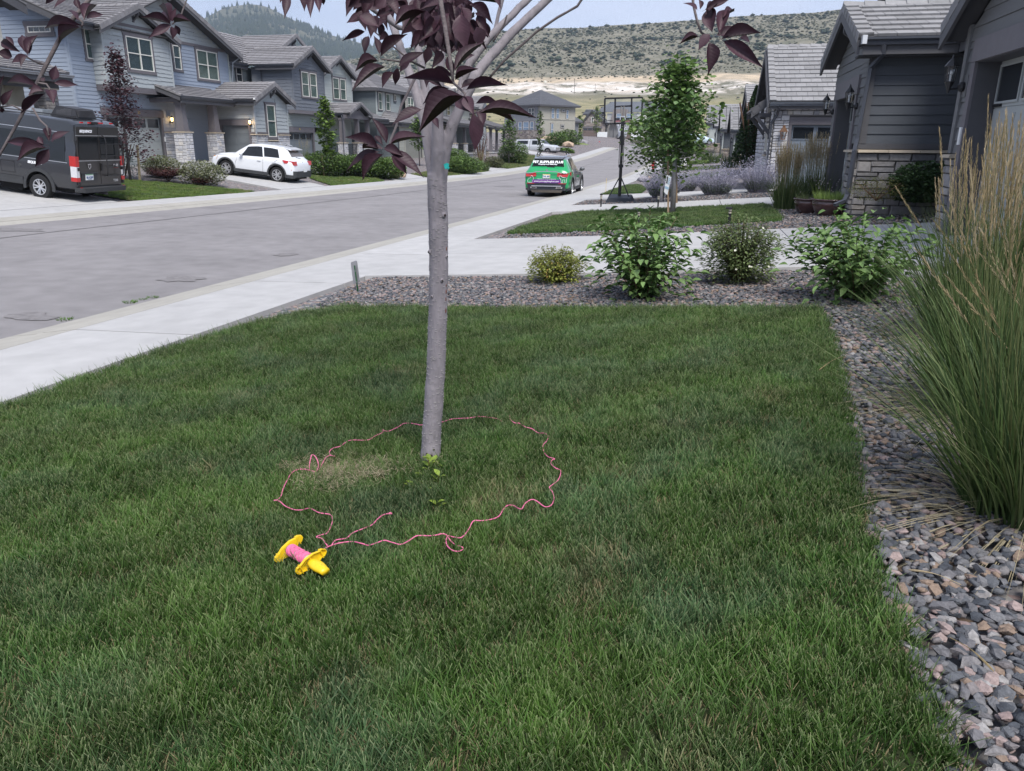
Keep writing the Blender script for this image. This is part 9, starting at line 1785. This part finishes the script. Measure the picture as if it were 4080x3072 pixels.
dry_patch(at(1345,1915),1700,.22,5,'dry_grass_patch',''); dry_patch(at(1450,1900),350,.25,6,'dry_grass_patch','')
# dead stalk lying on the lawn edge and on the gravel
def stalk(px0,py0,px1,py1,label,h0=.06,h1=.07):
    a=at(px0,py0,h0); b=at(px1,py1,h1); mb=MB(); P=smooth_path([a,(a+b)/2+[0,0,.012],b],5); mb.tube(P,[.0012]*(len(P)-5)+[.002,.003,.0035,.003,.001],5); tag(obj('dead_stalk',mb,M_plumeo),label,'stalk')
stalk(3355,1420,3262,1475,'tan dead grass stalk lying across the right edge of the lawn'); stalk(3785,1550+990,3960,1555+1120,'long tan seed stalk lying on the gravel at lower right',.05,.05); stalk(3830,2330,3620,2270,'pale dead straw on the gravel beside the lawn edge',.05,.05)
# loose sheet-metal marker seen from behind
q=at(1428,1165); yy=q[1]; mk_=thing('marker_sign',tuple(q),'small grey metal sign seen from behind on a green stake by the sidewalk','sign'); M_alu=mat('bare_aluminium',(.36,.355,.36),.45,.06,6.,metal=.2); M_gst=mat('green_stake_paint',(.02,.09,.035),.5,.1,20.)
tl,trr,br,bl=[Vector(onY(x,y,yy+dy)) for x,y,dy in ((1397,1045,.02),(1422,1037,-.06),(1434,1123,-.06),(1408,1134,.02))]
nn=(trr-tl).cross(bl-tl).normalized()*.003
mb=MB(); c=.12
def L2(p,q,t): return p+(q-p)*t
pl=[L2(tl,trr,c),L2(tl,trr,1-c),L2(trr,br,.05),L2(trr,br,.95),L2(br,bl,c),L2(br,bl,1-c),L2(bl,tl,.05),L2(bl,tl,.95)]
mb.prism(pl,nn); obj('sign_plate',mb,M_alu,mk_); top=Vector(onY(1412,1058,yy-.045)); mb=MB(); mb.bar(Vector(q)-Vector((0,0,.05)),Vector(onY(1422,1130,yy-.035)),.014,.014); mb.bar(Vector(onY(1422,1130,yy-.04)),top,.017,.012); obj('stake',mb,M_gst,mk_)
for x,y in ((1415,1080),(1421,1124)): m_=MB(); m_.ball(onY(x,y,yy-.052),.007,6,5); obj('bolt',m_,M_chrome,mk_)
# basketball hoop
Y=27.2; bb=thing('basketball_hoop',tuple(at(2470,795)),'portable basketball hoop with clear backboard and black frame beside the street','basketball hoop'); M_fr=mat('black_hoop_frame',(.014,.014,.017),.45,.05,9.,0,1,.4); Pp=lambda x,y,d=0.: Vector(onY(2280+x*.217,360+y*.217,Y+d))
base=Pp(895,1600); gz=H(base.x,Y)
g_=MB()
for p in (((600,150),(1290,130)),((1290,130),(1270,600)),((600,615),(1270,600)),((600,150),(590,615)),((790,150),(782,615)),((1092,140),(1085,600)),((790,300),(1092,285)),((790,525),(1085,520))):
    g_.bar(Pp(*p[0]),Pp(*p[1]),.065,.05)
g_.bar(Pp(500,282),Pp(600,282),.04,.03); g_.bar(Pp(1290,210),Pp(1440,206),.035,.03)
obj('backboard_frame',g_,M_fr,bb); m_=MB(); m_.add([Pp(610,160,.02),Pp(1280,140,.02),Pp(1262,595,.02),Pp(602,605,.02)],[(0,1,2,3)]); obj('backboard_panel',m_,glass('acrylic_panel',(.92,.94,.95),.10),bb)
m_=MB(); m_.add([Pp(800,548,.0),Pp(1070,542,.0),Pp(1070,572,.0),Pp(800,580,.0)],[(0,1,2,3)]); obj('red_logo_strip',m_,mat('faded_red_print',(.55,.22,.25),.6,.1,20.),bb); m_=MB(); m_.add([Pp(645,548,.0),Pp(740,548,.0),Pp(740,562,.0),Pp(645,562,.0)],[(0,1,2,3)]); obj('grey_label',m_,M_clad,bb)
m_=MB(); top=Pp(935,540,-.25); b0=Vector((base.x,Y-.25,gz+.12)); m_.tube([b0,b0.lerp(top,.42)],.055,10); m_.tube([b0.lerp(top,.40),b0.lerp(top,.44)],.085,10); m_.tube([b0.lerp(top,.43),top],.045,10); obj('pole',m_,M_fr,bb)
m_=MB(); 
for s in (-1,1): m_.bar(top+Vector((s*.05,0,-.05)),Pp(925+s*25,300,-.03),.035,.05); m_.bar(top+Vector((s*.05,0,-.8)),Pp(925+s*20,560,-.03),.035,.05); m_.bar(top+Vector((s*.07,-.05,-1.4)),top+Vector((s*.07,-.05,-.5)),.02)
obj('lift_arms',m_,M_fr,bb); m_=MB(); m_.bar(Pp(890,480,-.28),Pp(965,480,-.28),.06,.03); m_.bar(Pp(890,480,-.28),Pp(880,540,-.28),.03); m_.bar(Pp(965,480,-.28),Pp(975,540,-.28),.03); obj('crank_handle',m_,M_rim,bb)
rc=Pp(935,610,.45); P=[rc+Vector((.23*math.cos(a),.23*math.sin(a),0)) for a in np.linspace(0,2*math.pi,25)]; m_=MB(); m_.tube(P,.01,6); obj('rim',m_,mat('orange_rim',(.45,.10,.03),.5),bb); m_=MB()
for k in range(12): a=k*math.pi/6; m_.tube([rc+Vector((.22*math.cos(a),.22*math.sin(a),0)),rc+Vector((.16*math.cos(a+.3),.16*math.sin(a+.3),-.2)),rc+Vector((.12*math.cos(a-.1),.12*math.sin(a-.1),-.42))],.012,4); m_.tube([rc+Vector((.22*math.cos(a),.22*math.sin(a),0)),rc+Vector((.16*math.cos(a-.3),.16*math.sin(a-.3),-.2)),rc+Vector((.12*math.cos(a+.1),.12*math.sin(a+.1),-.42))],.012,4)
obj('net',m_,M_whtext,bb); bs=MB(); x,y,z=base.x,Y-.1,gz; bs.hexa([(x-.42,y-.75,z),(x+.45,y-.75,z),(x+.50,y+.35,z),(x-.48,y+.35,z),(x-.34,y-.62,z+.16),(x+.37,y-.62,z+.16),(x+.40,y+.25,z+.24),(x-.38,y+.25,z+.24)]); obj('base',bs,mat('dark_base_plastic',(.03,.035,.045),.6,.05,9.,.1,60),bb,bevel=.04); m_=MB(); m_.bar((x-.33,y-.3,z+.2),b0+Vector((0,0,.75)),.03); m_.bar((x+.33,y-.3,z+.2),b0+Vector((0,0,.75)),.03); obj('brace',m_,M_fr,bb)
# campaign style yard sign by the maple
Yq=19.4; ys=thing('yard_sign',tuple(onY(2648,852,Yq)),'white photo poster sign on a wire stake left of the maple trunk','sign'); Q=lambda x,y,d=0.: Vector(onY(2380+x*.3151,560+y*.3151,Yq+d))
m_=MB(); m_.prism([Q(878,432),Q(935,462),Q(885,690),Q(842,650)],(0,.01,0)); obj('sign_board',m_,M_plate,ys); m_=MB(); m_.add([Q(882,450,-.006),Q(897,458,-.006),Q(885,545,-.006),Q(870,538,-.006)],[(0,1,2,3)]); obj('printed_portrait',m_,M_clad,ys)
M_bl=mat('pale_blue_print',(.35,.5,.62),.5,.05,9.); m_=MB()
for k in range(4): y=470+k*22; m_.add([Q(902-k*4,y,-.006),Q(926-k*4,y+10,-.006),Q(923-k*4,y+20,-.006),Q(899-k*4,y+10,-.006)],[(0,1,2,3)])
m_.add([Q(858,572,-.006),Q(905,592,-.006),Q(899,622,-.006),Q(852,600,-.006)],[(0,1,2,3)]); obj('printed_text_blocks',m_,M_bl,ys); m_=MB(); m_.bar(Q(855,860),Q(855,640,.01),.008); m_.bar(Q(868,700,.01),Q(858,640,.01),.008); obj('wire_stake',m_,M_rim,ys)
# path lights
def path_light(px,py,h,label,face=False):
    q=at(px,py); t=thing('path_light',tuple(q),label,'path light','black path lights'); m_=MB(); m_.tube([q-[0,0,.05],q+[0,0,h*.66]],.022 if not face else .03,8); obj('post',m_,M_black,t); m_=MB(); m_.tube([q+[0,0,h*.66],q+[0,0,h*.9]],.03,8); obj('lens',m_,mat('frosted_lens',(.45,.42,.34),.4,.1,30.),t); m_=MB(); m_.tube([q+[0,0,h*.9],q+[0,0,h]],[.042,.04],8); m_.tube([q+[0,0,h*.76],q+[0,0,h*.79]],.036,8)
    if face: m_.box(q[0]-.09,q[0]+.02,q[1]-.05,q[1]+.05,q[2]+h*.9,q[2]+h)
    obj('cap',m_,M_black,t)
path_light(2394,828,.42,'path light at the left end of the rock strip by the hoop'); path_light(2887,772,.42,'path light among the lavender on the far side of the curved drive'); path_light(2621,832,.40,'path light on the near side of the curved drive, left of the maple'); path_light(2904,898,.36,'path light in the near edge of the neighbour lawn, centre',True); path_light(2543,900,.34,'path light in the neighbour lawn behind the left dogwood')
# hydrants
def hydrant(q,s,label):
    q=np.array(q); t=thing('fire_hydrant',tuple(q),label,'fire hydrant','red fire hydrants'); M_h=mat('hydrant_red',(.42,.022,.03),.45,.08,9.,coat=.3); m_=MB(); m_.tube([q,q+[0,0,.04*s],q+[0,0,.05*s],q+[0,0,.55*s],q+[0,0,.56*s],q+[0,0,.60*s],q+[0,0,.70*s],q+[0,0,.76*s]],[.16*s,.16*s,.10*s,.11*s,.15*s,.15*s,.09*s,.03*s],12); obj('barrel',m_,M_h,t,smooth=False); m_=MB(); m_.tube([q+[-.2*s,0,.42*s],q+[.2*s,0,.42*s]],.055*s,8); m_.tube([q+[0,-.2*s,.38*s],q+[0,0,.38*s]],.075*s,8); obj('outlets',m_,M_h,t)
q=onD(2600,692,66.); hydrant((q[0],q[1],H(q[0],q[1])),1.,'nearer red fire hydrant, right sidewalk beyond the lavender'); q=onD(2388,581,150.); hydrant(q,1.15,'far red fire hydrant at the bend of the left kerb')
# pots
M_pot_=mat('oxblood_glazed_pot',(.060,.030,.030),.22,.15,12.,.05,60,.5,coat=.5)
def pot(px,py,Y,r,h,label,plant,seed,pal):
    global rng
    q=onY(px,py,Y); q[2]=H(q[0],q[1]); t=thing('planter_pot',tuple(q),label,'plant pot','dark glazed pots'); prof=[(.60,0),(.66,.02),(.86,.35),(.97,.62),(1.0,.80),(.95,.86),(1.05,.90),(1.09,.97),(1.05,1.0),(.97,.99),(.90,.9),(.85,.85),(0.01,.84)]; n=30; m_=MB()
    for i in range(n):
        a=2*math.pi*i/n
        for rr,zz in prof: m_.v.append((q[0]+r*rr*math.cos(a),q[1]+r*rr*math.sin(a),q[2]+h*zz))
    k=len(prof); m_.f=[(i*k+j,((i+1)%n)*k+j,((i+1)%n)*k+j+1,i*k+j+1) for i in range(n) for j in range(k-1)]; obj('pot_body',m_,M_pot_,t,smooth=True); 
    rng=np.random.default_rng(seed); n=plant; a=rng.uniform(0,6.28,n); d=np.sqrt(rng.random(n))*r*.85; B=np.stack([q[0]+d*np.cos(a),q[1]+d*np.sin(a),np.full(n,q[2]+h*.84)],1); D=np.stack([np.cos(a)*.35,np.sin(a)*.35,np.ones(n)],1); L=rng.uniform(.10,.26,n)*(1.0); tall=rng.random(n)<.04; L[tall]*=1.9
    V,F,T=ribbons(B,D,L,rng.uniform(.006,.012,n),np.stack([np.cos(a)*.1,np.sin(a)*.1,-.02*np.ones(n)],1),3); pt=thing('potted_plant',tuple(q+[0,0,h*.84]),'feathery pale green plants growing in the '+('front' if seed==1 else 'rear')+' dark pot','potted plant'); nobj('leaves',V,F,mat('pot_plant_green'+str(seed),(.1,.2,.1),.7,.1,20.,pal=pal,attr='rnd',trans=.3),pt,kind='stuff',attr={'rnd':np.repeat(rng.random(n),8)})
    k=tall.sum(); P=B[tall]+D[tall]*L[tall][:,None]*.97; 
    if k: V,F=scatter(octV*.5,octF,P,rotmats(k,.5),np.full(k,.022)); nobj('flowers',V,F,mat('dusty_lilac_flower',(.42,.38,.42),.8,.1,20.),pt,kind='stuff')
pot(3302,862,17.55,.37,.36,'front dark oxblood glazed pot planted with feathery greens',900,1,[(.16,.25,.05),(.24,.34,.09),(.32,.42,.15)]); pot(3222,845,18.4,.33,.34,'rear dark oxblood glazed pot, left of and behind the other',160,2,[(.10,.14,.05),(.18,.22,.09)])
# boulders
def boulder(q,s,sq,label,m,seed):
    rs=np.random.RandomState(seed); V=ICV*rs.uniform(.8,1.12,(12,1))*np.array(sq)*s+np.array(q)+[0,0,s*sq[2]*.6]; bm=MB(); bm.add(V,[tuple(f) for f in ICF.tolist()]); tag(obj('boulder',bm,m),label,'boulder','garden boulders')
M_bt=mat('tan_boulder',(.44,.33,.24),.9,.2,6.,.5,30); M_bg=mat('grey_boulder',(.27,.26,.28),.9,.2,6.,.5,30)
boulder(at(1572,712),.42,(1,.8,.7),'pale tan boulder at the end of the green hedge, left of the pair',M_bt,1); boulder(at(1600,708),.36,(1,.8,.75),'orange tan boulder, right of the pair by the hedge end',M_bt,2); boulder(at(2562,722),.35,(1.3,.8,.6),'grey boulder on the rock edge left of the lavender',M_bg,3); boulder(at(2585,715),.22,(1.2,.8,.6),'small pinkish boulder beside the grey one left of the lavender',M_bt,4)
for i,(px,py,D_,s) in enumerate(((2178,566,124,1.),(2192,562,125,.9),(2262,585,118,.9),(2318,580,135,1.2))): boulder(onD(px,py,D_),s,(1.3,1,.6),['pinkish boulder left of two on the bank below the stucco house','pinkish boulder right of two on the bank below the stucco house','round pale boulder halfway along the far bank','long white boulder on the grass of the far bank'][i],M_bt if i<3 else M_bg,10+i)
# edging block by the near grasses, bin and bag far down the sidewalk
q=at(3600,1110); mb=MB(); mb.box(q[0]-.05,q[0]+.75,q[1]-.1,q[1]+.05,q[2]-.02,q[2]+.09); tag(obj('edging_block',mb,M_bg,bevel=.02),'low dark stone edging block between the right dogwood and the tall grass','edging')
q=onD(2655,668,78.); b_=thing('rubbish_bin',tuple(q),'dark teal wheeled bin on the right side verge, behind the maple stakes','bin'); M_bin=mat('teal_bin',(.01,.10,.11),.5,.05,9.); m_=MB(); x,y,z=q; m_.hexa([(x-.25,y-.25,z),(x+.25,y-.25,z),(x+.25,y+.25,z),(x-.25,y+.25,z),(x-.31,y-.33,z+.95),(x+.31,y-.33,z+.95),(x+.31,y+.33,z+.95),(x-.31,y+.33,z+.95)]); obj('bin_body',m_,M_bin,b_); m_=MB(); m_.hexa([(x-.34,y-.36,z+.953),(x+.34,y-.36,z+.953),(x+.34,y+.36,z+.953),(x-.34,y+.36,z+.953),(x-.3,y-.3,z+1.05),(x+.3,y-.3,z+1.05),(x+.3,y+.3,z+1.06),(x-.3,y+.3,z+1.06)]); obj('bin_lid',m_,M_bin,b_)
for sx in (-.2,.2): m_=MB(); m_.tube([(x+sx-.03,y+.28,z+.08),(x+sx+.03,y+.28,z+.08)],.09,12); obj('wheel',m_,M_tyre,b_)
q=onD(2718,672,70.); mb=MB(); mb.ball(q+[0,0,.4],.42,12,8,(.9,.7,1.15)); tag(obj('white_cover',mb,mat('white_fabric_cover',(.66,.66,.66),.8,.05,3.),smooth=True),'white rounded cover on the verge just right of the maple stakes','cover')
# realtor signs by the far house
for i,(x,y) in enumerate(((548,860),(1175,865))):
    p=onY(2280+x*.217,360+y*.217,193); mb=MB(); mb.box(p[0]-1.2,p[0]+1.2,193,193.1,p[2]-.8,p[2]+1.2); mb.box(p[0]-.1,p[0]+.1,193,193.1,p[2]-2,p[2]-.8); tag(obj('white_sign',mb,M_plate),('white sign left of the black car at the street end','white sign right of the brown garage at the street end')[i],'sign')
# lemon coloured twig stake and flag by the kerb
q=at(2413,770); mb=MB(); mb.tube([q,q+[.01,0,.62]],.006,5); tag(obj('marker_rod',mb,M_yel),'thin yellow marker rod at the corner of the small grass strip','rod')
# garden bank beyond the pickup
M_mulch=mat('red_mulch',(.20,.10,.06),.95,.3,3.,.4,20); M_bankg=mat('bank_grass',(.17,.22,.06),.9,.25,.6)
def bankpatch(name,pts,m):
    P=[onD(px,py,D_) for px,py,D_ in pts]; c=np.mean(P,0)+[0,0,.15]; mb=MB(); mb.add([c]+P,[(0,i+1,(i+1)%len(P)+1) for i in range(len(P))]); mb.add([tuple(np.array(p)-[0,0,2.5]) for p in P]+P,[(i,(i+1)%len(P),len(P)+(i+1)%len(P),len(P)+i) for i in range(len(P))]); o=obj(name,mb,m,smooth=False); o['kind']='structure'; return o
bankpatch('red_mulch_bank',[(2130,612,104),(2250,640,101),(2320,612,112),(2330,590,122),(2240,578,122),(2150,580,118)],M_mulch); bankpatch('bank_lawn',[(2280,600,121),(2345,592,124),(2352,578,132),(2300,562,138),(2255,572,130)],M_bankg)
# ------------------------------------------------------------------ the air
mb=MB(); mb.box(-3200,3200,-150,2650,-6,420); hz=obj('haze',mb,None,local=True); hz['kind']='stuff'; hm=bpy.data.materials.new('haze'); hm.use_nodes=True; n=hm.node_tree; n.nodes.clear(); o_=n.nodes.new('ShaderNodeOutputMaterial'); pv=n.nodes.new('ShaderNodeVolumePrincipled'); pv.inputs['Density'].default_value=.0002; pv.inputs['Color'].default_value=(.74,.85,1,1); pv.inputs['Anisotropy'].default_value=.2; n.links.new(pv.outputs[0],o_.inputs['Volume']); hz.data.materials.clear(); hz.data.materials.append(hm)
